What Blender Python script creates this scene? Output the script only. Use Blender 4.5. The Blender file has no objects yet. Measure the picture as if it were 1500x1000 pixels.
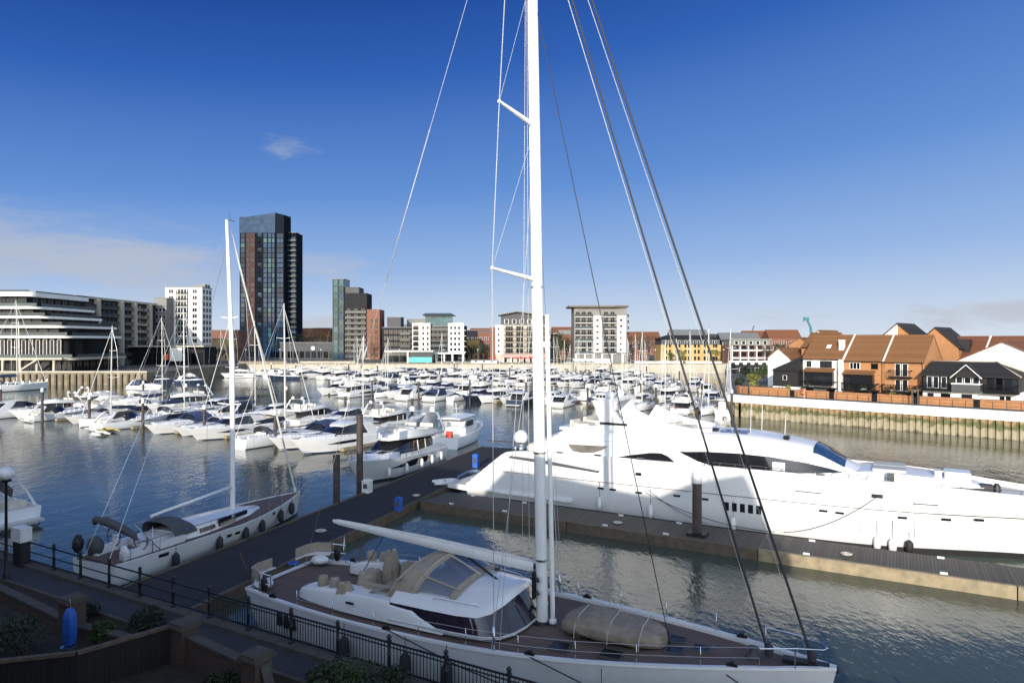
import bpy, bmesh, math, random
from mathutils import Vector, Matrix
R = math.radians
scene = bpy.context.scene
COL = scene.collection
rnd = random.Random(7)
CAMZ = 12.5
E1 = Vector((0.87, -0.493)); E2 = Vector((0.493, 0.87))      # the marina's own grid: along the rows, across the rows
def AB(a, b):
    p = E1 * a + E2 * b
    return (p.x, p.y)

# ------------------------------------------------------------------ materials
MATS = {}
def mat(name, col, rough=.5, metal=0., vary=.12, scale=3., bump=0., bscale=20., coat=0., spec=.5, objvar=0., streak=0.):
    if name in MATS: return MATS[name]
    m = bpy.data.materials.new(name); m.use_nodes = True
    nt = m.node_tree; N = nt.nodes; L = nt.links
    b = N['Principled BSDF']
    b.inputs['Roughness'].default_value = rough
    b.inputs['Metallic'].default_value = metal
    b.inputs['Specular IOR Level'].default_value = spec
    b.inputs['Coat Weight'].default_value = coat
    tc = N.new('ShaderNodeTexCoord')
    nz = N.new('ShaderNodeTexNoise'); nz.inputs['Scale'].default_value = scale; nz.inputs['Detail'].default_value = 5
    L.new(tc.outputs['Object'], nz.inputs['Vector'])
    cr = N.new('ShaderNodeValToRGB')
    lo = [max(0, c * (1 - vary)) for c in col]; hi = [min(1, c * (1 + vary)) for c in col]
    cr.color_ramp.elements[0].color = (*lo, 1); cr.color_ramp.elements[1].color = (*hi, 1)
    cr.color_ramp.elements[0].position = .3; cr.color_ramp.elements[1].position = .7
    L.new(nz.outputs['Fac'], cr.inputs['Fac'])
    out = cr.outputs['Color']
    if streak:
        mp = N.new('ShaderNodeMapping'); mp.inputs['Scale'].default_value = (6, 6, .35)
        n2 = N.new('ShaderNodeTexNoise'); n2.inputs['Scale'].default_value = 1.3; n2.inputs['Detail'].default_value = 4
        L.new(tc.outputs['Object'], mp.inputs['Vector']); L.new(mp.outputs['Vector'], n2.inputs['Vector'])
        r2 = N.new('ShaderNodeMapRange'); r2.inputs[1].default_value = .5; r2.inputs[2].default_value = .75
        r2.inputs[3].default_value = 0; r2.inputs[4].default_value = streak
        L.new(n2.outputs['Fac'], r2.inputs[0])
        mx = N.new('ShaderNodeMix'); mx.data_type = 'RGBA'
        L.new(r2.outputs[0], mx.inputs[0]); L.new(out, mx.inputs[6]); mx.inputs[7].default_value = (col[0] * .5, col[1] * .47, col[2] * .4, 1)
        out = mx.outputs[2]
    if objvar:
        oi = N.new('ShaderNodeObjectInfo'); hs = N.new('ShaderNodeHueSaturation')
        mr = N.new('ShaderNodeMapRange'); mr.inputs[3].default_value = 1 - objvar; mr.inputs[4].default_value = 1 + objvar
        L.new(oi.outputs['Random'], mr.inputs[0]); L.new(mr.outputs[0], hs.inputs['Value'])
        L.new(out, hs.inputs['Color']); out = hs.outputs['Color']
    L.new(out, b.inputs['Base Color'])
    rr = N.new('ShaderNodeMapRange'); rr.inputs[3].default_value = max(.02, rough * .8); rr.inputs[4].default_value = min(1, rough * 1.25)
    L.new(nz.outputs['Fac'], rr.inputs[0]); L.new(rr.outputs[0], b.inputs['Roughness'])
    if bump:
        nb = N.new('ShaderNodeTexNoise'); nb.inputs['Scale'].default_value = bscale; nb.inputs['Detail'].default_value = 4
        L.new(tc.outputs['Object'], nb.inputs['Vector'])
        bp = N.new('ShaderNodeBump'); bp.inputs['Strength'].default_value = bump; bp.inputs['Distance'].default_value = .05
        L.new(nb.outputs['Fac'], bp.inputs['Height']); L.new(bp.outputs['Normal'], b.inputs['Normal'])
    MATS[name] = m
    return m

def banded(name, col, gap, axis='Y', width=.12, edge=.1, rough=.6, gapcol=None, vary=.18, tilt=0.):
    """boards, tiles or bricks: bands across one object axis with dark gaps"""
    if name in MATS: return MATS[name]
    m = bpy.data.materials.new(name); m.use_nodes = True
    nt = m.node_tree; N = nt.nodes; L = nt.links; b = N['Principled BSDF']; b.inputs['Roughness'].default_value = rough; b.inputs['Specular IOR Level'].default_value = .3
    tc = N.new('ShaderNodeTexCoord'); sp = N.new('ShaderNodeSeparateXYZ'); L.new(tc.outputs['Object'], sp.inputs[0])
    dv = N.new('ShaderNodeMath'); dv.operation = 'DIVIDE'; L.new(sp.outputs[axis], dv.inputs[0]); dv.inputs[1].default_value = width
    fr = N.new('ShaderNodeMath'); fr.operation = 'FRACT'; L.new(dv.outputs[0], fr.inputs[0])
    fl = N.new('ShaderNodeMath'); fl.operation = 'FLOOR'; L.new(dv.outputs[0], fl.inputs[0])
    wn = N.new('ShaderNodeTexWhiteNoise'); wn.noise_dimensions = '1D'; L.new(fl.outputs[0], wn.inputs['W'])
    nz = N.new('ShaderNodeTexNoise'); nz.inputs['Scale'].default_value = 1.7; nz.inputs['Detail'].default_value = 6; L.new(tc.outputs['Object'], nz.inputs['Vector'])
    ad = N.new('ShaderNodeMath'); ad.operation = 'ADD'; L.new(wn.outputs['Value'], ad.inputs[0]); L.new(nz.outputs['Fac'], ad.inputs[1])
    mr = N.new('ShaderNodeMapRange'); mr.inputs[1].default_value = .3; mr.inputs[2].default_value = 1.6; mr.inputs[3].default_value = 1 - vary; mr.inputs[4].default_value = 1 + vary
    L.new(ad.outputs[0], mr.inputs[0])
    hs = N.new('ShaderNodeHueSaturation'); hs.inputs['Color'].default_value = (*col, 1); L.new(mr.outputs[0], hs.inputs['Value'])
    gt = N.new('ShaderNodeMath'); gt.operation = 'LESS_THAN'; L.new(fr.outputs[0], gt.inputs[0]); gt.inputs[1].default_value = edge
    mx = N.new('ShaderNodeMix'); mx.data_type = 'RGBA'; L.new(gt.outputs[0], mx.inputs[0]); L.new(hs.outputs['Color'], mx.inputs[6])
    g = gapcol or [c * .45 for c in col]; mx.inputs[7].default_value = (*g, 1)
    L.new(mx.outputs[2], b.inputs['Base Color'])
    MATS[name] = m
    return m

def brick(name, col, mortar, objvar=0, sc=1.0, rough=.85):
    if name in MATS: return MATS[name]
    m = bpy.data.materials.new(name); m.use_nodes = True
    nt = m.node_tree; N = nt.nodes; L = nt.links; b = N['Principled BSDF']; b.inputs['Roughness'].default_value = rough
    tc = N.new('ShaderNodeTexCoord'); sp = N.new('ShaderNodeSeparateXYZ'); L.new(tc.outputs['Object'], sp.inputs[0])
    ad = N.new('ShaderNodeMath'); L.new(sp.outputs['X'], ad.inputs[0]); L.new(sp.outputs['Y'], ad.inputs[1])
    cb = N.new('ShaderNodeCombineXYZ'); L.new(ad.outputs[0], cb.inputs['X']); L.new(sp.outputs['Z'], cb.inputs['Y'])
    bt = N.new('ShaderNodeTexBrick'); L.new(cb.outputs[0], bt.inputs['Vector'])
    bt.inputs['Scale'].default_value = 4.2 * sc; bt.inputs['Mortar Size'].default_value = .018
    bt.inputs['Color1'].default_value = (*[c * .8 for c in col], 1); bt.inputs['Color2'].default_value = (*[min(1, c * 1.2) for c in col], 1)
    bt.inputs['Mortar'].default_value = (*mortar, 1)
    nz = N.new('ShaderNodeTexNoise'); nz.inputs['Scale'].default_value = .8; nz.inputs['Detail'].default_value = 6; L.new(tc.outputs['Object'], nz.inputs['Vector'])
    mr = N.new('ShaderNodeMapRange'); mr.inputs[3].default_value = .75; mr.inputs[4].default_value = 1.25; L.new(nz.outputs['Fac'], mr.inputs[0])
    hs = N.new('ShaderNodeHueSaturation'); L.new(mr.outputs[0], hs.inputs['Value']); L.new(bt.outputs['Color'], hs.inputs['Color'])
    L.new(hs.outputs['Color'], b.inputs['Base Color'])
    MATS[name] = m
    return m

def clear_glass(name, tint=(.5, .6, .7), alpha=.55):
    if name in MATS: return MATS[name]
    m = bpy.data.materials.new(name); m.use_nodes = True
    nt = m.node_tree; N = nt.nodes; L = nt.links
    b = N['Principled BSDF']; b.inputs['Base Color'].default_value = (*tint, 1); b.inputs['Roughness'].default_value = .06
    tr = N.new('ShaderNodeBsdfTransparent'); mx = N.new('ShaderNodeMixShader'); mx.inputs[0].default_value = alpha
    L.new(tr.outputs[0], mx.inputs[1]); L.new(b.outputs[0], mx.inputs[2]); L.new(mx.outputs[0], N['Material Output'].inputs['Surface'])
    MATS[name] = m
    return m

WHITE = mat('gelcoat white', (.72, .72, .715), .22, vary=.03, scale=.8, coat=.3)
HULLW = mat('hull white', (.69, .69, .685), .25, vary=.04, scale=.6, coat=.3, streak=.05)
ROWHULL = mat('hull white used', (.80, .80, .79), .3, vary=.06, scale=.5, objvar=.12)
NAVY = mat('hull navy', (.02, .03, .06), .2, vary=.1, coat=.4)
GLASS = mat('dark glass', (.012, .013, .016), .05, vary=.2, spec=.7)
BGLASS = mat('building glass', (.014, .017, .021), .10, vary=.4, scale=.5, objvar=.8, spec=.2)
BLGLASS = mat('blue facade glass', (.008, .028, .062), .10, vary=.35, scale=.35, objvar=.6, spec=.14)
TEALGL = mat('green facade glass', (.028, .072, .085), .10, vary=.4, scale=.4, objvar=.5, spec=.16)
STEEL = mat('stainless steel', (.6, .6, .6), .25, 1., vary=.05)
ALU = mat('painted mast', (.80, .80, .78), .3, vary=.04, scale=1.5, streak=.06)
DARKM = mat('black metal', (.012, .012, .014), .45, vary=.3)
IRON = mat('cast iron black', (.012, .013, .017), .5, vary=.4, bump=.1)
BLACK = mat('black rubber', (.012, .012, .012), .7, vary=.3)
ROPE = mat('dark rope', (.03, .03, .035), .8)
LROPE = mat('pale rope', (.45, .43, .38), .8)
TAN = mat('tan canvas', (.33, .28, .21), .85, vary=.14, scale=4, bump=.35, bscale=5)
GREYC = mat('grey canvas', (.075, .08, .085), .85, vary=.2, scale=4, bump=.3, bscale=6)
BLUEC = mat('blue canvas', (.018, .03, .075), .8, vary=.2, scale=4, bump=.2, objvar=.8)
SAILC = mat('sail cloth', (.62, .60, .55), .8, vary=.1)
DECKP = mat('pale deck', (.55, .54, .50), .6, vary=.08)
TEAK = banded('teak deck', (.145, .105, .09), .1, 'Y', .11, .14, .7, (.022, .016, .014))
WOOD = banded('varnished wood', (.16, .06, .025), .1, 'X', .2, .06, .3)
REDC = mat('red canvas', (.5, .06, .03), .8)
ORANGE = mat('orange plastic', (.7, .12, .02), .5)
BLUEP = mat('blue plastic', (.02, .10, .42), .5, vary=.2)
FENDW = mat('fender white', (.7, .7, .68), .45)
FENDB = mat('fender cover', (.025, .027, .035), .8)
DECKG = banded('pontoon boards', (.085, .078, .07), .1, 'X', .16, .12, .8, (.02, .02, .018))
DECKD = banded('dark pontoon boards', (.033, .031, .034), .1, 'Y', .16, .12, .8, (.012, .012, .012))
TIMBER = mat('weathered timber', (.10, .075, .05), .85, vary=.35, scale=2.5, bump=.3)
SUNWOOD = mat('pale timber edge', (.26, .21, .13), .8, vary=.3, scale=2, bump=.2)  # paler timber, also standing for the sunlit stretch of the jetty edge
PILEM = mat('pile steel', (.06, .045, .04), .7, vary=.4, scale=1.5, bump=.3, streak=.4)
PILEW = mat('pile white cap', (.7, .7, .68), .5)
WRENDER = mat('white render', (.78, .77, .73), .8, vary=.05, scale=.4, streak=.12)
GRENDER = mat('grey render', (.20, .195, .185), .9, vary=.08, scale=.4, streak=.15, spec=.15)
DGREY = mat('dark cladding', (.022, .022, .025), .85, vary=.2, scale=.6, spec=.15)
MGREY = mat('mid grey cladding', (.085, .086, .09), .85, vary=.15, scale=.6, spec=.15)
PALEST = mat('pale stone', (.40, .36, .29), .85, vary=.1, scale=.5, streak=.1)
CONC = mat('concrete', (.34, .33, .30), .85, vary=.15, scale=.8, bump=.15, streak=.3)
CAPW = mat('white painted concrete', (.74, .73, .70), .7, vary=.06, scale=.5, streak=.12)
BRED = brick('red brick', (.17, .06, .035), (.2, .16, .12))
HATCH = mat('smoked hatch', (.012, .013, .016), .3, vary=.2, spec=.25)
WIRE = mat('rigging wire', (.42, .42, .42), .35, vary=.1)
BORANGE = brick('orange brick', (.35, .145, .052), (.36, .24, .13))
BYELLOW = brick('yellow brick', (.46, .30, .10), (.42, .34, .2))
BDARK = brick('old garden brick', (.075, .046, .034), (.08, .07, .06))
RTILE = banded('brown roof tiles', (.20, .095, .04), .1, 'Z', .17, .22, .95, vary=.2)
RTILE2 = banded('red roof tiles', (.17, .068, .036), .1, 'Z', .17, .22, .95, vary=.2)
SLATE = banded('dark slate roof', (.028, .026, .026), .1, 'Z', .16, .2, .75, vary=.3)
BBOARD = banded('black weatherboard', (.02, .019, .019), .1, 'Z', .18, .15, .7)
ROOFG = mat('grey roof sheet', (.13, .135, .14), .6, vary=.15, scale=.5)
FRAMEW = mat('white frame', (.75, .75, .73), .5)
FRAMED = mat('dark frame', (.012, .012, .014), .9, spec=.1)
STONED = mat('dark coping', (.075, .065, .052), .9, vary=.3, scale=3, bump=.25)
TEALP = mat('teal paint', (.05, .42, .38), .5)
PINKP = mat('pink paint', (.62, .24, .22), .6)
SOIL = mat('soil', (.03, .024, .018), .95, vary=.4, bump=.4)
PAVE = mat('paving', (.034, .034, .038), .8, vary=.25, scale=2.2, bump=.15)
STONE = mat('coping stone', (.24, .20, .15), .85, vary=.2, scale=3, bump=.25)
FENCE = banded('dark fence boards', (.018, .016, .016), .1, 'X', .15, .1, .85)
BARK = mat('bark', (.06, .045, .032), .9, vary=.3, bump=.5)
def leafmat(name, col):
    m = mat(name, col, .6, vary=.45, scale=1.2, objvar=.25)
    return m
LEAFD = leafmat('dark leaves', (.022, .035, .014)); LEAFM = leafmat('green leaves', (.05, .085, .02)); LEAFY = leafmat('yellow leaves', (.17, .17, .03))
TWIG = leafmat('bare twigs', (.10, .075, .05))

# ------------------------------------------------------------------ mesh builder
class MB:
    def __init__(s): s.v = []; s.f = []; s.sm = []; s.mi = []
    def add(s, vs, fs, smooth=False, mi=0):
        o = len(s.v); s.v += [tuple(v) for v in vs]
        for f in fs: s.f.append(tuple(i + o for i in f)); s.sm.append(smooth); s.mi.append(mi)
        return s
    def box(s, x0, x1, y0, y1, z0, z1, mi=0):
        return s.add([(x0, y0, z0), (x1, y0, z0), (x1, y1, z0), (x0, y1, z0), (x0, y0, z1), (x1, y0, z1), (x1, y1, z1), (x0, y1, z1)],
                     [(0, 3, 2, 1), (4, 5, 6, 7), (0, 1, 5, 4), (1, 2, 6, 5), (2, 3, 7, 6), (3, 0, 4, 7)], mi=mi)
    def obox(s, c, sx, sy, sz, rz, mi=0):
        ca, sa = math.cos(rz), math.sin(rz); vs = []
        for z in (0, sz):
            for x, y in ((-sx/2, -sy/2), (sx/2, -sy/2), (sx/2, sy/2), (-sx/2, sy/2)):
                vs.append((c[0] + x*ca - y*sa, c[1] + x*sa + y*ca, c[2] + z))
        return s.add(vs, [(0, 3, 2, 1), (4, 5, 6, 7), (0, 1, 5, 4), (1, 2, 6, 5), (2, 3, 7, 6), (3, 0, 4, 7)], mi=mi)
    def loft(s, rings, closed=True, caps=True, smooth=True, mi=0):
        n = len(rings[0]); vs = [p for r in rings for p in r]; fs = []
        for i in range(len(rings) - 1):
            for j in range(n if closed else n - 1):
                k = (j + 1) % n
                fs.append((i*n + j, i*n + k, (i+1)*n + k, (i+1)*n + j))
        s.add(vs, fs, smooth, mi)
        if caps and closed:
            s.add(rings[0], [tuple(range(n - 1, -1, -1))], False, mi); s.add(rings[-1], [tuple(range(n))], False, mi)
        return s
    def tube(s, pts, r, n=6, caps=True, mi=0, flat=1.0):
        pts = [Vector(p) for p in pts]; rs = r if isinstance(r, (list, tuple)) else [r] * len(pts); rings = []
        for i, p in enumerate(pts):
            d = (pts[min(i+1, len(pts)-1)] - pts[max(i-1, 0)]).normalized()
            up = Vector((0, 0, 1)) if abs(d.z) < .95 else Vector((1, 0, 0))
            a = d.cross(up).normalized(); b = a.cross(d).normalized()
            rings.append([tuple(p + (a * math.cos(2*math.pi*k/n) * flat + b * math.sin(2*math.pi*k/n)) * rs[i]) for k in range(n)])
        return s.loft(rings, True, caps, n > 4, mi)
    def prism(s, poly, z0, z1, mi=0):                      # poly in x,y
        n = len(poly)
        return s.add([(x, y, z0) for x, y in poly] + [(x, y, z1) for x, y in poly],
                     [tuple(range(n-1, -1, -1)), tuple(range(n, 2*n))] + [(i, (i+1) % n, n + (i+1) % n, n + i) for i in range(n)], mi=mi)
    def slab(s, poly, y0, y1, mi=0, smooth=False):                        # poly in x,z, thick along y; y0/y1 numbers or functions of (x, z)
        n = len(poly); g0 = y0 if callable(y0) else (lambda x, z: y0); g1 = y1 if callable(y1) else (lambda x, z: y1)
        return s.add([(x, g0(x, z), z) for x, z in poly] + [(x, g1(x, z), z) for x, z in poly],
                     [tuple(range(n-1, -1, -1)), tuple(range(n, 2*n))] + [(i, (i+1) % n, n + (i+1) % n, n + i) for i in range(n)], mi=mi)
    def sphere(s, c, rx, ry=None, rz=None, nu=12, nv=8, fn=None, zmin=-1, mi=0):
        ry = ry or rx; rz = rz or rx; rings = []
        for i in range(nv + 1):
            t = math.pi * i / nv; zz = max(zmin, -math.cos(t)); q = math.sin(t) if i not in (0, nv) else .02
            ring = []
            for k in range(nu):
                a = 2*math.pi*k/nu; f = fn(a, zz) if fn else 1
                ring.append((c[0] + rx*q*math.cos(a)*f, c[1] + ry*q*math.sin(a)*f, c[2] + rz*zz*f))
            rings.append(ring)
        return s.loft(rings, mi=mi)
    def lathe(s, c, prof, n=12, mi=0):                      # prof: (radius, z)
        return s.loft([[(c[0] + r*math.cos(2*math.pi*k/n), c[1] + r*math.sin(2*math.pi*k/n), c[2] + z) for k in range(n)] for r, z in prof], mi=mi)
    def mesh(s, name, mats):
        me = bpy.data.meshes.new(name); me.from_pydata(s.v, [], s.f)
        for m in (mats if isinstance(mats, (list, tuple)) else [mats]): me.materials.append(m)
        for i, p in enumerate(me.polygons): p.use_smooth = s.sm[i]; p.material_index = s.mi[i]
        bm = bmesh.new(); bm.from_mesh(me); bmesh.ops.remove_doubles(bm, verts=bm.verts, dist=1e-4)
        bmesh.ops.recalc_face_normals(bm, faces=bm.faces)
        lim = R(42)
        for e in bm.edges:
            if len(e.link_faces) == 2 and e.calc_face_angle(0) > lim: e.smooth = False
        bm.to_mesh(me); bm.free(); me.update()
        return me
    def build(s, name, mats, parent=None, loc=(0, 0, 0), rz=0.):
        return link(name, s.mesh(name, mats), parent, loc, rz)
def link(name, me, parent=None, loc=(0, 0, 0), rz=0., scale=None):
    o = bpy.data.objects.new(name, me); COL.objects.link(o)
    o.location = loc; o.rotation_euler = (0, 0, rz)
    if scale: o.scale = scale
    if parent: o.parent = parent
    return o
def tag(o, label=None, cat=None, group=None, kind=None):
    if label: o['label'] = label
    if cat: o['category'] = cat
    if group: o['group'] = group
    if kind: o['kind'] = kind
    return o
def thing(name, label, cat, loc=(0, 0, 0), rz=0., group=None):
    o = bpy.data.objects.new(name, None); COL.objects.link(o); o.location = loc; o.rotation_euler = (0, 0, rz); o.empty_display_size = .3
    return tag(o, label, cat, group)
def kids(o): return [c for c in COL.objects if c.parent == o]
KIDS = {}
def copy_tree(o, parent=None):
    c = o.copy(); COL.objects.link(c); c.parent = parent
    if o.name not in KIDS: KIDS[o.name] = kids(o)
    for ch in KIDS[o.name]: copy_tree(ch, c)
    return c
ORD = ['', 'first', 'second', 'third', 'fourth', 'fifth', 'sixth', 'seventh', 'eighth', 'ninth', 'tenth', 'eleventh', 'twelfth', 'thirteenth', 'fourteenth', 'fifteenth', 'sixteenth', 'seventeenth', 'eighteenth', 'nineteenth', 'twentieth']
def ordw(n):
    if n <= 20: return ORD[n]
    t = {2: 'twenty', 3: 'thirty', 4: 'forty', 5: 'fifty'}[n // 10]
    if n % 10 == 0: return {20: 'twentieth', 30: 'thirtieth', 40: 'fortieth', 50: 'fiftieth'}[n]
    return t + '-' + ORD[n % 10]
def lerp(a, b, t): return a + (b - a) * t
def interp(xs, ys, x):
    if x <= xs[0]: return ys[0]
    for i in range(len(xs) - 1):
        if x <= xs[i+1]: return lerp(ys[i], ys[i+1], (x - xs[i]) / (xs[i+1] - xs[i]))
    return ys[-1]
def smoothed(xs, ys, n):
    """Catmull-Rom resampling of a polyline function"""
    out = []
    P = list(ys)
    for i in range(len(P) - 1):
        p0, p1, p2, p3 = P[max(0, i-1)], P[i], P[i+1], P[min(len(P)-1, i+2)]
        for k in range(n):
            t = k / n
            out.append(tuple(.5 * ((2*b) + (-a + c)*t + (2*a - 5*b + 4*c - d)*t*t + (-a + 3*b - 3*c + d)*t**3) for a, b, c, d in zip(p0, p1, p2, p3)))
    out.append(P[-1])
    return out
def drape(mb, c, rx, ry, h, seed, top=.45):
    q = random.Random(seed); p1, p2 = q.uniform(0, 6), q.uniform(0, 6); rings = []
    for t, r in ((0, 1.), (.15, .97), (.4, .86), (.62, .74), (.8, .62), (.92, .5), (.98, .34), (1., .1)):
        r = lerp(r, max(r, top), .6) if t < .95 else r * (1 + top); ring = []
        for k in range(40):
            a = 2*math.pi*k/40; f = 1 + (1 - t) * (.10*math.sin(7*a + p1) + .06*math.sin(11*a + p2)) + .05*math.sin(2*a + p2 + 3*t)
            ring.append((c[0] + rx*r*f*math.cos(a), c[1] + ry*r*f*math.sin(a), c[2] + h*t + (.05*h*math.sin(3*a + p1) if t > .5 else 0)))
        rings.append(ring)
    return mb.loft(rings)
def lump(mb, c, rx, ry, rz, seed, flat=-.6, rough=.12):
    rough *= .7; q = random.Random(seed); ph = [q.uniform(0, 6.28) for _ in range(6)]
    fn = lambda a, z: 1 + rough * (math.sin(3*a + ph[0]) * .6 + math.sin(7*a + ph[1] + 4*z) * .35 + math.sin(5*z*3 + ph[2] + 2*a) * .5)
    return mb.sphere((c[0], c[1], c[2]), rx, ry, rz, 28, 18, fn, flat)
# ------------------------------------------------------------------ camera, light, sky
cam = bpy.data.cameras.new('camera'); cam.sensor_width = 36; cam.lens = 24; cam.clip_start = .1; cam.clip_end = 12000
co = bpy.data.objects.new('camera', cam); COL.objects.link(co); co.location = (0, 0, CAMZ); co.rotation_euler = (R(90), 0, 0); scene.camera = co
EL = 14.5; AZ = 13.9
sun = bpy.data.lights.new('sun', 'SUN'); sun.energy = 2.5; sun.angle = R(.5); sun.color = (1, .92, .80)
so = bpy.data.objects.new('sun', sun); COL.objects.link(so); so.rotation_euler = (R(90 - EL), 0, R(-AZ)); so.location = (-20, -60, 60)
W = bpy.data.worlds.new('World'); scene.world = W; W.use_nodes = True
nt = W.node_tree; N = nt.nodes; L = nt.links
bg = N['Background']; bg.inputs['Strength'].default_value = .15
sky = N.new('ShaderNodeTexSky'); sky.sky_type = 'NISHITA'; sky.sun_disc = False; sky.sun_elevation = R(EL); sky.sun_rotation = R(180 + AZ)
sky.air_density = 1.0; sky.dust_density = .6; sky.ozone_density = 3.0
def mnode(op, a=None, b=None, clamp=False):
    n = N.new('ShaderNodeMath'); n.operation = op; n.use_clamp = clamp
    for i, x in enumerate((a, b)):
        if x is None: continue
        if isinstance(x, (int, float)): n.inputs[i].default_value = x
        else: L.new(x, n.inputs[i])
    return n.outputs[0]
tc = N.new('ShaderNodeTexCoord'); sp = N.new('ShaderNodeSeparateXYZ'); L.new(tc.outputs['Generated'], sp.inputs[0])
az = mnode('ARCTAN2', sp.outputs['X'], sp.outputs['Y'])           # 0 straight ahead, negative to the left
el = mnode('ARCTAN2', sp.outputs['Z'], mnode('SQRT', mnode('ADD', mnode('MULTIPLY', sp.outputs['X'], sp.outputs['X']), mnode('MULTIPLY', sp.outputs['Y'], sp.outputs['Y']))))
def cloud(a0, aw, e0, ew, stretch, scale, lo, hi, seed, amt):
    """a patch of cloud round direction (a0, e0) of half-size (aw, ew)"""
    cb = N.new('ShaderNodeCombineXYZ'); L.new(mnode('MULTIPLY', az, 1.0), cb.inputs[0]); L.new(mnode('MULTIPLY', el, stretch), cb.inputs[1]); cb.inputs[2].default_value = seed
    nz = N.new('ShaderNodeTexNoise'); nz.inputs['Scale'].default_value = scale; nz.inputs['Detail'].default_value = 8; nz.inputs['Roughness'].default_value = .58; nz.inputs['Distortion'].default_value = .3
    L.new(cb.outputs[0], nz.inputs['Vector'])
    da = mnode('DIVIDE', mnode('SUBTRACT', az, a0), aw); de = mnode('DIVIDE', mnode('SUBTRACT', el, e0), ew)
    d2 = mnode('ADD', mnode('MULTIPLY', da, da), mnode('MULTIPLY', de, de))
    win = mnode('SUBTRACT', 1.0, d2, True)
    mr = N.new('ShaderNodeMapRange'); mr.inputs[1].default_value = lo; mr.inputs[2].default_value = hi; mr.interpolation_type = 'SMOOTHSTEP'
    L.new(mnode('ADD', nz.outputs['Fac'], mnode('MULTIPLY', mnode('SUBTRACT', win, .6), .5)), mr.inputs[0])
    return mnode('MULTIPLY', mnode('MULTIPLY', mr.outputs[0], mnode('POWER', win, .5)), amt, True)
masks = [cloud(-.58, .38, .10, .085, 3.5, 6, .42, .75, 1.3, .72), cloud(-.315, .07, .265, .035, 2.0, 22, .52, .85, 4.1, .38),
         cloud(-.28, .18, .105, .035, 5.0, 7, .45, .8, 7.7, .5), cloud(.62, .16, .032, .03, 3.0, 11, .42, .7, 2.2, .8), cloud(-.27, .16, .022, .022, 5, 9, .42, .7, 9.2, .6),
         cloud(.42, .2, .03, .03, 4.0, 9, .5, .8, 5.5, .35)]
mm = masks[0]
for q in masks[1:]: mm = mnode('MAXIMUM', mm, q)
hs = N.new('ShaderNodeHueSaturation'); hs.inputs['Saturation'].default_value = .62; hs.inputs['Value'].default_value = 1.15
L.new(sky.outputs[0], hs.inputs['Color'])
mx = N.new('ShaderNodeMix'); mx.data_type = 'RGBA'; L.new(mm, mx.inputs[0])
# clear winter sky away from the sun: deep blue overhead paling to the horizon
rp = N.new('ShaderNodeValToRGB'); e = rp.color_ramp.elements; K = 1 / (.15 * 2.14) / 4
def skyc(r, g, b): return tuple(((c / 255) ** 2.2) * K for c in (r, g, b)) + (1,)
e[0].position = 0; e[0].color = skyc(214, 222, 234); e[1].position = 1; e[1].color = skyc(24, 55, 125)
for p_, c_ in ((.05, (198, 214, 234)), (.17, (150, 182, 228)), (.36, (98, 143, 211)), (.62, (54, 99, 180)), (.82, (34, 73, 150))):
    x = e.new(p_); x.color = skyc(*c_)
L.new(mnode('DIVIDE', mnode('SUBTRACT', el, mnode('MULTIPLY', mnode('MULTIPLY', az, el), .28)), .62, True), rp.inputs[0])
x4 = N.new('ShaderNodeMix'); x4.data_type = 'RGBA'; x4.blend_type = 'MULTIPLY'; x4.inputs[0].default_value = 1; L.new(rp.outputs[0], x4.inputs[6]); x4.inputs[7].default_value = (4, 4, 4, 1)
fr = N.new('ShaderNodeMapRange'); fr.interpolation_type = 'SMOOTHSTEP'; fr.inputs[1].default_value = -.15; fr.inputs[2].default_value = .45; L.new(sp.outputs['Y'], fr.inputs[0])
m0 = N.new('ShaderNodeMix'); m0.data_type = 'RGBA'; L.new(fr.outputs[0], m0.inputs[0]); L.new(hs.outputs['Color'], m0.inputs[6]); L.new(x4.outputs[2], m0.inputs[7])
L.new(m0.outputs[2], mx.inputs[6]); mx.inputs[7].default_value = (1.6, 1.66, 1.82, 1)
L.new(mx.outputs[2], bg.inputs['Color'])
vs = scene.view_settings; vs.view_transform = 'Standard'; vs.look = 'None'; vs.exposure = 1.1; vs.gamma = 1; vs.use_curve_mapping = False
scene.cycles.max_bounces = 8; scene.cycles.transparent_max_bounces = 12
scene.cycles.use_denoising = True

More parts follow.
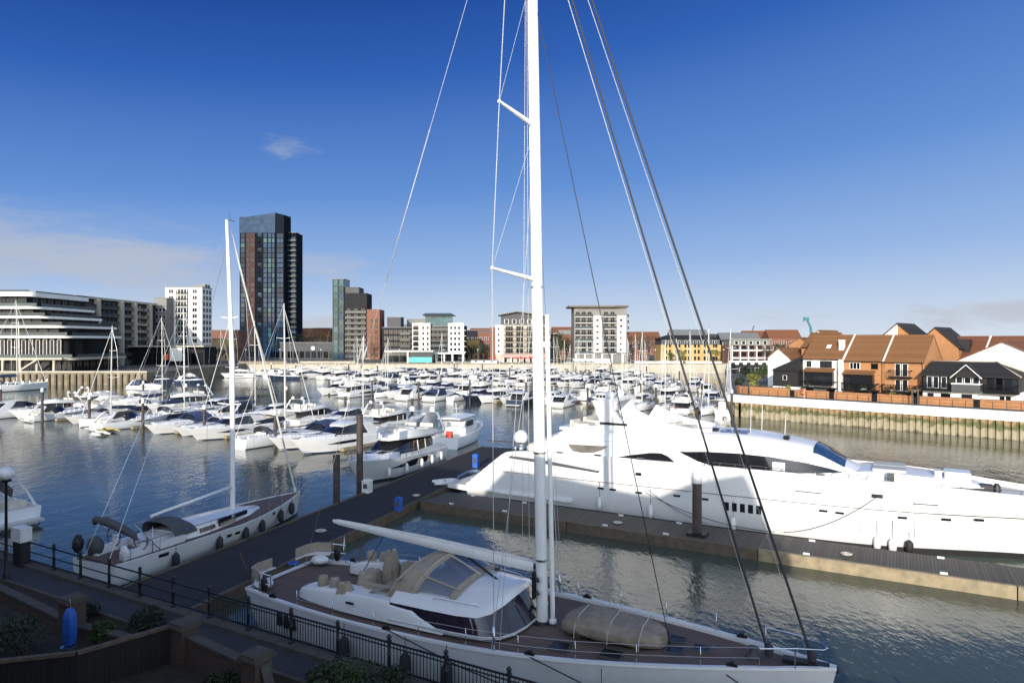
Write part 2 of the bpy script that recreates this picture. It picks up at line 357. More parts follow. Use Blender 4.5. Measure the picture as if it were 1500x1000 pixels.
# ------------------------------------------------------------------ water and land
def water_mat():
    m = bpy.data.materials.new('harbour water'); m.use_nodes = True
    nt = m.node_tree; N = nt.nodes; L = nt.links; b = N['Principled BSDF']
    b.inputs['Base Color'].default_value = (.030, .042, .036, 1); b.inputs['Roughness'].default_value = .04; b.inputs['IOR'].default_value = 1.33
    tc = N.new('ShaderNodeTexCoord')
    def nz(scale, det, sx=1, sy=1, rot=0):
        mp = N.new('ShaderNodeMapping'); mp.inputs['Scale'].default_value = (sx, sy, 1); mp.inputs['Rotation'].default_value = (0, 0, rot); L.new(tc.outputs['Object'], mp.inputs[0])
        n = N.new('ShaderNodeTexNoise'); n.inputs['Scale'].default_value = scale; n.inputs['Detail'].default_value = det; n.inputs['Roughness'].default_value = .55; L.new(mp.outputs[0], n.inputs['Vector']); return n.outputs['Fac']
    a = nz(3.6, 3, 1, .5, .5); c = nz(.8, 3, 1, .55, -.3); d = nz(.03, 3)
    s1 = N.new('ShaderNodeMath'); s1.operation = 'MULTIPLY'; L.new(a, s1.inputs[0])
    mr = N.new('ShaderNodeMapRange'); mr.inputs[1].default_value = .35; mr.inputs[2].default_value = .65; mr.inputs[3].default_value = .08; mr.inputs[4].default_value = .8; L.new(d, mr.inputs[0])
    L.new(mr.outputs[0], s1.inputs[1])
    ad = N.new('ShaderNodeMath'); ad.operation = 'MULTIPLY_ADD'; L.new(c, ad.inputs[0]); ad.inputs[1].default_value = .9; L.new(s1.outputs[0], ad.inputs[2])
    bp = N.new('ShaderNodeBump'); bp.inputs['Strength'].default_value = 1.0; bp.inputs['Distance'].default_value = .05; L.new(ad.outputs[0], bp.inputs['Height']); L.new(bp.outputs['Normal'], b.inputs['Normal'])
    cr = N.new('ShaderNodeValToRGB'); cr.color_ramp.elements[0].color = (.050, .068, .056, 1); cr.color_ramp.elements[1].color = (.068, .080, .058, 1); L.new(d, cr.inputs[0]); L.new(cr.outputs[0], b.inputs['Base Color'])
    return m
g = MB(); g.add([(-4000, -300, 0), (4000, -300, 0), (4000, 5000, 0), (-4000, 5000, 0)], [(0, 1, 2, 3)])
tag(g.build('water', water_mat()), kind='structure')
ZQ = 3.5                                                    # quay level
GRND = mat('ground', (.10, .095, .085), .9, vary=.25, scale=.05)
QY = 272.; LQY = 198.; LQX = -106.
QO = Vector((38, 113)); Q1 = Vector((.70, -.714)); Q2 = Vector((.714, .70))
def Q(q, d): p = QO + Q1*q + Q2*d; return (p.x, p.y)
g = MB()
g.add([(-4000, QY, ZQ), (4000, QY, ZQ), (4000, 5000, ZQ), (-4000, 5000, ZQ)], [(0, 1, 2, 3)])
g.add([(-4000, LQY, ZQ), (LQX, LQY, ZQ), (LQX, QY, ZQ), (-4000, QY, ZQ)], [(0, 1, 2, 3)])
arc = [Q(0, 4.5 - 4.5 * 1) if False else Q(-4.5*math.sin(t), 4.5 - 4.5*math.cos(t)) for t in [math.pi/2 * k / 6 for k in range(7)]]   # rounded quay end
poly = [Q(130, .05)] + [Q(x, .05) for x in (60, 0)] + arc[1:] + [(86, QY), (4000, QY), (4000, 5)]
g.add([(x, y, ZQ + .05) for x, y in poly], [tuple(range(len(poly)))[::-1]])
tag(g.build('ground', GRND), kind='structure')
# far hills
HILL = mat('hill woods', (.05, .06, .05), .95, vary=.4, scale=.01)
for k, (Y, h, x0, x1, se) in enumerate(((900, 12, -900, 1100, 3), (1500, 24, -1600, 1500, 8))):
    q = random.Random(se); mb = MB(); n = 90; rings = []
    for i in range(n + 1):
        x = lerp(x0, x1, i/n); z = ZQ + h * (.55 + .3*math.sin(i*.21 + se) + .15*math.sin(i*.77)) + q.uniform(0, h*.1)
        rings.append([(x, Y - 60, ZQ - .5), (x, Y, z), (x, Y + 200, z * .9), (x, Y + 300, ZQ - .5)])
    mb.loft(rings)
    tag(mb.build('hills', HILL), kind='structure')

# quay walls
def corrug(mb, p0, p1, z0, z1, pitch=.62, dep=.22, topcol=None):
    d = Vector(p1) - Vector(p0); Ln = d.length; u = d / Ln; nrm = Vector((u.y, -u.x)); pitch *= .66; n = int(Ln / pitch); pts = []
    for i in range(n):
        for f, o in ((0, 0), (.1, dep), (.62, dep), (.72, 0)):
            p = Vector(p0) + u * (i + f) * pitch + nrm * o; pts.append(p)
    mb.loft([[(p.x, p.y, z) for p in pts] for z in (z0, z1)], closed=False, smooth=False)
def sheet_mat(name):
    m = mat(name, (.30, .23, .13), .85, vary=.25, scale=.7, streak=.5)
    nt = m.node_tree; N = nt.nodes; L = nt.links; b = N['Principled BSDF']
    src = b.inputs['Base Color'].links[0].from_socket
    tc = N.new('ShaderNodeTexCoord'); sp = N.new('ShaderNodeSeparateXYZ'); L.new(tc.outputs['Object'], sp.inputs[0])
    nz = N.new('ShaderNodeTexNoise'); nz.inputs['Scale'].default_value = 1.1; nz.inputs['Detail'].default_value = 6; L.new(tc.outputs['Object'], nz.inputs['Vector'])
    ad = N.new('ShaderNodeMath'); ad.operation = 'MULTIPLY_ADD'; L.new(nz.outputs['Fac'], ad.inputs[0]); ad.inputs[1].default_value = 2.6; L.new(sp.outputs['Z'], ad.inputs[2])
    cr = N.new('ShaderNodeValToRGB'); e = cr.color_ramp.elements
    e[0].position = .19; e[0].color = (.10, .09, .06, 1); e[1].position = 1; e[1].color = (.30, .17, .09, 1)
    for p, c in ((.27, (.34, .30, .21, 1)), (.46, (.32, .28, .19, 1)), (.53, (.07, .09, .03, 1)), (.63, (.09, .095, .04, 1)), (.70, (.30, .20, .10, 1))):
        x = e.new(p); x.color = c
    mr = N.new('ShaderNodeMapRange'); mr.inputs[1].default_value = .3; mr.inputs[2].default_value = 4.8; L.new(ad.outputs[0], mr.inputs[0]); L.new(mr.outputs[0], cr.inputs[0])
    mx = N.new('ShaderNodeMix'); mx.data_type = 'RGBA'; mx.inputs[0].default_value = .85; L.new(src, mx.inputs[6]); L.new(cr.outputs[0], mx.inputs[7]); L.new(mx.outputs[2], b.inputs['Base Color'])
    return m
SHEET = sheet_mat('sheet piling')
t = thing('quay_wall', 'sheet piled quay wall with white capping below the brown roofed houses', 'quay wall')
mb = MB()
# piles follow the rounded end and the long straight
path = [(86, QY)] + arc[::-1] + [Q(125, 0)]
for a, b in zip(path, path[1:]): corrug(mb, a, b, -1, 2.45, 1.26, .38)
mb.build('sheet_piling', SHEET, t)
mb = MB(); n = len(path); rings = []
for i, p in enumerate(path):
    d = (Vector(path[min(i+1, n-1)]) - Vector(path[max(i-1, 0)])).normalized(); nr = Vector((d.y, -d.x))
    o = Vector(p) + nr * .45; q = Vector(p) - nr * .5
    rings.append([(o.x, o.y, 2.4), (o.x, o.y, 3.62), (q.x, q.y, 3.62), (q.x, q.y, 2.4)])
mb.loft(rings, smooth=False); mb.build('capping_beam', CAPW, t)
t = thing('quay_wall', 'long low quay wall of pale stone across the far end of the marina', 'quay wall')
MB().box(LQX + .5, 86, QY - .6, QY + 0.2, -1, ZQ + .02).build('wall', PALEST, t)
MB().box(LQX + .5, 86, QY - .8, QY + .3, ZQ + .02, ZQ + .4).build('coping', STONE, t)
t = thing('quay_wall', 'tall quay wall with dark timber piles in front of the terraced waterfront building', 'quay wall')
MB().box(-330, LQX, LQY - .8, LQY - .002, -1, ZQ + .02).box(LQX, LQX + .5, LQY - .8, QY, -1, ZQ + .02).build('wall', mat('old quay wall', (.19, .16, .11), .85, vary=.35, scale=.5, streak=.6), t)
MB().box(-330, LQX + .6, LQY - 1., LQY + .4, ZQ + .02, ZQ + .45).build('coping', PALEST, t)
for k in range(22): MB().box(LQX - 1.2 - k*1.9, LQX - .7 - k*1.9, LQY - 1.35, LQY - .82, -1, ZQ - .4).build('pile', TIMBER, t)
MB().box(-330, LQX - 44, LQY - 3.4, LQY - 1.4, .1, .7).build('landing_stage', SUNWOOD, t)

# near promenade, gardens
ZP = 2.1
def ABz(a, b, z): x, y = AB(a, b); return (x, y, z)
g = MB(); g.add([ABz(-140, 15.0, ZP), ABz(40, 15.0, ZP), ABz(40, 16.7, ZP), ABz(-140, 16.7, ZP)], [(0, 1, 2, 3)]); tag(g.build('promenade', PAVE), kind='structure')
g = MB(); g.add([ABz(-140, -60, ZP - .1), ABz(40, -60, ZP - .1), ABz(40, 15.0, ZP - .1), ABz(-140, 15.0, ZP - .1)], [(0, 1, 2, 3)]); tag(g.build('garden_ground', SOIL), kind='structure')
RZ1 = math.atan2(E1.y, E1.x)
t = thing('quay_wall', 'near quay wall below the black railing, mostly hidden behind it', 'quay wall', (*AB(0, 16.7), 0), RZ1)
MB().box(-140, 40, -.35, -.004, -1, ZP - .002).build('wall', CONC, t); MB().box(-140, 40, -.42, .1, ZP, ZP + .1).build('coping', STONED, t)
o = MB().box(-140, 40, 14.93 - 16.7, 15.07 - 16.7, .2, ZP + .04).build('light_seal_kerb', STONED, None, (*AB(0, 16.7), 0), RZ1); tag(o, kind='structure')  # added to stop sunlight leaking through the slit between promenade and garden sheets
# ------------------------------------------------------------------ generic hull
def hull_rings(st, flare=.0, keel=-.7, nb=1):
    """st: list of (s, deck half breadth, deck z, waterline half breadth, s at waterline)"""
    rings = []
    for s, bd, zd, bw, sw in st:
        P = []
        for f, b in ((1, bd), (.72, lerp(bd, bw, .22)), (.4, lerp(bd, bw, .55)), (.1, bw)):
            P.append((lerp(sw, s, f), b, lerp(.0, zd, f)))
        P.append((sw, bw * .8, -.35)); 
        half = P
        ring = [(x, -y, z) for x, y, z in half] + [(sw, 0, keel)] + [(x, y, z) for x, y, z in reversed(half)]
        rings.append(ring)
    return rings
def make_hull(name, st, matl, parent, keel=-.7, bul=.0, bw=.14, deckmat=None, deckname='deck', boot=None):
    mb = MB(); rings = hull_rings(st, 0, keel)
    mb.loft(rings, closed=False, caps=False)
    mb.add(rings[0], [tuple(range(len(rings[0])))]); mb.add(rings[-1], [tuple(range(len(rings[-1])))])
    # inner side of the bulwark and gunwale top
    inn = [[(s, -max(.01, bd - bw), zd), (s, -max(.01, bd - bw), zd - bul)] for s, bd, zd, b2, sw in st]
    for sg in (1, -1):
        mb.loft([[(s, -sg*bd, zd), (s, -sg*max(.005, bd - bw), zd + .015), (s, -sg*max(.005, bd - bw), zd - bul - .02)] for s, bd, zd, b2, sw in st], closed=False, caps=False, smooth=False)
    h = mb.build(name, matl, parent)
    d = MB()
    d.loft([[(s, -max(.004, bd - bw + .01), zd - bul), (s, 0, zd - bul + .03 * min(1, bd)), (s, max(.004, bd - bw + .01), zd - bul)] for s, bd, zd, b2, sw in st], closed=False, caps=False)
    dk = d.build(deckname, deckmat, parent)
    if boot:
        m2 = MB()
        for sg in (1, -1):
            m2.loft([[(lerp(sw, s, f), sg * (lerp(b2, bd, .9 * f) + .012), lerp(0, zd, f)) for f in (.0, .085)] for s, bd, zd, b2, sw in st], closed=False, caps=False)
        m2.build('boot_stripe', boot, parent)
    return h, dk

# ------------------------------------------------------------------ foreground sailing yacht
AX = Vector((.898, -.440)); ARZ = math.atan2(AX.y, AX.x)
ya = thing('sailing_yacht', 'large white sailing yacht with teak deck and very tall mast filling the foreground', 'sailing yacht', (-10.4, 31.1, 0), ARZ)
S_ = smoothed([0, 2, 5, 8, 11, 13, 15, 17, 19, 21, 22.2, 22.75], [(2.2, 1.95, 1.75, .35), (2.62, 1.95, 2.2, 2), (3.0, 1.95, 2.65, 5), (3.15, 1.97, 2.8, 8), (3.12, 2.0, 2.75, 11), (2.95, 2.05, 2.5, 13), (2.6, 2.1, 2.1, 15), (2.1, 2.17, 1.55, 17), (1.5, 2.25, .95, 19), (.8, 2.33, .4, 20.9), (.34, 2.38, .1, 21.8), (.09, 2.4, .02, 22.2)], 3)
xs_ = []
kk = [0, 2, 5, 8, 11, 13, 15, 17, 19, 21, 22.2, 22.75]
for i in range(len(kk) - 1):
    for j in range(3): xs_.append(lerp(kk[i], kk[i+1], j / 3))
xs_.append(22.75)
STA = [(x, *v) for x, v in zip(xs_, S_)]
bdA = lambda s: interp([q[0] for q in STA], [q[1] for q in STA], s); zdA = lambda s: interp([q[0] for q in STA], [q[2] for q in STA], s)
make_hull('hull', STA, HULLW, ya, -1.2, .09, .16, TEAK, boot=NAVY)
mb = MB()
for sg in (1, -1): mb.loft([[(s, sg*(bd + .03), zd - .02), (s, sg*(bd + .02), zd + .07), (s, sg*max(.01, bd - .13), zd + .07), (s, sg*max(.005, bd - .13), zd + .005)] for s, bd, zd, b2, sw in STA])
mb.box(-.04, .1, -2.2, 2.2, 1.94, 2.02)
mb.build('toe_rail', WHITE, ya)
for dx in (0, .42, .84):                                    # three louvres by the quarter
    mb = MB(); mb.slab([(2.25 + dx, 1.0), (2.45 + dx, 1.0), (2.45 + dx, 1.5), (2.25 + dx, 1.5)], lambda x, z: -lerp(interp(xs_, [q[3] for q in STA], x), bdA(x), .9) - .05, lambda x, z: -2.2); mb.build('louvre', DARKM, ya)
mb = MB(); mb.slab([(15.5, 1.0), (16.6, 1.05), (16.6, 1.25), (15.5, 1.2)], lambda x, z: -bdA(x) + .02 - .12 * (2 - z), lambda x, z: -1.4); mb.build('hull_window', GLASS, ya)
# coamings running aft from the deck saloon
def coam(sg):
    rows = []
    for s, yo, yi, z in ((2.55, 1.72, 1.5, 2.08), (2.75, 1.92, 1.3, 2.34), (3.4, 2.1, 1.25, 2.55), (4.6, 2.27, 1.3, 2.66), (6.0, 2.38, 1.4, 2.7), (7.4, 2.44, 1.55, 2.74), (8.6, 2.47, 1.9, 2.62), (9.4, 2.48, 2.2, 2.32), (10.0, 2.47, 2.36, 2.1)):
        rows.append([(s, sg*yo, 1.98), (s, sg*(yo - .05), lerp(1.98, z, .75)), (s, sg*(yo - .16), z), (s, sg*(yi + .05), z + .02), (s, sg*yi, z - .04), (s, sg*yi, 1.98)])
    return MB().loft(rows)
coam(-1).build('coaming', WHITE, ya); coam(1).build('coaming', WHITE, ya)
MB().box(5.6, 5.95, -2.45, -2.40, 2.36, 2.44).build('vent', DARKM, ya)
# deck saloon: rim (roof edge) and base outline, starboard half
RIM = [(7.6, 2.32, 2.74), (8.4, 2.32, 2.74), (9.2, 2.30, 2.72), (10.4, 2.24, 2.70), (11.2, 2.10, 2.70), (11.6, 1.80, 2.80), (11.88, 1.3, 2.98), (12.02, .7, 3.12), (12.06, 0, 3.16)]
BAS = [(7.6, 2.43, 2.04), (8.4, 2.44, 2.04), (9.2, 2.45, 2.05), (10.4, 2.44, 2.07), (11.5, 2.36, 2.08), (12.1, 2.1, 2.09), (12.42, 1.5, 2.1), (12.55, .8, 2.1), (12.58, 0, 2.1)]
def both(P): return [(s, -y, z) for s, y, z in P] + [(s, y, z) for s, y, z in reversed(P[:-1])]
rim, bas = both(RIM), both(BAS)
mb = MB(); mb.loft([bas, [tuple(lerp(a, b, .5) for a, b in zip(p, q)) for p, q in zip(bas, rim)], rim], closed=False)
mb.build('saloon_window', mat('smoked windscreen', (.022, .018, .03), .05, vary=.3, spec=.8), ya)
mb = MB(); mb.loft([[(p[0], p[1] * 1.004, 2.06), (p[0] + (.02 if abs(p[1]) < 2.2 else 0), p[1] * 1.012, 2.15), (p[0], p[1] * .995, 2.16)] for p in bas], closed=False, smooth=False)
mb.build('window_base', WHITE, ya)
rows = []
for s, y, z in RIM:
    row = []; n = 12; crown = {0: 0}.get(s, lerp(.0, .62, min(1, y / 2.2)))
    for k in range(n + 1):
        t = -1 + 2 * k / n; row.append((s - .10 * (1 - abs(t)) * 0, y * t, z + .03 + crown * (1 - t * t) ** .8))
    rows.append(row)
mb = MB(); mb.loft(rows, closed=False, caps=False)
mb.loft([[(p[0], p[1] * 1.0, p[2] - .05), (p[0] + .03, p[1] * 1.012, p[2] - .02), (p[0], p[1], p[2] + .03)] for p in rim], closed=False, caps=False)
mb.build('saloon_roof', WHITE, ya)
for sg in (1, -1):
    mb = MB(); mb.tube([(9.3, sg*1.95, 3.0), (9.5, sg*1.94, 3.07), (10.4, sg*1.9, 3.05), (11.1, sg*1.8, 3.02), (11.2, sg*1.8, 2.95)], .022); mb.build('grab_rail', STEEL, ya)
    mb = MB(); mb.tube([(12.0, sg*.25, 3.13), (12.56, sg*.27, 2.12)], .035); mb.build('windscreen_bar', DARKM, ya)
# spray hood
def arch(st, sb, w, zb, zt, n=14, p=2.6):
    out = []
    for k in range(n + 1):
        a = math.pi * k / n; c, s = math.cos(a), math.sin(a)
        f = abs(s) ** (2 / p); y = -math.copysign(abs(c) ** (2 / p), c) * w
        out.append((lerp(sb, st, f), y, lerp(zb, zt, f)))
    return out
A0 = arch(6.9, 6.6, 1.95, 2.7, 3.15); A1 = arch(7.9, 7.2, 1.95, 2.72, 3.86); A2 = arch(8.8, 8.2, 1.93, 2.74, 4.02); A3 = arch(10.25, 10.1, 1.80, 2.95, 3.42)
A2b = [tuple(lerp(a, b, .1) for a, b in zip(p, q)) for p, q in zip(A2, A3)]; A3a = [tuple(lerp(a, b, .86) for a, b in zip(p, q)) for p, q in zip(A2, A3)]
mb = MB(); mb.loft([A1, [tuple((a + b) / 2 + (.05 if i == 2 else 0) for i, (a, b) in enumerate(zip(p, q))) for p, q in zip(A1, A2)], A2, A2b], closed=False, caps=False)
mb.loft([A3a, A3], closed=False, caps=False)
for k in (3, 11): mb.tube([A2[k], A3[k]], .055, 6)
for k in (0, 14): mb.loft([[A2[k], A3[k]], [tuple(lerp(a, b, .22) for a, b in zip(A2[k], A2[7])), tuple(lerp(a, b, .1) for a, b in zip(A3[k], A3[7]))]], closed=False, caps=False)
hood = mb.build('spray_hood', TAN, ya)
mb = MB(); mb.loft([A2b[1:14], [tuple((a + b) / 2 + (.02 if i == 2 else 0) for i, (a, b) in enumerate(zip(p, q))) for p, q in zip(A2b, A3a)][1:14], A3a[1:14]], closed=False, caps=False)
mb.build('clear_panel', clear_glass('hood window', (.10, .13, .2), .62), hood)
mb = MB(); mb.tube(A2, .04, 6); mb.tube([(p[0], p[1] * 1.01, p[2] + .02) for p in A1], .035, 6); mb.tube([A2[7], A3[7]], .05, 6); mb.build('hood_bow', mat('tan edging', (.42, .37, .29), .8), hood)
for sg in (1, -1):
    mb = MB(); mb.loft([[(6.3, sg*1.95, 2.72), (6.3, sg*1.75, 2.76)], [(7.2, sg*1.97, 3.05), (7.2, sg*1.8, 3.1)], [(7.8, sg*1.9, 3.5), (7.8, sg*1.75, 3.55)]], closed=False, caps=False); mb.build('side_flap', TAN, hood)
# cockpit
MB().box(4.0, 10.0, -1.6, 1.6, 1.99, 2.03).build('cockpit_sole', TEAK, ya)
for sg in (1, -1):
    mb = MB(); lump(mb, (6.6, sg*1.3, 2.28), 1.25, .3, .3, 5 + sg, -.8, .05); mb.build('seat_cushion', TAN, ya)
mb = MB(); lump(mb, (6.25, -.2, 2.35), .22, 1.0, .32, 31, -.8, .05); mb.build('seat_cushion', TAN, ya)
for sg in (1, -1):
    mb = MB(); mb.loft([[(s, sg*(yo + .02), 2.55), (s, sg*yo, z), (s, sg*(yo - .12), z + .06), (s, sg*(yo - .26), z - .02), (s, sg*(yo - .3), 2.3)] for s, yo, z in ((5.7, 1.5, 2.72), (5.85, 1.58, 2.88), (7.0, 1.66, 2.92), (8.3, 1.7, 2.9), (8.45, 1.7, 2.75))]); mb.build('backrest', TAN, ya)
    mb = MB(); mb.box(8.9, 9.6, sg*.9 - .35, sg*.9 + .35, 2.03, 2.6); mb.build('companion_step', WOOD, ya)
MB().box(6.75, 7.65, -.45, .55, 2.45, 2.52).box(6.9, 7.5, -.05, .15, 2.03, 2.45).build('cockpit_table', WOOD, ya)
for i, (x, y, z, rx, ry, h) in enumerate(((5.35, .9, 2.03, .42, .50, 1.42), (5.5, -.95, 2.03, .55, .68, 1.12), (5.2, -1.98, 2.55, .42, .26, .42), (4.9, 1.5, 2.4, .42, .3, .62), (6.0, 1.15, 2.03, .45, .4, .95), (4.95, .25, 2.03, .32, .5, .7))):
    mb = MB(); drape(mb, (x, y, z), rx, ry, h, 40 + i, (.55, .7, .8, .75, .7, .8)[i]); mb.build('canvas_cover', TAN, ya)
for sg, s0 in ((-1, 3.9), (-1, 4.5), (1, 3.6), (1, 4.3)):
    mb = MB(); mb.lathe((s0, sg*1.78, 2.58), [(.21, 0), (.23, .05), (.2, .32), (.17, .4), (.02, .42)], 14); mb.build('winch_cover', TAN, ya)
# pushpit seats with rails
for sg in (1, -1):
    P = [(1.6, sg*2.35, 0), (.9, sg*2.28, 0), (.15, sg*2.0, 0), (-.05, sg*1.5, 0), (-.02, sg*.75, 0)]
    mb = MB()
    for h in (.42, .82): mb.tube([(x, y, 1.98 + h) for x, y, _ in P], .024, 6)
    for x, y, _ in P: mb.tube([(x, y, 1.98), (x, y, 2.8)], .022, 6)
    rail = mb.build('pushpit_rail', STEEL, ya)
    mb = MB(); mb.loft([[(x * .9 + .06, y * .97, 2.45), (x * .9 - .0, y * 1.0, 2.45), (x*.9 - .0, y * 1.0, 2.86), (x * .9 + .06, y * .97, 2.86)] for x, y, _ in P[1:]]); mb.build('rail_pad', TAN, rail)
    mb = MB(); mb.loft([[(x + .15, y * .82, 2.38), (x, y * .96, 2.38), (x, y * .96, 2.44), (x + .15, y * .82, 2.44)] for x, y, _ in P[1:]]); mb.build('rail_seat', WHITE, rail)
    mb = MB(); lump(mb, (.55, sg*1.75, 2.15), .45, .35, .22, 71 + sg, -.8, .1); mb.build('rope_bin', WHITE, ya)
    mb = MB(); lump(mb, (1.15, sg*2.28, 2.35), .16, .12, .33, 75 + sg, -.9, .2); mb.build('horseshoe_buoy', DARKM, ya)
# stanchions and lifelines
for sg in (1, -1):
    line = []
    for s in (3.4, 5.4, 7.4, 9.4, 11.3, 13.2, 15.1, 17.0, 18.9, 20.6):
        b, z = bdA(s) - .08, zdA(s); MB().tube([(s, sg*b, z), (s, sg*(b + .02), z + .68)], .016, 6).build('stanchion', STEEL, ya); line.append((s, sg*(b + .02), z))
    mb = MB()
    for h in (.34, .66): mb.tube([(s, y, z + h) for s, y, z in line], .006, 4)
    mb.build('lifeline', STEEL, ya)
    mb = MB(); mb.tube([(20.6, sg*.88, 2.95), (21.6, sg*.55, 3.02), (22.4, sg*.22, 3.0), (22.5, 0, 3.0)], .02); mb.tube([(21.6, sg*.55, 2.36), (21.6, sg*.55, 3.02)], .02); mb.tube([(20.6, sg*.88, 2.33), (20.6, sg*.88, 2.95)], .02); mb.build('pulpit_rail', STEEL, ya)
    for s in (1.9, 8.0, 13.6, 19.8):
        mb = MB(); mb.obox((s, sg*(bdA(s) - .06), zdA(s) + .07), .34, .08, .09, 0); mb.obox((s, sg*(bdA(s) - .06), zdA(s) + .14), .14, .12, .08, 0); mb.build('cleat', DARKM, ya)
# fore deck
for x, y, w, d in ((14.2, -1.6, .62, .62), (16.0, -1.5, .7, .6), (17.75, .42, .5, .5), (17.85, -.42, .5, .5), (18.65, .02, .5, .45)):
    mb = MB(); mb.box(x - w/2, x + w/2, y - d/2, y + d/2, zdA(x) - .08, zdA(x) - .01); h = mb.build('deck_hatch', HATCH, ya)
    mb = MB(); e = .04
    for a in ((x - w/2 - e, x + w/2 + e, y - d/2 - e, y - d/2), (x - w/2 - e, x + w/2 + e, y + d/2, y + d/2 + e), (x - w/2 - e, x - w/2, y - d/2, y + d/2), (x + w/2, x + w/2 + e, y - d/2, y + d/2)): mb.box(*a, zdA(x) - .08, zdA(x) + .005)
    mb.build('hatch_frame', MGREY, h)
mb = MB(); mb.lathe((20.3, 0, 2.25), [(.22, 0), (.22, .1), (.13, .14), (.12, .3), (.18, .34), (.02, .36)]); mb.build('windlass', MGREY, ya)
mb = MB(); mb.box(21.2, 22.55, -.16, .16, 2.36, 2.47); mb.box(22.3, 22.8, -.09, .09, 2.3, 2.42); mb.build('anchor', DARKM, ya)
# mast, boom and rigging
rake = lambda z: 12.8 - (z - 2.1) * .017
def mp(z, dx=0, dy=0): return (rake(z) + dx, .08 + dy, z)
mb = MB(); mb.tube([mp(2.0), mp(3.0), mp(20), mp(28), mp(33.4)], [.225, .225, .22, .19, .13], 14, flat=.8)
mast = mb.build('mast', ALU, ya)
mb = MB(); mb.tube([mp(2.25, .46, -.06), mp(13.5, .42, -.06)], .085, 10); mb.lathe(mp(2.1, .46, -.06), [(.15, 0), (.15, .1), (.1, .16)], 10); mb.build('furling_foil', ALU, mast)
for z in (4.3, 8.3, 14.5): MB().tube([mp(z), mp(z + .08)], .245, 14, flat=.85).build('mast_band', STEEL, mast)
mb = MB(); mb.lathe(mp(1.98), [(.36, 0), (.34, .06), (.25, .1)], 14); mb.build('mast_collar', DARKM, mast)
mb = MB(); mb.box(rake(12.4) - .1, rake(12.4) + .55, -.1, .0, 12.3, 12.5); mb.build('bracket', ALU, mast)
for z in (3.2, 3.7):
    mb = MB(); mb.tube([mp(z, 0, -.2), mp(z, 0, -.38)], .09, 10); mb.build('mast_winch', STEEL, mast)
mb = MB(); mb.box(rake(3.4) - .28, rake(3.4) - .2, -.2, .1, 2.9, 3.9); mb.build('halyard_rack', DARKM, mast)
SPZ = ((14.8, 15.1, 11.75, 2.02), (20.6, 21.1, 11.85, 1.66), (26.4, 26.9, 11.95, 1.2))
for zr, ze, se, ye in SPZ:
    for sg in (1, -1):
        r0 = Vector(mp(zr)); e = Vector((se, sg*ye + .08, ze)); mb = MB(); mb.tube([r0, r0.lerp(e, .5), e], [.09, .075, .05], 8); mb.sphere(tuple(e), .07); mb.build('spreader', ALU, mast)
for sg in (1, -1):
    mb = MB()
    chain = [(12.35, sg*2.95, 2.1)] + [(se, sg*ye + .08, ze) for zr, ze, se, ye in SPZ] + [mp(32.2)]
    mb.tube(chain, .016, 5)
    mb.tube([(12.2, sg*2.85, 2.1), mp(14.7)], .011, 5); mb.tube([(12.5, sg*2.85, 2.1), mp(20.4)], .010, 5); mb.tube([chain[1], mp(20.5)], .007, 4); mb.tube([chain[2], mp(26.3)], .007, 4)
    mb.build('shroud', WIRE, mast)
    mb = MB(); mb.tube([(12.35, sg*2.95, 2.05), (12.33, sg*2.93, 2.9)], .045, 8); mb.build('turnbuckle', STEEL, mast)
mb = MB(); mb.tube([(22.1, 0.02, 2.45), mp(32.1, .1)], [.042, .03], 8); mb.lathe((22.05, .02, 2.5), [(.12, 0), (.14, .08), (.14, .3), (.06, .4)], 10); mb.build('furled_headsail', ROPE, mast)
mb = MB(); mb.tube([(20.8, 0.02, 2.35), mp(30.3, .1)], [.040, .028], 8); mb.lathe((20.78, .02, 2.4), [(.12, 0), (.14, .08), (.14, .3), (.06, .4)], 10); mb.build('furled_headsail', ROPE, mast)
mb = MB(); a, b = Vector((21.93, .02, 2.6)), Vector(mp(32.1, -.06)); mb.tube([a, b], [.006, .012], 5); a = Vector((20.66, .02, 2.6)); b = Vector(mp(30.3, -.08)); mb.tube([a, a.lerp(b, .45), b], [.006, .010, .016], 5); mb.build('halyard', LROPE, mast)
mb = MB(); mb.tube([(17.6, 0, 2.15), mp(25.0, .15)], .018, 5); mb.tube([(17.6, 0, 2.1), (17.55, 0, 2.6)], .03, 6); mb.build('inner_stay', ROPE, mast)
mb = MB(); mb.tube([(.1, 1.2, 2.0), mp(33.1, -.15)], .010, 6); a, b = Vector((.1, 1.2, 2.0)), Vector(mp(33.1, -.15)); mb.tube([a.lerp(b, .42), a.lerp(b, .62)], .02, 6); mb.tube([a.lerp(b, .3), a.lerp(b, .33)], .035, 6); mb.build('backstay', WIRE, mast)
mb = MB()
for dx, dy in ((-.62, -.35), (-.3, -.42)): mb.tube([mp(32, -.1, dy * .3), mp(4.5, dx, dy)], .010, 4)
mb.build('halyard', LROPE, mast)
g0 = Vector(mp(4.05, -.3)); g1 = Vector((2.75, .15, 4.62)); D = (g1 - g0)
mb = MB(); rings = []
for t, h in ((0, .12), (.02, .19), (.3, .2), (.7, .155), (.97, .105), (1, .06)):
    p = g0 + D * t; w = h * .72
    rings.append([(p.x, p.y + w * a, p.z + h * b) for a, b in ((-.55, -1), (.55, -1), (1, -.3), (1, .7), (.75, 1), (-.75, 1), (-1, .7), (-1, -.3))])
mb.loft(rings); boom = mb.build('boom', ALU, ya)
mb = MB(); mb.loft([[(p.x, p.y + y, p.z + z) for y, z in ((-.13*f, .19*f), (0, .27*f), (.13*f, .19*f))] for p, f in ((g0 + D*.02, 1), (g0 + D*.5, .95), (g0 + D*.96, .5))], closed=False, caps=False); mb.build('furled_sail', SAILC, boom)
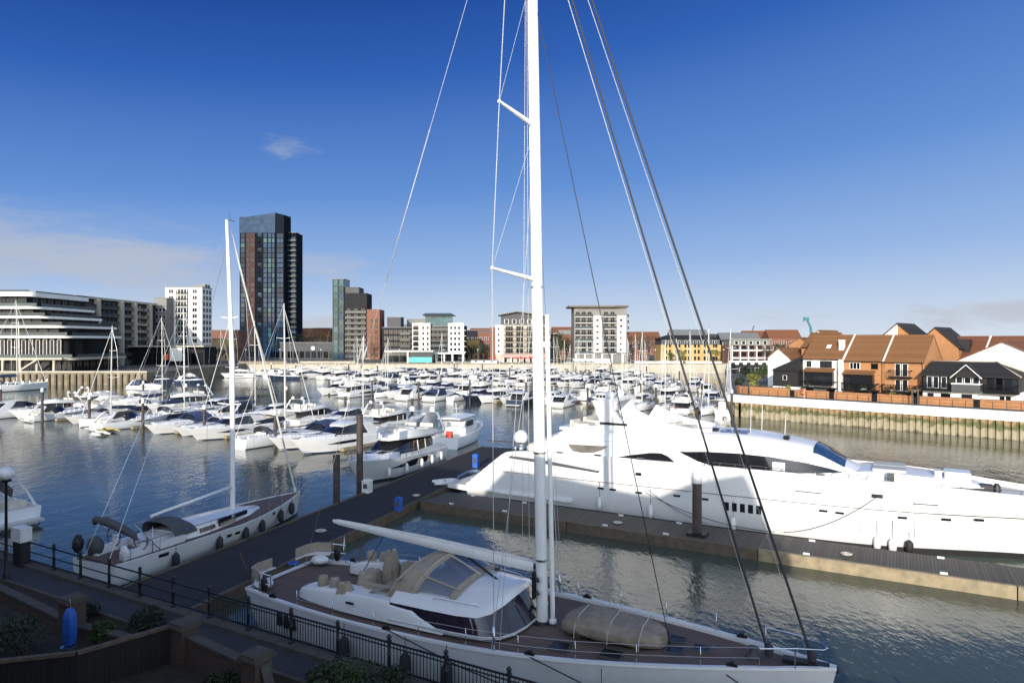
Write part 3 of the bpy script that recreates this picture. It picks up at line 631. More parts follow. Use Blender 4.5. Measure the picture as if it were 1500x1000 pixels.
mb = MB(); mb.tube([g0 + Vector((.02, 0, 0)), g0 + Vector((.28, 0, 0))], .11, 8); mb.build('gooseneck', DARKM, boom)
mb = MB(); a = g0 + D * .3; mb.tube([a + Vector((0, 0, -.2)), mp(2.45, -.25)], .05, 8); mb.build('vang', DARKM, boom)
mb = MB(); a = g0 + D * .72; mb.tube([a + Vector((0, 0, -.15)), (4.2, -.1, 2.1)], .02, 5); mb.build('mainsheet', ROPE, boom)
# boom-end hanging ensign staff
mb = MB(); mb.tube([(.05, -1.9, 2.0), (-.55, -2.0, 3.4)], .02, 6); mb.build('flagstaff', WOOD, ya)
mb = MB(); mb.tube([(1.3, 2.5, 2.05), (1.1, 2.9, 3.1)], .03, 6); mb.build('davit', STEEL, ya)

# things lying on or hanging from the yacht
def onA(s, y, z): return (-10.4 + AX.x*s - AX.y*y, 31.1 + AX.y*s + AX.x*y, z)
t = thing('covered_dinghy', 'dinghy under a tan canvas cover lying on the teak foredeck', 'dinghy', onA(15.6, 0, 2.1), ARZ)
mb = MB(); rings = []
rq = random.Random(4)
for k, (x, w, h) in enumerate(((-1.85, .35, .35), (-1.72, .72, .55), (-1.3, .98, .80), (-.75, 1.06, .92), (-.2, 1.07, .84), (.4, 1.06, .74), (1.0, .98, .68), (1.5, .82, .62), (1.78, .55, .5), (1.9, .25, .35))):
    ring = []
    for j in range(18):
        a = 2*math.pi*j/18; yy = math.copysign(abs(math.cos(a)) ** .62, math.cos(a)) * w; zz = math.sin(a)
        z = .04 + h * .74 * (.42 + (.58 * abs(zz) ** .8 if zz > 0 else -.40 * abs(zz) ** .6)) + .035*math.sin(5*a + x*6) + .02*math.sin(9*a - x*11)
        ring.append((x + .03*math.sin(7*a), yy, z))
    rings.append(ring)
mb.loft(rings); mb.build('canvas_cover', mat('weathered tan canvas', (.25, .205, .155), .9, vary=.2, scale=3, bump=.4, bscale=4), t)
mb = MB()
for x in (-1.1, .1, 1.2):
    mb.tube([(x, -1.1, .1), (x, -1.03, .42), (x, -.5, .71), (x, .5, .71), (x, 1.03, .42), (x, 1.1, .1)], .018, 5)
mb.build('lashing', LROPE, t)
mb = MB(); mb.box(-1.2, -1.0, -.8, .8, -.02, .18); mb.box(.9, 1.1, -.8, .8, -.02, .18); mb.build('chock', TIMBER, t)
def fender(name, label, p, r, h, m, group=None, rope=.6, cat='fender', horiz=None):
    t = thing(name, label, cat, p, 0, group)
    mb = MB(); mb.lathe((0, 0, 0), [(.03, -h*.58), (r*.55, -h*.5), (r*.95, -h*.36), (r, 0), (r*.95, h*.36), (r*.55, h*.5), (.05, h*.58)], 12); mb.build('fender_body', m, t)
    mb = MB(); mb.tube([(0, 0, h*.55), (0, 0, h*.55 + rope)], .014, 5); mb.build('lanyard', ROPE, t)
    return t
for s, lab in ((6.2, 'dark covered fender nearest the stern of the foreground yacht'), (9.0, 'dark covered fender amidships on the foreground yacht, behind the railing'), (10.7, 'dark covered fender on the foreground yacht, below the saloon window'), (16.0, 'grey covered fender hanging under the foredeck of the foreground yacht')):
    fender('fender', lab, onA(s, -bdA(s) - .17, .95), .21, 1.0, FENDB if s < 15 else TAN, 'fenders along the foreground yacht', .6)
for (s, y), (a, b), lab in (((8.0, -3.15), (-3.5, 16.9), 'dark mooring line from the middle of the foreground yacht to the quay'), ((13.6, -2.85), (1.5, 16.9), 'dark mooring line from beside the mast down to the quay'), ((19.6, -1.2), (3.0, 16.9), 'dark mooring line from the foreground yacht bow to the quay')):
    p = Vector(onA(s, y, 2.1)); q = Vector((*AB(a, b), ZP + .1)); m = (p + q) / 2 - Vector((0, 0, .25)); o = thing('mooring_line', lab, 'rope'); MB().tube([p, p.lerp(m, .6) - Vector((0, 0, .1)), m, q.lerp(m, .5) - Vector((0, 0, .07)), q], .022, 5).build('rope', ROPE, o)
# ------------------------------------------------------------------ big motor yacht
MX = Vector((.87, -.493)); MRZ = math.atan2(MX.y, MX.x)
MXO = (-2.9, 58.2)
def onM(s, y, z): return (MXO[0] + MX.x*s - MX.y*y, MXO[1] + MX.y*s + MX.x*y, z)
ym = thing('motor_yacht', 'huge sleek white motor yacht with eye shaped dark windows beyond the long jetty', 'motor yacht', (*MXO, 0), MRZ)
km = [.9, 2.2, 3.5, 4.8, 7, 12, 20, 26, 29, 31.5, 34, 37.5, 40.5, 42.3, 42.8]
vm = [(3.25, 1.1, 3.1, 1.0), (3.4, 2.05, 3.2, 2.2), (3.5, 3.05, 3.3, 3.5), (3.58, 3.95, 3.4, 4.8), (3.62, 4.2, 3.45, 7), (3.68, 4.3, 3.5, 12), (3.70, 4.32, 3.55, 20), (3.68, 4.32, 3.45, 26), (3.6, 4.3, 3.2, 29), (3.4, 4.25, 2.7, 31.3), (2.95, 4.12, 1.95, 33.3), (2.0, 3.9, .9, 36), (.95, 3.78, .25, 38.2), (.25, 3.72, .05, 39.2), (.06, 3.7, .01, 39.5)]
SM_ = smoothed(km, vm, 3); xm = []
for i in range(len(km) - 1):
    for j in range(3): xm.append(lerp(km[i], km[i+1], j / 3))
xm.append(km[-1])
STM = [(x, *v) for x, v in zip(xm, SM_)]
bdM = lambda s: interp(xm, [q[1] for q in STM], s); zdM = lambda s: interp(xm, [q[2] for q in STM], s); bwM = lambda s: interp(xm, [q[3] for q in STM], s); swM = lambda s: interp(xm, [q[4] for q in STM], s)
def yhM(s, z):
    b, w, zd = bdM(s), bwM(s), zdM(s); f = max(0, min(1, z / zd))
    return interp([0, .1, .4, .72, 1], [w, w, lerp(b, w, .55), lerp(b, w, .22), b], f)
make_hull('hull', STM, HULLW, ym, -1.0, .3, .16, DECKP, boot=BLACK)
def stripM(pts, off, h, m, nm, sg=-1):
    mb = MB(); mb.loft([[(s, sg*(yhM(s, z) + o), z + dz) for o, dz in ((-.05, 0), (off, 0), (off, h), (-.05, h))] for s, z in pts], smooth=False); return mb.build(nm, m, ym)
for sg in (-1, 1):
    stripM([(x, lerp(2.42, 2.55, (x - 4.5) / 35)) for x in [4.5 + k for k in range(35)]], .035, .035, MGREY, 'rubbing_strake', sg)
    stripM([(x, .74) for x in (0.9, 2, 4, 6, 8, 9.6, 10.4)], .28, .14, WHITE, 'spray_rail', sg)
MB().box(-.9, 1.1, -3.05, 3.05, .75, .92).build('swim_platform', DECKP, ym)
MB().loft([[(-.95, -3.1, .55), (-.95, 3.1, .55), (-.98, 3.12, .78), (-.98, -3.12, .78)], [(1.2, -3.25, .5), (1.2, 3.25, .5), (1.2, 3.25, .74), (1.2, -3.25, .74)]], smooth=False).build('platform_edge', HULLW, ym)
# transom door in the slope, steps
for sg in (1, -1):
    mb = MB()
    for k in range(6): mb.box(1.3 + k*.55, 1.85 + k*.55, sg*2.6 - .45, sg*2.6 + .45, 1.0 + k*.42, 1.28 + k*.42 + .25)
    mb.build('stern_steps', DECKP, ym)
mb = MB(); mb.loft([[(1.25, -1.9, 1.15), (1.25, 1.9, 1.15)], [(4.6, -1.9, 3.75), (4.6, 1.9, 3.75)], [(5.2, -1.9, 3.95), (5.2, 1.9, 3.95)]], closed=False, caps=False); mb.build('garage_door', WHITE, ym)
MB().slab([(5.0, 3.55), (12.5, 3.1), (12.6, 3.25), (8, 3.65), (5.2, 3.72)], lambda x, z: -yhM(x, z) - .02, lambda x, z: -yhM(x, z) + .3).build('recess_shade', MGREY, ym)  # grey panel on the hull: shade of a recessed deck put in as colour
# superstructure, lofted along s: (s, base half-width, shoulder half-width, shoulder z, roof half-width, roof z)
SUP = [(7.6, 3.0, 2.95, 4.7, 2.7, 4.95), (8.2, 3.05, 2.98, 4.95, 2.65, 5.35), (10, 3.08, 2.95, 5.3, 2.5, 5.75), (13, 3.1, 2.93, 5.5, 2.45, 5.95), (16, 3.1, 2.92, 5.55, 2.4, 6.1), (19, 3.1, 2.9, 5.55, 2.35, 6.2), (22, 3.08, 2.85, 5.5, 2.3, 6.2), (24, 3.0, 2.7, 5.38, 2.15, 6.05), (25.5, 2.9, 2.52, 5.22, 1.95, 5.85), (26.7, 2.75, 2.3, 5.0, 1.75, 5.6), (27.5, 2.62, 2.1, 4.75, 1.6, 5.15), (28.4, 2.45, 1.95, 4.45, 1.5, 4.62), (29.5, 2.2, 1.8, 4.2, 1.3, 4.3)]
def supring(s, b, h, zh, r, zr):
    half = [(b, 3.85), (lerp(b, h, .5), lerp(3.85, zh, .5)), (h, zh), (lerp(h, r, .5) + .1, lerp(zh, zr, .62)), (r, zr), (r * .5, zr + .1), (0, zr + .14)]
    return [(s, -y, z) for y, z in half] + [(s, y, z) for y, z in reversed(half[:-1])]
SUPS = smoothed([q[0] for q in SUP], [q[1:] for q in SUP], 3); sx = []
for i in range(len(SUP) - 1):
    for j in range(3): sx.append(lerp(SUP[i][0], SUP[i+1][0], j/3))
sx.append(SUP[-1][0])
supr = [supring(x, *v) for x, v in zip(sx, SUPS)]
def ysup(s, z):
    v = [interp(sx, [q[k] for q in SUPS], s) for k in range(5)]; b, h, zh, r, zr = v
    return interp([3.85, lerp(3.85, zh, .5), zh, lerp(zh, zr, .62), zr], [b, lerp(b, h, .5), h, lerp(h, r, .5) + .1, r], z)
mb = MB(); mb.loft(supr); sup = mb.build('superstructure', WHITE, ym)
# sweeping overhang line of the deck above the aft deck
def sidewin(nm, outline, m, off=.03, both=True):
    for sg in ((-1, 1) if both else (-1,)):
        # dense outline strip: triangulate by columns so that the pane follows the side
        xs = sorted(set([p[0] for p in outline]))
        lo_, hi_ = min(xs), max(xs); n = 24; top = []; bot = []
        for k in range(n + 1):
            x = lerp(lo_, hi_, k / n); zs = []
            for (x0, z0), (x1, z1) in zip(outline, outline[1:] + outline[:1]):
                if x0 != x1 and min(x0, x1) - 1e-6 <= x <= max(x0, x1) + 1e-6: zs.append(lerp(z0, z1, (x - x0) / (x1 - x0)))
            if not zs: zs = [outline[0][1]]
            top.append((x, max(zs))); bot.append((x, min(zs)))
        mb = MB()
        f = lambda x, z: sg * (ysup(x, z) + off)
        g = lambda x, z: sg * (ysup(x, z) - .08)
        rows = []
        for (x, a), (_, b) in zip(top, bot):
            a = max(a, b + .01); mid = (a + b) / 2
            rows.append([(x, g(x, b), b), (x, f(x, b), b), (x, f(x, mid), mid), (x, f(x, a), a), (x, g(x, a), a)])
        mb.loft(rows, closed=True, caps=True); mb.build(nm, m, sup)
sidewin('side_window', [(18.15, 4.97), (20, 5.12), (22, 5.16), (24, 5.08), (26, 4.86), (27.3, 4.6), (28.2, 4.37), (26.5, 4.24), (24.3, 4.12), (22, 4.12), (20.5, 4.2), (19.4, 4.45), (18.7, 4.75)], GLASS)
sidewin('saloon_window', [(13.16, 4.12), (14.8, 4.5), (16.2, 4.75), (16.9, 4.78), (17.4, 4.6), (17.95, 4.2), (17.5, 3.97), (15.5, 3.92), (14.2, 4.02)], GLASS)
sidewin('aft_screen', [(9.84, 4.87), (11.4, 4.92), (12.93, 4.95), (12.5, 4.62), (11.84, 4.40), (10.9, 4.34), (10.24, 4.40), (10.0, 4.6)], mat('grey screen', (.16, .145, .13), .15, vary=.3, scale=1))
MB().obox((24.55, -2.93, 4.3), .75, .05, .5, 0).build('window_blind', WHITE, sup)
# windscreen patch on the slope
rows = []
for x in (26.45, 26.75, 27.1, 27.5, 27.9, 28.25):
    v = [interp(sx, [q[k] for q in SUPS], x) for k in range(5)]; ring = supring(x, *v)
    rows.append([(p[0] + .03, p[1], p[2] + .03) for p in ring[3:10]])
mb = MB(); mb.loft(rows, closed=False, caps=False); mb.build('windscreen', mat('blue windscreen', (.02, .05, .11), .05, vary=.2, spec=.8), sup)
mb = MB()
for y in (-.9, 0, .9): mb.tube([(26.5, y, 5.82), (27.5, y*.95, 5.35), (28.25, y*.9, 4.85)], .02, 5)
mb.build('wiper', DARKM, sup)
for k in range(3):
    mb = MB(); mb.box(20.6 + k*.62, 21.1 + k*.62, -1.5, -.3, 6.27, 6.40); mb.build('roof_louvre', mat('blue louvre', (.05, .07, .16), .2), sup)
# flybridge: coaming, arch and forward fins
mb = MB(); rows = []
for x, w, z in ((8.6, 2.2, 5.45), (9.4, 2.45, 5.95), (10.5, 2.5, 6.25), (13, 2.48, 6.35), (16, 2.42, 6.45), (18, 2.25, 6.5), (19.2, 1.9, 6.5), (19.9, 1.2, 6.45)):
    rows.append([(x, -w, z - .55), (x, -w - .02, z), (x, -w + .14, z + .02), (x, -w + .16, z - .5)])
mb.loft(rows, smooth=False); mb.loft([[(x, -y, z) for x, y, z in r] for r in rows], smooth=False); mb.box(19.75, 19.95, -1.2, 1.2, 6.1, 6.47)
mb.box(8.7, 19.6, -2.1, 2.1, 5.8, 6.02)
fly = mb.build('flybridge', WHITE, ym)
for x0, x1, y0, y1, z in ((9.6, 11.0, -1.9, -.6, 6.5), (9.6, 11.0, .6, 1.9, 6.5), (14.8, 16.2, -2.0, -.9, 6.55), (14.8, 16.6, .9, 2.0, 6.55), (17.2, 18.4, -.9, .9, 6.6)):
    z -= .18; mb = MB(); mb.box(x0, x1, y0, y1, 6.02, z); mb.box(x0 - .12, x0 + .15, y0, y1, 6.02, z + .22); mb.build('deck_sofa', mat('cream cushion', (.62, .57, .48), .8), fly)
for sg in (-1, 1):
    MB().slab([(12.5, 5.9), (11.85, 7.2), (11.7, 8.2), (13.0, 8.27), (13.15, 7.5), (13.75, 6.7), (14.6, 5.95)], sg*2.0, sg*2.4).build('arch_leg', WHITE, ym)
    MB().slab([(14.0, 6.25), (14.9, 7.62), (15.6, 7.3), (16.6, 6.95), (17.4, 6.72), (19.4, 6.45), (19.0, 6.2)], sg*2.18, sg*2.32).build('wind_fin', WHITE, ym)
MB().slab([(11.7, 8.0), (11.75, 8.25), (13.0, 8.31), (13.05, 8.05)], -2.0, 2.0).build('arch_top', WHITE, ym)
MB().box(12.1, 14.2, -2.44, -2.405, 6.42, 6.60).build('arch_slot', DARKM, ym)
for y, r in ((-1.1, .3), (1.1, .3)):
    mb = MB(); mb.lathe((12.4, y, 8.25), [(r*.6, 0), (r*.9, .09), (r, .28), (r*.85, .42), (r*.5, .52), (.03, .56)], 14); mb.build('radar_dome', WHITE, ym)
mb = MB(); mb.box(12.2, 12.4, -.7, .7, 8.5, 8.6); mb.tube([(12.3, 0, 8.25), (12.3, 0, 8.5)], .08, 8); mb.build('radar_scanner', WHITE, ym)
for x, y, z, h in ((22.4, -.6, 6.3, 2.2), (22.9, .8, 6.3, 2.0), (24.4, .9, 6.1, 1.4)): MB().tube([(x, y, z), (x + .05, y, z + h)], [.03, .012], 6).build('aerial', WHITE, ym)
# hull openings
for s, z in ((15.5, 3.31),): MB().obox((s, -yhM(s, z) - .01, z - .1), .42, .06, .2, 0).build('porthole', GLASS, ym)
for s, z in ((12.67, 2.02), (13.58, 2.02), (15.5, 2.01), (18.18, 2.1), (20.05, 2.08), (28.1, 2.13), (27.2, 2.16), (31.4, 2.18), (33.6, 2.25), (35.2, 2.34)):
    MB().slab([(s - .22, z - .07), (s + .22, z - .07), (s + .25, z), (s + .22, z + .07), (s - .22, z + .07), (s - .25, z)], lambda x, zz: -yhM(x, zz) - .03, lambda x, zz: -yhM(x, zz) + .1).build('porthole', GLASS, ym)
for k in range(5):
    s = 21.45 + k * .5; MB().slab([(s - .15, 1.5), (s + .15, 1.5), (s + .15, 2.05), (s - .15, 2.05)], lambda x, zz: -yhM(x, zz) - .03, lambda x, zz: -yhM(x, zz) + .1).build('hull_window', GLASS, ym)
MB().slab([(29.8, 3.25), (30.4, 3.25), (30.4, 3.48), (29.8, 3.48)], lambda x, zz: -yhM(x, zz) - .03, lambda x, zz: -yhM(x, zz) + .1).build('hawse_hole', DARKM, ym)
for s0, s1, z in ((25.6, 27.1, 3.2), (31.9, 33.2, 3.05)): MB().slab([(s0, z), (s1, z), (s1, z + .06), (s0, z + .06)], lambda x, zz: -yhM(x, zz) - .02, lambda x, zz: -yhM(x, zz) + .05).build('hull_vent', MGREY, ym)
# fore deck trunk, sun pads, lockers, rails
tr = [(28.6, 1.9, 4.35), (29.4, 2.0, 4.5), (31, 1.95, 4.48), (33, 1.6, 4.38), (34.6, 1.15, 4.25), (35.6, .8, 4.0)]
MB().loft([[(x, -w, 3.9), (x, -w + .1, z), (x, 0, z + .08), (x, w - .1, z), (x, w, 3.9)] for x, w, z in tr]).build('trunk_cabin', WHITE, ym)
for x0, x1, y0, y1 in ((29.8, 31.6, -1.5, -.1), (29.8, 31.6, .1, 1.5)): MB().box(x0, x1, y0, y1, 4.5, 4.68).build('sun_pad', mat('grey cushion', (.4, .4, .4), .8), ym)
MB().box(33.6, 34.9, -1.1, .3, 4.1, 4.75).box(33.1, 33.45, -.9, 0, 4.2, 4.72).build('deck_locker', WHITE, ym)
mb = MB(); mb.box(35.2, 36.0, -.8, -.2, 3.75, 4.1); mb.lathe((36.2, -.5, 3.6), [(.2, 0), (.2, .4), (.1, .6)]); mb.build('windlass', DARKM, ym)
MB().box(30.6, 31.0, -2.55, -2.3, 4.0, 4.6).build('cleat_post', MGREY, ym)
for sg in (-1, 1):
    mb = MB(); P = [(x, sg*(bdM(x) - .1), zdM(x)) for x in [20 + .95*k for k in range(23)]]
    for x, y, z in P: mb.tube([(x, y, z), (x + .12, y, z + .22)], .02, 5)
    mb.tube([(x + .12, y, z + .22) for x, y, z in P], .018, 5); mb.build('guard_rail', MGREY, ym)  # rail kept grey: shadows and gaps along the gunwale put into its colour
# passerelle and dome aft
mb = MB(); mb.lathe((3.3, 1.6, 2.9), [(.12, 0), (.12, .85), (.4, .95), (.6, 1.3), (.62, 1.5), (.5, 1.85), (.25, 2.05), (.02, 2.1)], 16); mb.build('satellite_dome', WHITE, ym)
mb = MB(); mb.box(1.6, 7.2, -1.2, -.85, 4.25, 4.34); mb.build('passerelle', MGREY, ym)
mb = MB()
for x, y in ((4.2, -1.0),): mb.tube([(x, y, 3.3), (x, y, 4.25)], .05, 6)
mb.build('passerelle_post', STEEL, ym)
for x, y, a, b, c in ((6.4, -1.5, .7, .9, .45), (8.0, .5, .8, 1.2, .5), (6.2, .9, .6, .6, .5)):
    mb = MB(); lump(mb, (x, y, 4.15), a, b, c, int(x*10), -.4, .05); mb.build('aft_seating', mat('cream cushion', (.62, .57, .48), .8), ym)
# fenders and lines
for i, (s, z, r, h) in enumerate(((12.62, .95, .17, .8), (16.4, .85, .18, .85), (30.1, .55, .2, .7), (30.9, .5, .22, .7), (21.9, .7, .18, .8))):
    fender('fender', ['white fender hanging below the triangular saloon window of the motor yacht', 'white fender left of the pile with white cap', 'fat white fender beside a black one at the jetty end', 'fat white fender, right one of the pair by the jetty joint', 'white fender below the five square hull windows'][i], onM(s, -yhM(s, 1) - r - .02, z), r, h, FENDW, 'white fenders on the motor yacht', 1.1)
fender('fender', 'black fender wedged at the hull by the jetty joint', onM(31.75, -yhM(31.75, .7) - .24, .5), .22, .65, BLACK, None, .5)
def rope_thing(p, q, sag, lab, r=.02, m=None):
    p, q = Vector(p), Vector(q); o = thing('mooring_line', lab, 'rope'); n = 10
    MB().tube([p.lerp(q, k/n) - Vector((0, 0, sag * 4 * (k/n) * (1 - k/n))) for k in range(n + 1)], r, 5).build('rope', m or ROPE, o)
rope_thing(onM(30.1, -3.6, 3.35), onM(25.0, -4.0, .65), .5, 'dark mooring line from the hawse hole of the motor yacht down to the jetty')
rope_thing(onM(16.2, -3.72, 2.3), onM(20.3, -4.2, .65), .25, 'upper of two dark mooring lines behind the capped pile')
rope_thing(onM(16.0, -3.72, 2.1), onM(24.5, -4.1, .65), .5, 'lower long mooring line running behind the capped pile')
SEAM = mat('panel seam', (.25, .25, .25), .6)
def seamS(pts, h=.02):
    for sg in (-1, 1): MB().loft([[(s, sg*(ysup(s, z) - .03), z), (s, sg*(ysup(s, z) + .008), z), (s, sg*(ysup(s, z + h) + .008), z + h), (s, sg*(ysup(s, z + h) - .03), z + h)] for s, z in pts], smooth=False).build('panel_seam', SEAM, sup)
seamS([(8.4 + k*.6, 5.28 + .0045*k) for k in range(28)]); seamS([(13 + k*.5, 3.9) for k in range(30)])
for s0, z0, z1 in ((32.0, 1.0, 3.3), (29.2, 1.0, 2.4), (8.9, 2.7, 3.6), (10.3, 2.7, 3.5), (24.9, 2.7, 4.1), (26.0, 2.7, 4.1)):
    MB().slab([(s0, z0), (s0 + .03, z0), (s0 + .03, z1), (s0, z1)], lambda x, zz: -yhM(x, zz) - .012, lambda x, zz: -yhM(x, zz) + .05).build('panel_seam', SEAM, ym)
MB().slab([(24.93, 4.08), (26.0, 4.08), (26.0, 4.11), (24.93, 4.11)], lambda x, zz: -yhM(x, zz) - .012, lambda x, zz: -yhM(x, zz) + .05).build('panel_seam', SEAM, ym)
for s0 in (9.2, 12.2, 15.4, 22.5, 26.8):
    MB().box(s0, s0 + .5, -yhM(s0, 4.3) - .05, -yhM(s0, 4.3) + .12, zdM(s0) + .02, zdM(s0) + .12).build('fairlead', STEEL, ym)
for x in (20.0, 24.6): MB().box(x, x + .34, -1.3, -.7, 6.24 if x < 22 else 6.05, 6.5 if x < 22 else 6.28).build('deck_hatch', HATCH, ym)
mb = MB(); mb.tube([(20.4, .6, 6.2), (20.4, .6, 6.9)], .04, 6); mb.lathe((20.4, .6, 6.85), [(.02, 0), (.16, .05), (.16, .25), (.02, .3)], 10); mb.build('search_light', STEEL, ym)
# ------------------------------------------------------------------ pontoons
JZ = .6
t = thing('jetty', 'long floating jetty with timber edge, paler along its sunlit stretch, alongside the motor yacht', 'jetty', (*AB(-31, 40.8), 0), RZ1)
for k in range(4):
    MB().box(k*12 + .03, k*12 + 11.97, .25, 3.75, .05, JZ).build('deck', DECKG, t)
    MB().box(k*12 + .03, k*12 + 11.97, 0, .249, -.1, JZ + .05).build('edge_beam', SUNWOOD if k > 1 else TIMBER, t)  # paler beam on the sunlit sections, darker on the shaded: light put into colour
    MB().box(k*12 + .1, k*12 + 11.9, .3, 3.7, -.4, .045).build('float', CONC, t)
MB().box(11.97, 12.03, 0.2, 3.8, .2, JZ + .02).build('joint', DARKM, t)
for k in (24, 36): MB().box(k - .03, k + .03, 0.2, 3.8, .2, JZ + .02).build('joint', DARKM, t)
for k in (2.5, 7, 14.5, 18.5, 26.5, 33, 38, 42):
    for y in (.5, 3.4): MB().obox((k, y, JZ + .004), .34, .09, .1, 0).build('cleat', FENDW, t)
P2 = Vector((.33, .944)); P2RZ = math.atan2(-P2.x, P2.y)     # local y runs along the walkway
t = thing('walkway_pontoon', 'broad dark walkway pontoon leading away from the railing between the two sailing yachts', 'pontoon', (-18.3, 19.6, 0), P2RZ)
for k in range(5):
    MB().box(-5.0, -.02, k*12 + .02, k*12 + 11.98, .1, .5).build('deck', DECKD, t)
    MB().box(-.018, .22, k*12 + .02, k*12 + 11.98, -.15, .58).box(-5.22, -5.002, k*12 + .02, k*12 + 11.98, -.15, .56).build('edge_beam', TIMBER, t)
    MB().box(-4.9, -.1, k*12 + .1, k*12 + 11.9, -.4, .095).build('float', CONC, t)
def pile(px, py_base, top, r, label, zb=.5, group=None, cap=.45, capm=None):
    Y = (CAMZ - zb) * 1000 / (py_base - 500); x = (px - 750) / 1000 * Y
    return pile_at(x, Y, top, r, label, group, cap, capm)
def pile_at(x, Y, top, r, label, group=None, cap=.45, capm=None):
    t = thing('mooring_pile', label, 'pile', (x, Y, 0), 0, group)
    MB().lathe((0, 0, -1.5), [(r, 0), (r, top + 1.5 - cap)], 14).build('shaft', PILEM, t)
    MB().lathe((0, 0, top - cap), [(r + .015, 0), (r + .015, cap * .75), (r * .6, cap), (.02, cap + .02)], 14).build('cap', capm or PILEW, t)
    return t
pp = pile(1021, 783, 4.55, .29, 'brown steel pile with white cap in front of the motor yacht hull', .6, None, .75)
MB().obox((0, -.1, .62), 1.15, .9, .16, RZ1).obox((0, .0, .3), 1.0, .8, .33, RZ1).build('pile_guide', DARKM, pp)
pile(493, 737, 3.9, .26, 'shorter dark pile at the left end of the walkway junction', .2, None, .1, PILEM)
pile(527, 722, 6.6, .27, 'tall dark pile standing before the bow of the flybridge yacht', .2, None, .1, PILEM)
def pedestal(px, py, label, m, h=1.0, w=.45, z=.5, cat='service post', name='service_post', topm=None):
    Y = (CAMZ - z) * 1000 / (py - 500); x = (px - 750) / 1000 * Y
    t = thing(name, label, cat, (x, Y, z), P2RZ)
    mb = MB(); mb.box(-w/2, w/2, -w/2, w/2, 0, h * .86); mb.build('cabinet', m, t)
    mb = MB(); mb.loft([[(sx_ * w*f, sy_ * w*f, z_) for sx_, sy_ in ((-1, -1), (1, -1), (1, 1), (-1, 1))] for f, z_ in ((.54, h*.86), (.54, h*.92), (.3, h))], smooth=False); mb.build('lid', topm or m, t)
    MB().box(-w*.3, w*.3, -w/2 - .02, -w/2, h*.35, h*.7).build('panel', MGREY, t)
    return t
pedestal(538, 721, 'white service cabinet on the walkway beside the tall pile', FENDW, 1.05, .62)
pedestal(584, 748, 'blue service post at the walkway corner near the jetty', BLUEP, 1.0, .42)
pedestal(697, 684, 'blue service post by the stern of the motor yacht', BLUEP, 1.3, .5)
def dinghy_small(px, py, label, m, L=2.4, rz=0, z=.5):
    Y = (CAMZ - z) * 1000 / (py - 500); x = (px - 750) / 1000 * Y
    t = thing('dinghy', label, 'dinghy', (x, Y, z), rz)
    mb = MB(); w = L*.24
    pts = [(-L/2, -w, .2), (L*.15, -w, .2), (L*.4, -w*.6, .24), (L/2, 0, .28), (L*.4, w*.6, .24), (L*.15, w, .2), (-L/2, w, .2)]
    mb.tube(pts, [.14, .19, .18, .16, .18, .19, .14], 8); mb.build('tube', m, t)
    MB().box(-L/2 + .05, L*.35, -w*.8, w*.8, .08, .14).build('floor', MGREY, t); MB().box(-.1, .15, -w*.85, w*.85, .24, .29).build('thwart', TIMBER, t)
    return t
dinghy_small(652, 709, 'small white tender lying on the walkway near the motor yacht stern', FENDW, 2.0, .3)
dinghy_small(690, 698, 'grey and blue inflatable tender behind the motor yacht platform', mat('blue grey hypalon', (.16, .22, .32), .5), 2.6, 1.2)

def coil(px, py, lab, m, r=.35, z=.52):
    x, Y = ((px - 750) / 1000 * (CAMZ - z) * 1000 / (py - 500), (CAMZ - z) * 1000 / (py - 500)); t = thing('coiled_line', lab, 'rope', (x, Y, z)); n = 70
    MB().tube([((r*.55 + r*.45*k/n) * math.cos(k*.55), (r*.55 + r*.45*k/n) * math.sin(k*.55), .03 + .05*(k % 23)/23) for k in range(n)], .028, 5).build('coil', m, t)
coil(470, 778, 'pale coiled rope on the walkway beside the left sailing yacht bow', LROPE); coil(430, 826, 'blue coiled hose on the walkway between the two sailing yachts', BLUEP, .3); coil(610, 726, 'pale coiled rope at the corner of walkway and jetty', LROPE, .3); coil(905, 766, 'pale coiled rope on the jetty beside the motor yacht', LROPE, .3, .63); coil(1240, 812, 'pale coiled rope on the sunlit part of the jetty', LROPE, .3, .63)
# ------------------------------------------------------------------ boat kit: local x forward, stern at 0, waterline at z = 0
def stations(L, B, fb, fbow, kind='motor', n=13):
    out = []
    for i in range(n):
        t = i / (n - 1); s = L * t
        if kind == 'sail':
            bd = B/2 * (1 - .30 * (1 - t) ** 2.2 if t < .45 else max(.02, (1 - ((t - .42) / .585) ** 2.15)) * .985); bw = bd * lerp(.86, .55, t); sw = s * .975 if t > .5 else s
        else:
            bd = B/2 * (.92 + .08 * min(1, t / .35) if t < .5 else max(.02, 1 - ((t - .48) / .525) ** 2.6)); bw = bd * lerp(.93, .62, t ** 1.5) * (1 if t < .7 else lerp(1, .35, (t - .7) / .3)); sw = s if t < .6 else lerp(s, L * .6 + (s - L*.6) * .66, 1)
        out.append((s, max(.03, bd), lerp(fb, fbow, t ** 1.6), max(.01, bw), sw))
    return out
def at(st, s):
    return [interp([q[0] for q in st], [q[k] for q in st], s) for k in range(5)]
def yhull(st, s, z):
    _, b, zd, w, _ = at(st, s); f = max(0, min(1, z / zd)); return interp([0, .1, .4, .72, 1], [w, w, lerp(b, w, .55), lerp(b, w, .22), b], f)
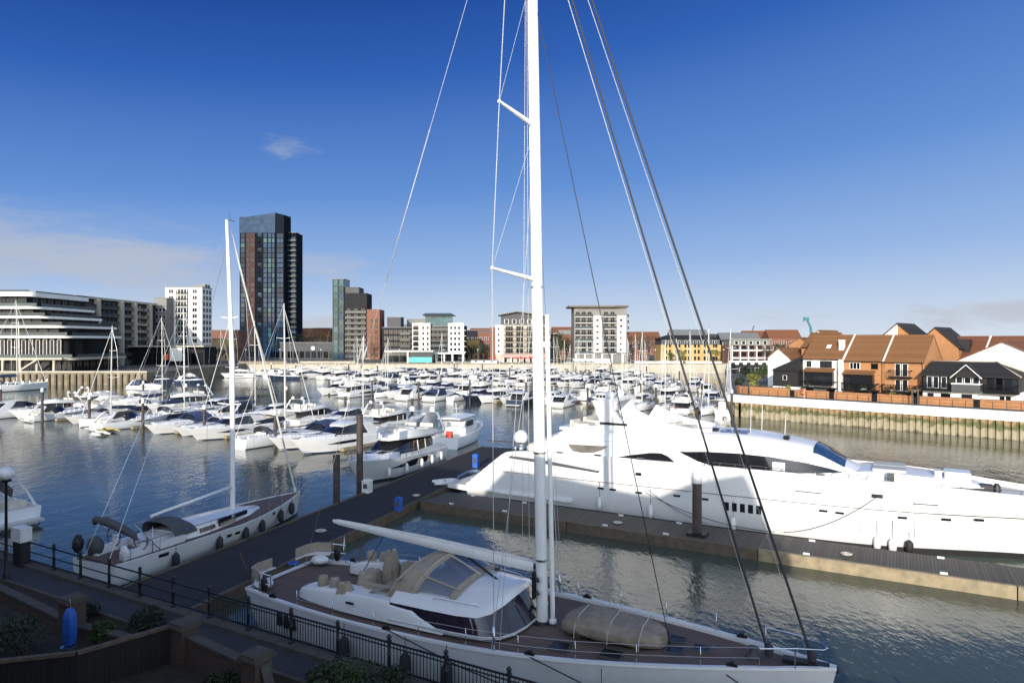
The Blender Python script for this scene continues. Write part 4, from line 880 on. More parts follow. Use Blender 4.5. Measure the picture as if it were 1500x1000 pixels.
def hull_band(st, s0, s1, zf0, zf1, m, name, parent, off=.02, n=12, taper=True):
    for sg in (-1, 1):
        rows = []
        for k in range(n + 1):
            s = lerp(s0, s1, k/n); z0, z1 = zf0(s), zf1(s)
            if taper: q = min(1, 4*k/n, 3*(n - k)/n); mid = (z0 + z1)/2; z0, z1 = lerp(mid, z0, max(.08, q)), lerp(mid, z1, max(.08, q))
            rows.append([(s, sg*(yhull(st, s, z0) - .04), z0), (s, sg*(yhull(st, s, z0) + off), z0), (s, sg*(yhull(st, s, z1) + off), z1), (s, sg*(yhull(st, s, z1) - .04), z1)])
        MB().loft(rows, smooth=False).build(name, m, parent)
def house(rows, name, m, parent, caps=True):
    """rows: (s, half width bottom, z bottom, half width top, z top)"""
    mb = MB(); mb.loft([[(s, -wb, zb), (s, -wt, lerp(zb, zt, .9)), (s, -wt*.85, zt), (s, 0, zt + .05), (s, wt*.85, zt), (s, wt, lerp(zb, zt, .9)), (s, wb, zb)] for s, wb, zb, wt, zt in rows], caps=caps)
    return mb.build(name, m, parent)
def make_flybridge(label, L=13., B=4.2, canopy=BLUEC, hero=False, dome=True):
    r = thing('flybridge_cruiser', label, 'motor yacht'); k = L / 13.
    st = stations(L, B, 1.25*k, 1.95*k, n=17); make_hull('hull', st, HULLW if hero else ROWHULL, r, -.5, .12, .1, DECKP, boot=NAVY)
    hull_band(st, L*.2, L*.72, lambda s: .62*k + s*.012, lambda s: (1.02 + .2*math.sin((s/L - .2)*4.5))*k, GLASS, 'hull_window', r)
    MB().loft([[(-.75*k, -B*.43, .25*k), (-.75*k, B*.43, .25*k), (-.8*k, B*.43, .4*k), (-.8*k, -B*.43, .4*k)], [(.1, -B*.45, .2*k), (.1, B*.45, .2*k), (.1, B*.45, .4*k), (.1, -B*.45, .4*k)]], smooth=False).build('swim_platform', DECKP, r)
    d = lambda s: at(st, s)[2]
    # glass saloon with raked front, white lower part, white coach deck ahead of it
    w = B/2
    house([(L*.50, w*.80, d(L*.5) - .15, w*.74, d(L*.5) + .45*k), (L*.62, w*.78, d(L*.6) - .15, w*.66, d(L*.6) + .42*k), (L*.75, w*.62, d(L*.75) - .15, w*.48, d(L*.75) + .28*k), (L*.86, w*.36, d(L*.86) - .12, w*.2, d(L*.86) + .1*k)], 'fore_cabin', WHITE, r)
    for y in (-.16, .16): MB().box(L*.66, L*.73, w*y*1.6 - .25*k, w*y*1.6 + .25*k, d(L*.7) + .34*k, d(L*.7) + .41*k).build('deck_hatch', GLASS, r)
    sal = house([(L*.20, w*.84, 1.2*k, w*.80, 2.5*k), (L*.3, w*.86, 1.25*k, w*.82, 2.62*k), (L*.46, w*.84, 1.4*k, w*.78, 2.68*k), (L*.54, w*.80, 1.5*k, w*.66, 2.5*k), (L*.63, w*.72, 1.6*k, w*.55, 2.0*k)], 'saloon_glass', GLASS, r)
    for sg in (-1, 1):
        mb = MB(); mb.loft([[(s, sg*(q + .03), z0), (s, sg*(q + .05), z0 + h), (s, sg*(q - .1), z0 + h)] for s, q, z0, h in ((L*.02, w*.88, 1.05*k, .5*k), (L*.15, w*.9, 1.1*k, .75*k), (L*.25, w*.88, 1.2*k, .55*k), (L*.45, w*.86, 1.3*k, .42*k), (L*.62, w*.76, 1.5*k, .3*k))], closed=False, caps=False); mb.build('side_moulding', WHITE, r)
        mb = MB()
        for s in (L*.31, L*.41): mb.tube([(s, sg*w*.87, 1.4*k), (s + .1, sg*w*.815, 2.55*k)], .04*k, 5)
        mb.build('window_post', WHITE, sal)
    # flybridge deck with coaming
    F = [(L*.03, w*.82, 2.55*k), (L*.15, w*.9, 2.6*k), (L*.35, w*.92, 2.72*k), (L*.48, w*.82, 2.8*k), (L*.56, w*.55, 2.78*k), (L*.60, w*.2, 2.72*k)]
    mb = MB(); mb.loft([[(s, -q, z), (s, -q*1.02, z + .16*k), (s, 0, z + .22*k), (s, q*1.02, z + .16*k), (s, q, z)] for s, q, z in F]); fl = mb.build('flybridge_deck', WHITE, r)
    mb = MB()
    for sg in (-1, 1): mb.loft([[(s, sg*q, z + .1*k), (s - .05, sg*q*1.0, z + h), (s - .05, sg*(q - .14), z + h), (s, sg*(q - .16), z + .1*k)] for (s, q, z), h in zip(F[1:], (.45*k, .62*k, .72*k, .62*k, .4*k))])
    mb.build('flybridge_coaming', WHITE, fl)
    mb = MB(); mb.loft([[(L*.41, y*w*.72, 3.38*k - abs(y)*.1), (L*.38, y*w*.68, 3.75*k - abs(y)*.08)] for y in (-1, -.6, 0, .6, 1)], closed=False, caps=False); mb.build('wind_deflector', clear_glass('perspex', (.1, .13, .15), .5), fl)
    for y0, y1, s0, s1 in ((-.7, -.1, .16, .26), (.1, .7, .16, .24), (-.6, .0, .31, .35)):
        MB().box(L*s0, L*s1, y0*w, y1*w, 2.8*k, 3.22*k).box(L*s0 - .1, L*s0 + .08, y0*w, y1*w, 2.8*k, 3.5*k).build('sofa', mat('cream cushion', (.62, .57, .48), .8), fl)
    MB().box(L*.36, L*.40, -.1*w, .6*w, 2.8*k, 3.5*k).build('helm', WHITE, fl)
    # radar arch: leaning hoop
    mb = MB()
    P = [(L*.02, -w*.85, 2.7*k), (L*.075, -w*.84, 3.6*k), (L*.10, -w*.72, 4.35*k), (L*.105, 0, 4.45*k), (L*.10, w*.72, 4.35*k), (L*.075, w*.84, 3.6*k), (L*.02, w*.85, 2.7*k)]
    mb.loft([[(x - .16*k, y, z), (x, y*1.03, z + .05), (x + .22*k, y, z), (x, y*.95, z - .05)] for x, y, z in P]); ar = mb.build('radar_arch', WHITE, fl)
    if dome:
        for y in (-.5, .5):
            mb = MB(); mb.lathe((L*.105, y*w, 4.4*k), [(.2*k, 0), (.27*k, .12*k), (.26*k, .3*k), (.13*k, .42*k), (.01, .44*k)], 10); mb.build('dome', WHITE, ar)
    if canopy: 
        mb = MB(); mb.loft([[(L*s, -w*.66, z*k), (L*s, 0, z*k + .12), (L*s, w*.66, z*k)] for s, z in ((.1, 4.36), (.2, 4.45), (.3, 4.4))], closed=False, caps=False); mb.build('canopy', canopy, fl)
    rails(r, st, L*.45, L*.98, .55*k)
    return r
def rails(r, st, s0, s1, h, n=7):
    mb = MB()
    for sg in (-1, 1):
        P = [(s, sg*(at(st, s)[1] - .06), at(st, s)[2]) for s in [lerp(s0, s1, k/n) for k in range(n + 1)]]
        for x, y, z in P: mb.tube([(x, y, z), (x + .08, y, z + h)], .018, 4)
        mb.tube([(x + .08, y, z + h) for x, y, z in P], .02, 4)
    mb.build('guard_rail', STEEL, r)
def make_sport(label, L=11., B=3.6, canopy=GREYC, hm=None, long_=False):
    r = thing('sports_cruiser', label, 'motor cruiser'); k = L / 11.
    st = stations(L, B, 1.05*k, 1.5*k, n=13); make_hull('hull', st, hm or ROWHULL, r, -.5, .08, .1, DECKP, boot=NAVY); w = B/2; d = lambda s: at(st, s)[2]
    hull_band(st, L*.4, L*.7, lambda s: .82*k, lambda s: 1.02*k, GLASS, 'hull_window', r)
    MB().box(-.7*k, .1, -B*.42, B*.42, .25*k, .4*k).build('swim_platform', DECKP, r)
    house([(L*.42, w*.82, d(L*.42) - .1, w*.72, d(L*.42) + .5*k), (L*.55, w*.78, d(L*.5) - .1, w*.62, d(L*.5) + .5*k), (L*.72, w*.6, d(L*.72) - .1, w*.42, d(L*.72) + .32*k), (L*.87, w*.3, d(L*.87) - .1, w*.16, d(L*.87) + .1*k)], 'fore_cabin', WHITE, r)
    for sx_ in (.6, .7): MB().box(L*sx_ - .22*k, L*sx_ + .22*k, -.28*k, .28*k, d(L*sx_) + .40*k, d(L*sx_) + .47*k).build('deck_hatch', GLASS, r)
    mb = MB(); mb.loft([[(L*.30, -w*.86, 1.15*k), (L*.26, -w*.8, 1.75*k)], [(L*.44, -w*.8, 1.5*k), (L*.36, -w*.72, 2.25*k)], [(L*.52, -w*.45, 1.6*k), (L*.43, -w*.4, 2.3*k)], [(L*.535, 0, 1.62*k), (L*.44, 0, 2.32*k)], [(L*.52, w*.45, 1.6*k), (L*.43, w*.4, 2.3*k)], [(L*.44, w*.8, 1.5*k), (L*.36, w*.72, 2.25*k)], [(L*.30, w*.86, 1.15*k), (L*.26, w*.8, 1.75*k)]], closed=False, caps=False); mb.build('windscreen', GLASS, r)
    mb = MB(); P = [(L*.04, -w*.86, 1.05*k), (L*.13, -w*.82, 1.9*k), (L*.18, -w*.66, 2.45*k), (L*.19, 0, 2.55*k), (L*.18, w*.66, 2.45*k), (L*.13, w*.82, 1.9*k), (L*.04, w*.86, 1.05*k)]
    mb.loft([[(x - .2*k, y, z), (x, y*1.03, z + .05), (x + .28*k, y, z), (x, y*.95, z - .05)] for x, y, z in P]); mb.build('radar_arch', WHITE, r)
    if canopy:
        mb = MB(); mb.loft([[(L*s, -w*.84, 1.2*k), (L*s, -w*.78, lerp(1.2*k, z*k, .8)), (L*s, -w*.5, z*k), (L*s, 0, z*k + .06), (L*s, w*.5, z*k), (L*s, w*.78, lerp(1.2*k, z*k, .8)), (L*s, w*.84, 1.2*k)] for s, z in ((.03, 1.75), (.12, 2.2), (.2, 2.5), (.34, 2.42), (.42, 2.28))], closed=False, caps=False); mb.build('canopy', canopy, r)
    else:
        for y0, y1 in ((-.7, -.05), (.15, .7)): MB().box(L*.08, L*.16, y0*w, y1*w, .9*k, 1.35*k).build('sofa', mat('cream cushion', (.62, .57, .48), .8), r)
    rails(r, st, L*.42, L*.98, .5*k)
    return r
def make_coupe(label, L=12., B=3.9, hm=None):
    r = thing('hardtop_cruiser', label, 'motor cruiser'); k = L / 12.
    st = stations(L, B, 1.2*k, 1.75*k, n=13); make_hull('hull', st, hm or ROWHULL, r, -.5, .1, .1, DECKP, boot=NAVY); w = B/2; d = lambda s: at(st, s)[2]
    hull_band(st, L*.34, L*.72, lambda s: .8*k, lambda s: 1.1*k, GLASS, 'hull_window', r)
    MB().box(-.7*k, .1, -B*.42, B*.42, .25*k, .4*k).build('swim_platform', DECKP, r)
    house([(L*.5, w*.8, d(L*.5) - .1, w*.7, d(L*.5) + .45*k), (L*.64, w*.74, d(L*.64) - .1, w*.58, d(L*.64) + .42*k), (L*.78, w*.52, d(L*.78) - .1, w*.36, d(L*.78) + .24*k), (L*.88, w*.28, d(L*.88) - .1, w*.14, d(L*.88) + .08*k)], 'fore_cabin', WHITE, r)
    MB().box(L*.68, L*.72, -.3*k, .3*k, d(L*.7) + .38*k, d(L*.7) + .44*k).build('deck_hatch', GLASS, r)
    g = house([(L*.14, w*.86, 1.15*k, w*.8, 1.9*k), (L*.2, w*.86, 1.2*k, w*.76, 2.55*k), (L*.4, w*.85, 1.35*k, w*.72, 2.72*k), (L*.5, w*.8, 1.5*k, w*.62, 2.4*k), (L*.62, w*.7, 1.6*k, w*.55, 1.85*k)], 'cabin_glass', GLASS, r)
    mb = MB(); mb.loft([[(L*s, -q*w, z*k - .06), (L*s, -q*w*1.02, z*k + .02), (L*s, 0, z*k + .14), (L*s, q*w*1.02, z*k + .02), (L*s, q*w, z*k - .06)] for s, q, z in ((.08, .76, 2.5), (.2, .8, 2.6), (.36, .77, 2.74), (.45, .68, 2.62), (.5, .5, 2.46))]); mb.build('hardtop', WHITE, r)
    for sg in (-1, 1):
        MB().slab([(L*.06, 1.1*k), (L*.22, 1.25*k), (L*.3, 2.6*k), (L*.2, 2.62*k), (L*.13, 1.9*k)], sg*w*.88, sg*w*.8).build('roof_pillar', WHITE, r)
        mb = MB(); mb.loft([[(s, sg*(q + .03), z0), (s, sg*(q + .05), z0 + h), (s, sg*(q - .1), z0 + h)] for s, q, z0, h in ((L*.02, w*.9, 1.05*k, .3*k), (L*.25, w*.9, 1.15*k, .4*k), (L*.45, w*.88, 1.3*k, .36*k), (L*.62, w*.76, 1.45*k, .3*k))], closed=False, caps=False); mb.build('side_moulding', WHITE, r)
    rails(r, st, L*.42, L*.98, .5*k)
    return r
def make_trawler(label, L=10., B=3.6, hm=None, red=False):
    r = thing('wheelhouse_boat', label, 'motor boat'); k = L / 10.
    st = stations(L, B, 1.15*k, 1.8*k, n=13); make_hull('hull', st, hm or ROWHULL, r, -.5, .25, .1, DECKP, boot=NAVY); w = B/2; d = lambda s: at(st, s)[2]
    wh = house([(L*.26, w*.78, 1.0*k, w*.74, 2.75*k), (L*.5, w*.76, 1.2*k, w*.7, 2.85*k), (L*.54, w*.72, 1.3*k, w*.66, 2.85*k)], 'wheelhouse', WHITE, r)
    house([(L*.54, w*.68, 1.2*k, w*.6, 2.0*k), (L*.7, w*.6, 1.4*k, w*.48, 2.0*k), (L*.82, w*.34, 1.5*k, w*.22, 1.85*k)], 'fore_cabin', WHITE, r)
    mb = MB(); mb.loft([[(L*s, -q*w, 2.85*k), (L*s, -q*w, 2.95*k), (L*s, 0, 3.04*k), (L*s, q*w, 2.95*k), (L*s, q*w, 2.85*k)] for s, q in ((.12, .74), (.3, .82), (.55, .8), (.6, .6))]); mb.build('wheelhouse_roof', WHITE, r)
    for sg in (-1, 1):
        for s0, s1 in ((.29, .37), (.39, .48)): MB().slab([(L*s0, 1.95*k), (L*s1, 1.98*k), (L*s1, 2.55*k), (L*s0, 2.5*k)], sg*w*.785, sg*w*.7).build('side_window', GLASS, wh)
        mb = MB(); mb.tube([(L*.14, sg*w*.7, 1.1*k), (L*.14, sg*w*.7, 2.9*k)], .03, 5); mb.build('roof_post', STEEL, r)
    for y in (-.42, 0.02, .46): MB().box(L*.538, L*.548, (y - .2)*w, (y + .17)*w, 2.1*k, 2.65*k).build('front_window', GLASS, wh)
    mb = MB(); mb.tube([(L*.34, 0, 2.95*k), (L*.31, 0, 4.4*k)], .04, 5); mb.tube([(L*.32, -.5, 3.8*k), (L*.32, .5, 3.8*k)], .025, 5); mb.build('signal_mast', WHITE, r)
    if red:
        MB().box(L*.02, L*.05, -w*.45, -w*.05, .95*k, 1.75*k).build('red_dodger', REDC, r)
    rails(r, st, L*.5, L*.98, .5*k)
    return r
def make_open(label, L=6.5, B=2.3, hm=None, canopy=None):
    r = thing('day_boat', label, 'motor boat'); k = L / 6.5
    st = stations(L, B, .7*k, 1.0*k, n=11); make_hull('hull', st, hm or ROWHULL, r, -.4, .3, .12, DECKP, boot=NAVY); w = B/2
    MB().loft([[(L*.55, -w*.8, .62*k), (L*.55, 0, .85*k), (L*.55, w*.8, .62*k)], [(L*.75, -w*.62, .72*k), (L*.75, 0, .95*k), (L*.75, w*.62, .72*k)], [(L*.95, -w*.2, .9*k), (L*.95, 0, .97*k), (L*.95, w*.2, .9*k)]]).build('fore_deck', WHITE, r)
    mb = MB(); mb.loft([[(L*.42, -w*.8, .75*k), (L*.38, -w*.72, 1.2*k)], [(L*.56, -w*.5, .85*k), (L*.48, -w*.45, 1.35*k)], [(L*.58, 0, .88*k), (L*.5, 0, 1.38*k)], [(L*.56, w*.5, .85*k), (L*.48, w*.45, 1.35*k)], [(L*.42, w*.8, .75*k), (L*.38, w*.72, 1.2*k)]], closed=False, caps=False); mb.build('windscreen', GLASS, r)
    mb = MB(); mb.lathe((-.18, 0, .35*k), [(.16, -.6), (.17, 0), (.2, .45), (.18, .72), (.03, .8)], 10); mb.build('outboard', DARKM, r)
    if canopy:
        mb = MB(); mb.loft([[(L*s, -w*.88, z0*k), (L*s, -w*.5, z*k), (L*s, 0, z*k + .1), (L*s, w*.5, z*k), (L*s, w*.88, z0*k)] for s, z, z0 in ((.02, .8, .7), (.2, 1.1, .72), (.45, 1.42, .8), (.6, .95, .8))], closed=False, caps=False); mb.build('canopy', canopy, r)
    else:
        for y in (-.45, .45): MB().box(L*.3, L*.38, y*w - .25, y*w + .25, .4*k, .85*k).build('seat', mat('cream cushion', (.62, .57, .48), .8), r)
    return r
def make_sloop(label, L=11., B=3.5, sail=BLUEC, hm=None, mh=14., hero=False, hood=None):
    r = thing('sailing_boat' if not hero else 'sailing_yacht', label, 'sailing boat' if not hero else 'sailing yacht'); k = L / 11.
    fb = 1.05*k if not hero else .86*k; fbow = 1.3*k if not hero else 1.12*k
    st = stations(L, B, fb, fbow, 'sail', 15); make_hull('hull', st, hm or ROWHULL, r, -.6, .05, .1, TEAK if hero else DECKP, boot=NAVY); w = B/2; d = lambda s: at(st, s)[2]
    house([(L*.26, w*.5, fb - .1, w*.46, fb + .36*k), (L*.36, w*.62, fb - .1, w*.54, fb + .42*k), (L*.5, w*.58, fb - .08, w*.5, fb + .40*k), (L*.62, w*.44, d(L*.62) - .1, w*.34, d(L*.62) + .26*k), (L*.72, w*.2, d(L*.72) - .1, w*.1, d(L*.72) + .05*k)], 'coachroof', WHITE, r)
    for sg in (-1, 1):
        for s0, s1 in ((.35, .42), (.44, .52)): MB().slab([(L*s0, fb + .12*k), (L*s1, fb + .14*k), (L*s1, fb + .28*k), (L*s0, fb + .28*k)], lambda x, z: sg*(w*lerp(.63, .56, (z - fb)/(.35*k)) + .012), lambda x, z: sg*w*.4).build('side_window', GLASS, r)
        mb = MB(); mb.loft([[(L*s, sg*w*a, fb - .05), (L*s, sg*w*a, fb + .26*k), (L*s, sg*w*(a - .12), fb + .26*k), (L*s, sg*w*(a - .16), fb - .05)] for s, a in ((.05, .52), (.15, .56), (.28, .6))]); mb.build('coaming', WHITE, r)
    hc = hood or GREYC
    hk = 1. if not hero else .82
    mb = MB(); mb.loft([arch(L*st_, L*sb_, w*.55, fb + .22*k, fb + z*k*hk, 10) for st_, sb_, z in ((.225, .245, .98), (.265, .27, 1.08), (.305, .30, .98), (.335, .33, .72), (.355, .352, .42))], closed=False, caps=False); mb.build('spray_hood', hc, r)
    ms = L*.555 if not hero else 9.45; zb = d(ms) + .32*k
    mb = MB(); mb.tube([(ms, 0, zb - .4), (ms - .02, 0, zb + mh*.5), (ms - (.5 if hero else .15), 0, zb + mh)], [.1*k if not hero else .15, .1*k if not hero else .15, .06*k], 8); ma = mb.build('mast', ALU if hero else mat('old mast', (.5, .49, .46), .4, vary=.1, objvar=.2), r)
    mb = MB(); mb.tube([(ms - .1, 0, zb + .95*k), (ms - L*.38, 0, zb + (1.05 if not hero else .62)*k)], [.07*k, .06*k], 8); bo = mb.build('boom', ALU, r)
    if sail:
        mb = MB(); P = [(ms - .12, .22), (ms - L*.1, .24), (ms - L*.24, .18), (ms - L*.36, .1)]
        mb.loft([[(x, -h*.45*k, zb + 1.0*k), (x, -h*.4*k, zb + (1.0 + h)*k), (x, 0, zb + (1.08 + h*1.5)*k), (x, h*.4*k, zb + (1.0 + h)*k), (x, h*.45*k, zb + 1.0*k), (x, 0, zb + .86*k)] for x, h in P]); mb.build('sail_cover', sail, bo)
    for f, sp_ in ((.42, .8), (.72, .6)) if not hero else ((.36, .42), (.66, .3)):
        for sg in (-1, 1): MB().tube([(ms - .06, 0, zb + mh*f), (ms - .3, sg*w*sp_, zb + mh*f + .1)], .03*k, 5).build('spreader', ALU, ma)
    mb = MB()
    for sg in (-1, 1): mb.tube([(ms - .1, sg*w*.93, d(ms)), (ms - .3, sg*w*.8, zb + mh*.42 + .1), (ms - .3, sg*w*.6, zb + mh*.72 + .1), (ms - .14, 0, zb + mh*.97)], .011, 4); mb.tube([(0.1, sg*w*.4, fb), (ms - .15, 0, zb + mh)], .009, 4)
    mb.build('shroud', STEEL, ma)
    mb = MB(); mb.tube([(L*.97, 0, d(L*.97)), (ms - .1, 0, zb + mh*.96)], [.05*k, .03*k], 6); mb.lathe((L*.965, 0, d(L)), [(.1, .1), (.12, .3), (.05, .4)], 8); mb.build('furled_headsail', SAILC, ma)
    mb = MB(); mb.tube([(ms - .14, 0, zb + mh), (ms - .2, .1, zb + mh + .5)], .015, 4); mb.box(ms - .5, ms + .2, -.02, .02, zb + mh, zb + mh + .03); mb.build('masthead_gear', DARKM, ma)
    rails(r, st, L*.05, L*.98, .55*k, 9)
    return r
def place(o, x, y, heading, centre=0.):
    """heading: direction vector of the bow; (x, y) is where the point 'centre' metres ahead of the stern goes"""
    h = Vector(heading).normalized(); o.location = (x - h.x*centre, y - h.y*centre, 0); o.rotation_euler = (0, 0, math.atan2(h.y, h.x)); return o

# ------------------------------------------------------------------ boats round the walkway
lf = make_sloop('white sailing yacht with grey canvas hood tied on the left side of the walkway', 16., 4.5, None, HULLW, 18.3, True)
place(lf, -21.35, 34.85, (.37, .929))
ST_L = stations(16., 4.5, 1.25, 1.63, 'sail', 15)
for s0, s1 in ((7.0, 8.0), (8.3, 9.3)): MB().slab([(s0, 1.62), (s1, 1.68), (s1, 1.9), (s0, 1.86)], -1.335, -1.2).build('side_window', GLASS, lf)
for s0, s1, z in ((2.4, 3.0, .95), (7.0, 7.35, .82), (7.6, 7.95, .84), (11.2, 11.5, 1.15)):
    MB().slab([(s0, z), (s1, z), (s1, z + .18), (s0, z + .18)], lambda x, zz: -yhull(ST_L, x, zz) - .025, lambda x, zz: -yhull(ST_L, x, zz) + .1).build('hull_window', GLASS, lf)
mb = MB(); mb.tube([(1.2, 1.55, 2.75), (1.15, 1.4, 3.0), (1.1, .5, 3.0), (1.1, -.6, 2.75), (1.2, -1.35, 2.45), (1.25, -1.5, 2.2)], [.1, .19, .23, .22, .18, .08], 10); bim = mb.build('folded_bimini', GREYC, lf)
mb = MB()
for sg in (-1, 1): mb.tube([(2.7, sg*1.5, 1.3), (1.2, sg*1.4, 3.0)], .025, 5); mb.tube([(2.2, sg*1.5, 1.3), (2.4, sg*1.3, 2.6)], .025, 5)
mb.build('bimini_frame', STEEL, bim)
for sg in (-1, 1):
    mb = MB(); n = 16; mb.tube([(1.9, sg*1.0 + .5*math.cos(6.2832*k/n), 1.95 + .5*math.sin(6.2832*k/n)) for k in range(n + 1)], .03, 5, False); mb.tube([(1.9, sg*1.0 - .5, 1.95), (1.9, sg*1.0 + .5, 1.95)], .02, 4); mb.build('steering_wheel', GREYC, lf)
    mb = MB(); mb.lathe((2.0, sg*1.0, 1.2), [(.2, 0), (.16, .6), (.18, .8), (.05, .85)], 10); mb.build('steering_pedestal', WHITE, lf)
mb = MB(); lump(mb, (.1, 1.3, 2.0), .28, .2, .45, 3, -.9, .2); mb.tube([(.1, 1.3, 1.25), (.1, 1.3, 1.9)], .03, 5); mb.build('stern_outboard', DARKM, lf)
mb = MB(); lump(mb, (1.0, 1.2, 1.65), .35, .5, .5, 8, -.9, .1); mb.build('canvas_cover', GREYC, lf)
mb = MB(); lump(mb, (.7, -1.3, 1.6), .16, .3, .4, 9, -.9, .15); mb.build('life_ring', FENDW, lf)
MB().box(2.7, 4.6, -.75, .75, 1.2, 1.75).build('cockpit_table', WHITE, lf)
for i, (s, z) in enumerate(((3.4, .55), (6.4, .65), (8.4, .7), (10.0, .75), (12.2, .85), (13.8, .95))):
    x, y = -21.35 + .37*s + .929*(yhull(ST_L, s, z) + .2), 34.85 + .929*s - .37*(yhull(ST_L, s, z) + .2)
    fender('fender', ['dark fender nearest the stern of the left sailing yacht', 'dark fender second from the stern of the left sailing yacht', 'dark fender third from the stern of the left sailing yacht', 'dark fender fourth from the stern of the left sailing yacht', 'dark fender second from the bow of the left sailing yacht', 'dark fender nearest the bow of the left sailing yacht'][i], (x, y, z), .2, .75, FENDB, 'fenders along the left sailing yacht', .5)
fb1 = make_flybridge('white flybridge motor yacht with dark glass saloon moored bow first by two dark piles', 15.5, 4.7, None, True)
place(fb1, -11.3, 65.3, (-.33, -.944), 7.6)
for i, s in enumerate((2.0, 4.2, 6.4, 9.2, 11.6)):
    h = Vector((-.33, -.944)); pr = Vector((.944, -.33)); st_ = stations(15.5, 4.7, 1.49, 2.32, n=17); c = Vector((-11.3, 65.3)) + h*(s - 7.6) + pr * (yhull(st_, s, .8) + .2)
    fender('fender', 'white fender on the flybridge yacht, %s from its stern' % ORD[i + 1], (c.x, c.y, .85), .16, .75, FENDW, 'white fenders on the flybridge yacht', .5)
rb = make_trawler('white wheelhouse boat with red cloth on its stern at the end of the walkway', 11.5, 3.9, None, True)
place(rb, -7.9, 79.5, (.30, .95))
lb = make_sport('white sports cruiser showing only its stern at the left edge behind the lamp', 12.5, 3.9, None)
place(lb, -33.4, 45.6, (-.87, .493))
def ensign(r, s, y, z, k=1.):
    mb = MB(); mb.tube([(s, y, z), (s - .35*k, y, z + 1.3*k)], .02, 5); st_ = mb.build('ensign_staff', WOOD, r)
    mb = MB(); mb.loft([[(s - .2*k - .12*j, y + .1*math.sin(j*1.3), z + .75*k - .10*j), (s - .35*k - .12*j, y + .1*math.sin(j*1.3 + .4), z + 1.28*k - .10*j)] for j in range(7)], closed=False, caps=False); mb.build('ensign', mat('ensign red', (.38, .02, .025), .8), st_)
# ------------------------------------------------------------------ the rows
PROTO = {}
def proto(kind, label):
    """first call builds the kind, later calls copy it part by part"""
    if kind not in PROTO:
        f = {'sport': lambda: make_sport(label, canopy=SAILC), 'sportn': lambda: make_sport(label, 11, 3.6, BLUEC), 'sporto': lambda: make_sport(label, 10, 3.4, None), 'fly': lambda: make_flybridge(label, 13, 4.2, GREYC), 'flyb': lambda: make_flybridge(label, 12, 4.1, None), 'coupe': lambda: make_coupe(label),
             'navy': lambda: make_coupe(label, 13, 4., NAVY), 'trawl': lambda: make_trawler(label), 'open': lambda: make_open(label), 'openc': lambda: make_open(label, 7.2, 2.5, None, BLUEC), 'sail': lambda: make_sloop(label), 'sailw': lambda: make_sloop(label, 10.5, 3.4, SAILC, None, 13.), 'sailn': lambda: make_sloop(label, 12, 3.7, BLUEC, NAVY, 15.5)}[kind]
        PROTO[kind] = f()
        if kind == 'flyb': ensign(PROTO[kind], .05, .6, 1.0, .6)
        return PROTO[kind]
    c = copy_tree(PROTO[kind]); c['label'] = label; return c
DESC = {'sport': 'white sports cruiser with cream canopy', 'sportn': 'white sports cruiser with blue canopy', 'sporto': 'white open sports cruiser', 'fly': 'white flybridge cruiser with grey awning', 'flyb': 'white flybridge cruiser', 'coupe': 'white hardtop cruiser with dark glass', 'navy': 'navy hulled hardtop cruiser', 'trawl': 'white wheelhouse boat', 'open': 'small white day boat', 'openc': 'small day boat under blue cover', 'sail': 'white sailing boat with blue sail cover', 'sailw': 'white sailing boat with cream sail cover', 'sailn': 'navy hulled sailing boat'}
LEN = {'sport': 11, 'sportn': 11, 'sporto': 10, 'fly': 13, 'flyb': 12, 'coupe': 12, 'navy': 13, 'trawl': 10, 'open': 6.5, 'openc': 7.2, 'sail': 11, 'sailw': 10.5, 'sailn': 12}
ROWN = ['the nearest row', 'the second row', 'the third row', 'the fourth row', 'the fifth row', 'the sixth row', 'the seventh row', 'the farthest row']
MIX = ['sport', 'coupe', 'fly', 'sportn', 'flyb', 'sail', 'sporto', 'trawl', 'coupe', 'sport', 'sailw', 'flyb', 'openc', 'fly', 'navy', 'sportn', 'sail', 'coupe', 'open', 'sport', 'trawl', 'flyb']
rr = random.Random(11)
def row(ri, b0, sgn, a0, a1, step, forced=None, skip=(), extra=()):
    """boats whose sterns lie on the walkway line b0; sgn -1: lying towards the camera"""
    items = []; a = a0; i = 0
    while a < a1:
        kind = MIX[(i*7 + ri*5 + rr.randrange(4)) % len(MIX)]
        if forced and i < len(forced): kind = forced[i]
        w = step * (.62 if kind and kind.startswith('open') else 1.)
        if kind: items.append((a + rr.uniform(-.3, .3), kind))
        a += w; i += 1
    out = []
    for a, kind in items:
        L_ = LEN[kind]; out_bow = rr.random() < .45
        x, y = AB(a, b0 + sgn * .9)
        if y > QY - 16 and sgn > 0: continue
        if any(lo_ <= a <= hi_ for lo_, hi_ in skip): continue
        if x / y > .335 and y < 190: continue
        if 2 <= ri <= 6 and x / y > .1 and (rr.random() < (.4 if x / y > .2 else .15)): kind = ('sail', 'sailw', 'sail')[int(a) % 3]
        out.append((a, kind, x, y))
    n = len(out)
    for j, (a, kind, x, y) in enumerate(sorted(out)):
        lab = '%s, %s from left in %s' % (DESC[kind], ordw(j + 1), ROWN[ri])
        o = proto(kind, lab); o['group'] = 'boats moored along ' + ROWN[ri]
        sc = rr.uniform(.9, 1.12) * (1 if ri < 2 else .88); L_ = LEN[kind]
        bow_out = rr.random() < (.75 if ri == 0 else .5)
        h = E2 * sgn * (1 if bow_out else -1)
        wob = rr.uniform(-.04, .04); h = Vector((h.x*math.cos(wob) - h.y*math.sin(wob), h.x*math.sin(wob) + h.y*math.cos(wob)))
        px_, py_ = (x, y) if bow_out else (x + E2.x*sgn*L_*sc, y + E2.y*sgn*L_*sc)
        place(o, px_, py_, h); o.scale = (sc, sc, sc)
WALK = []
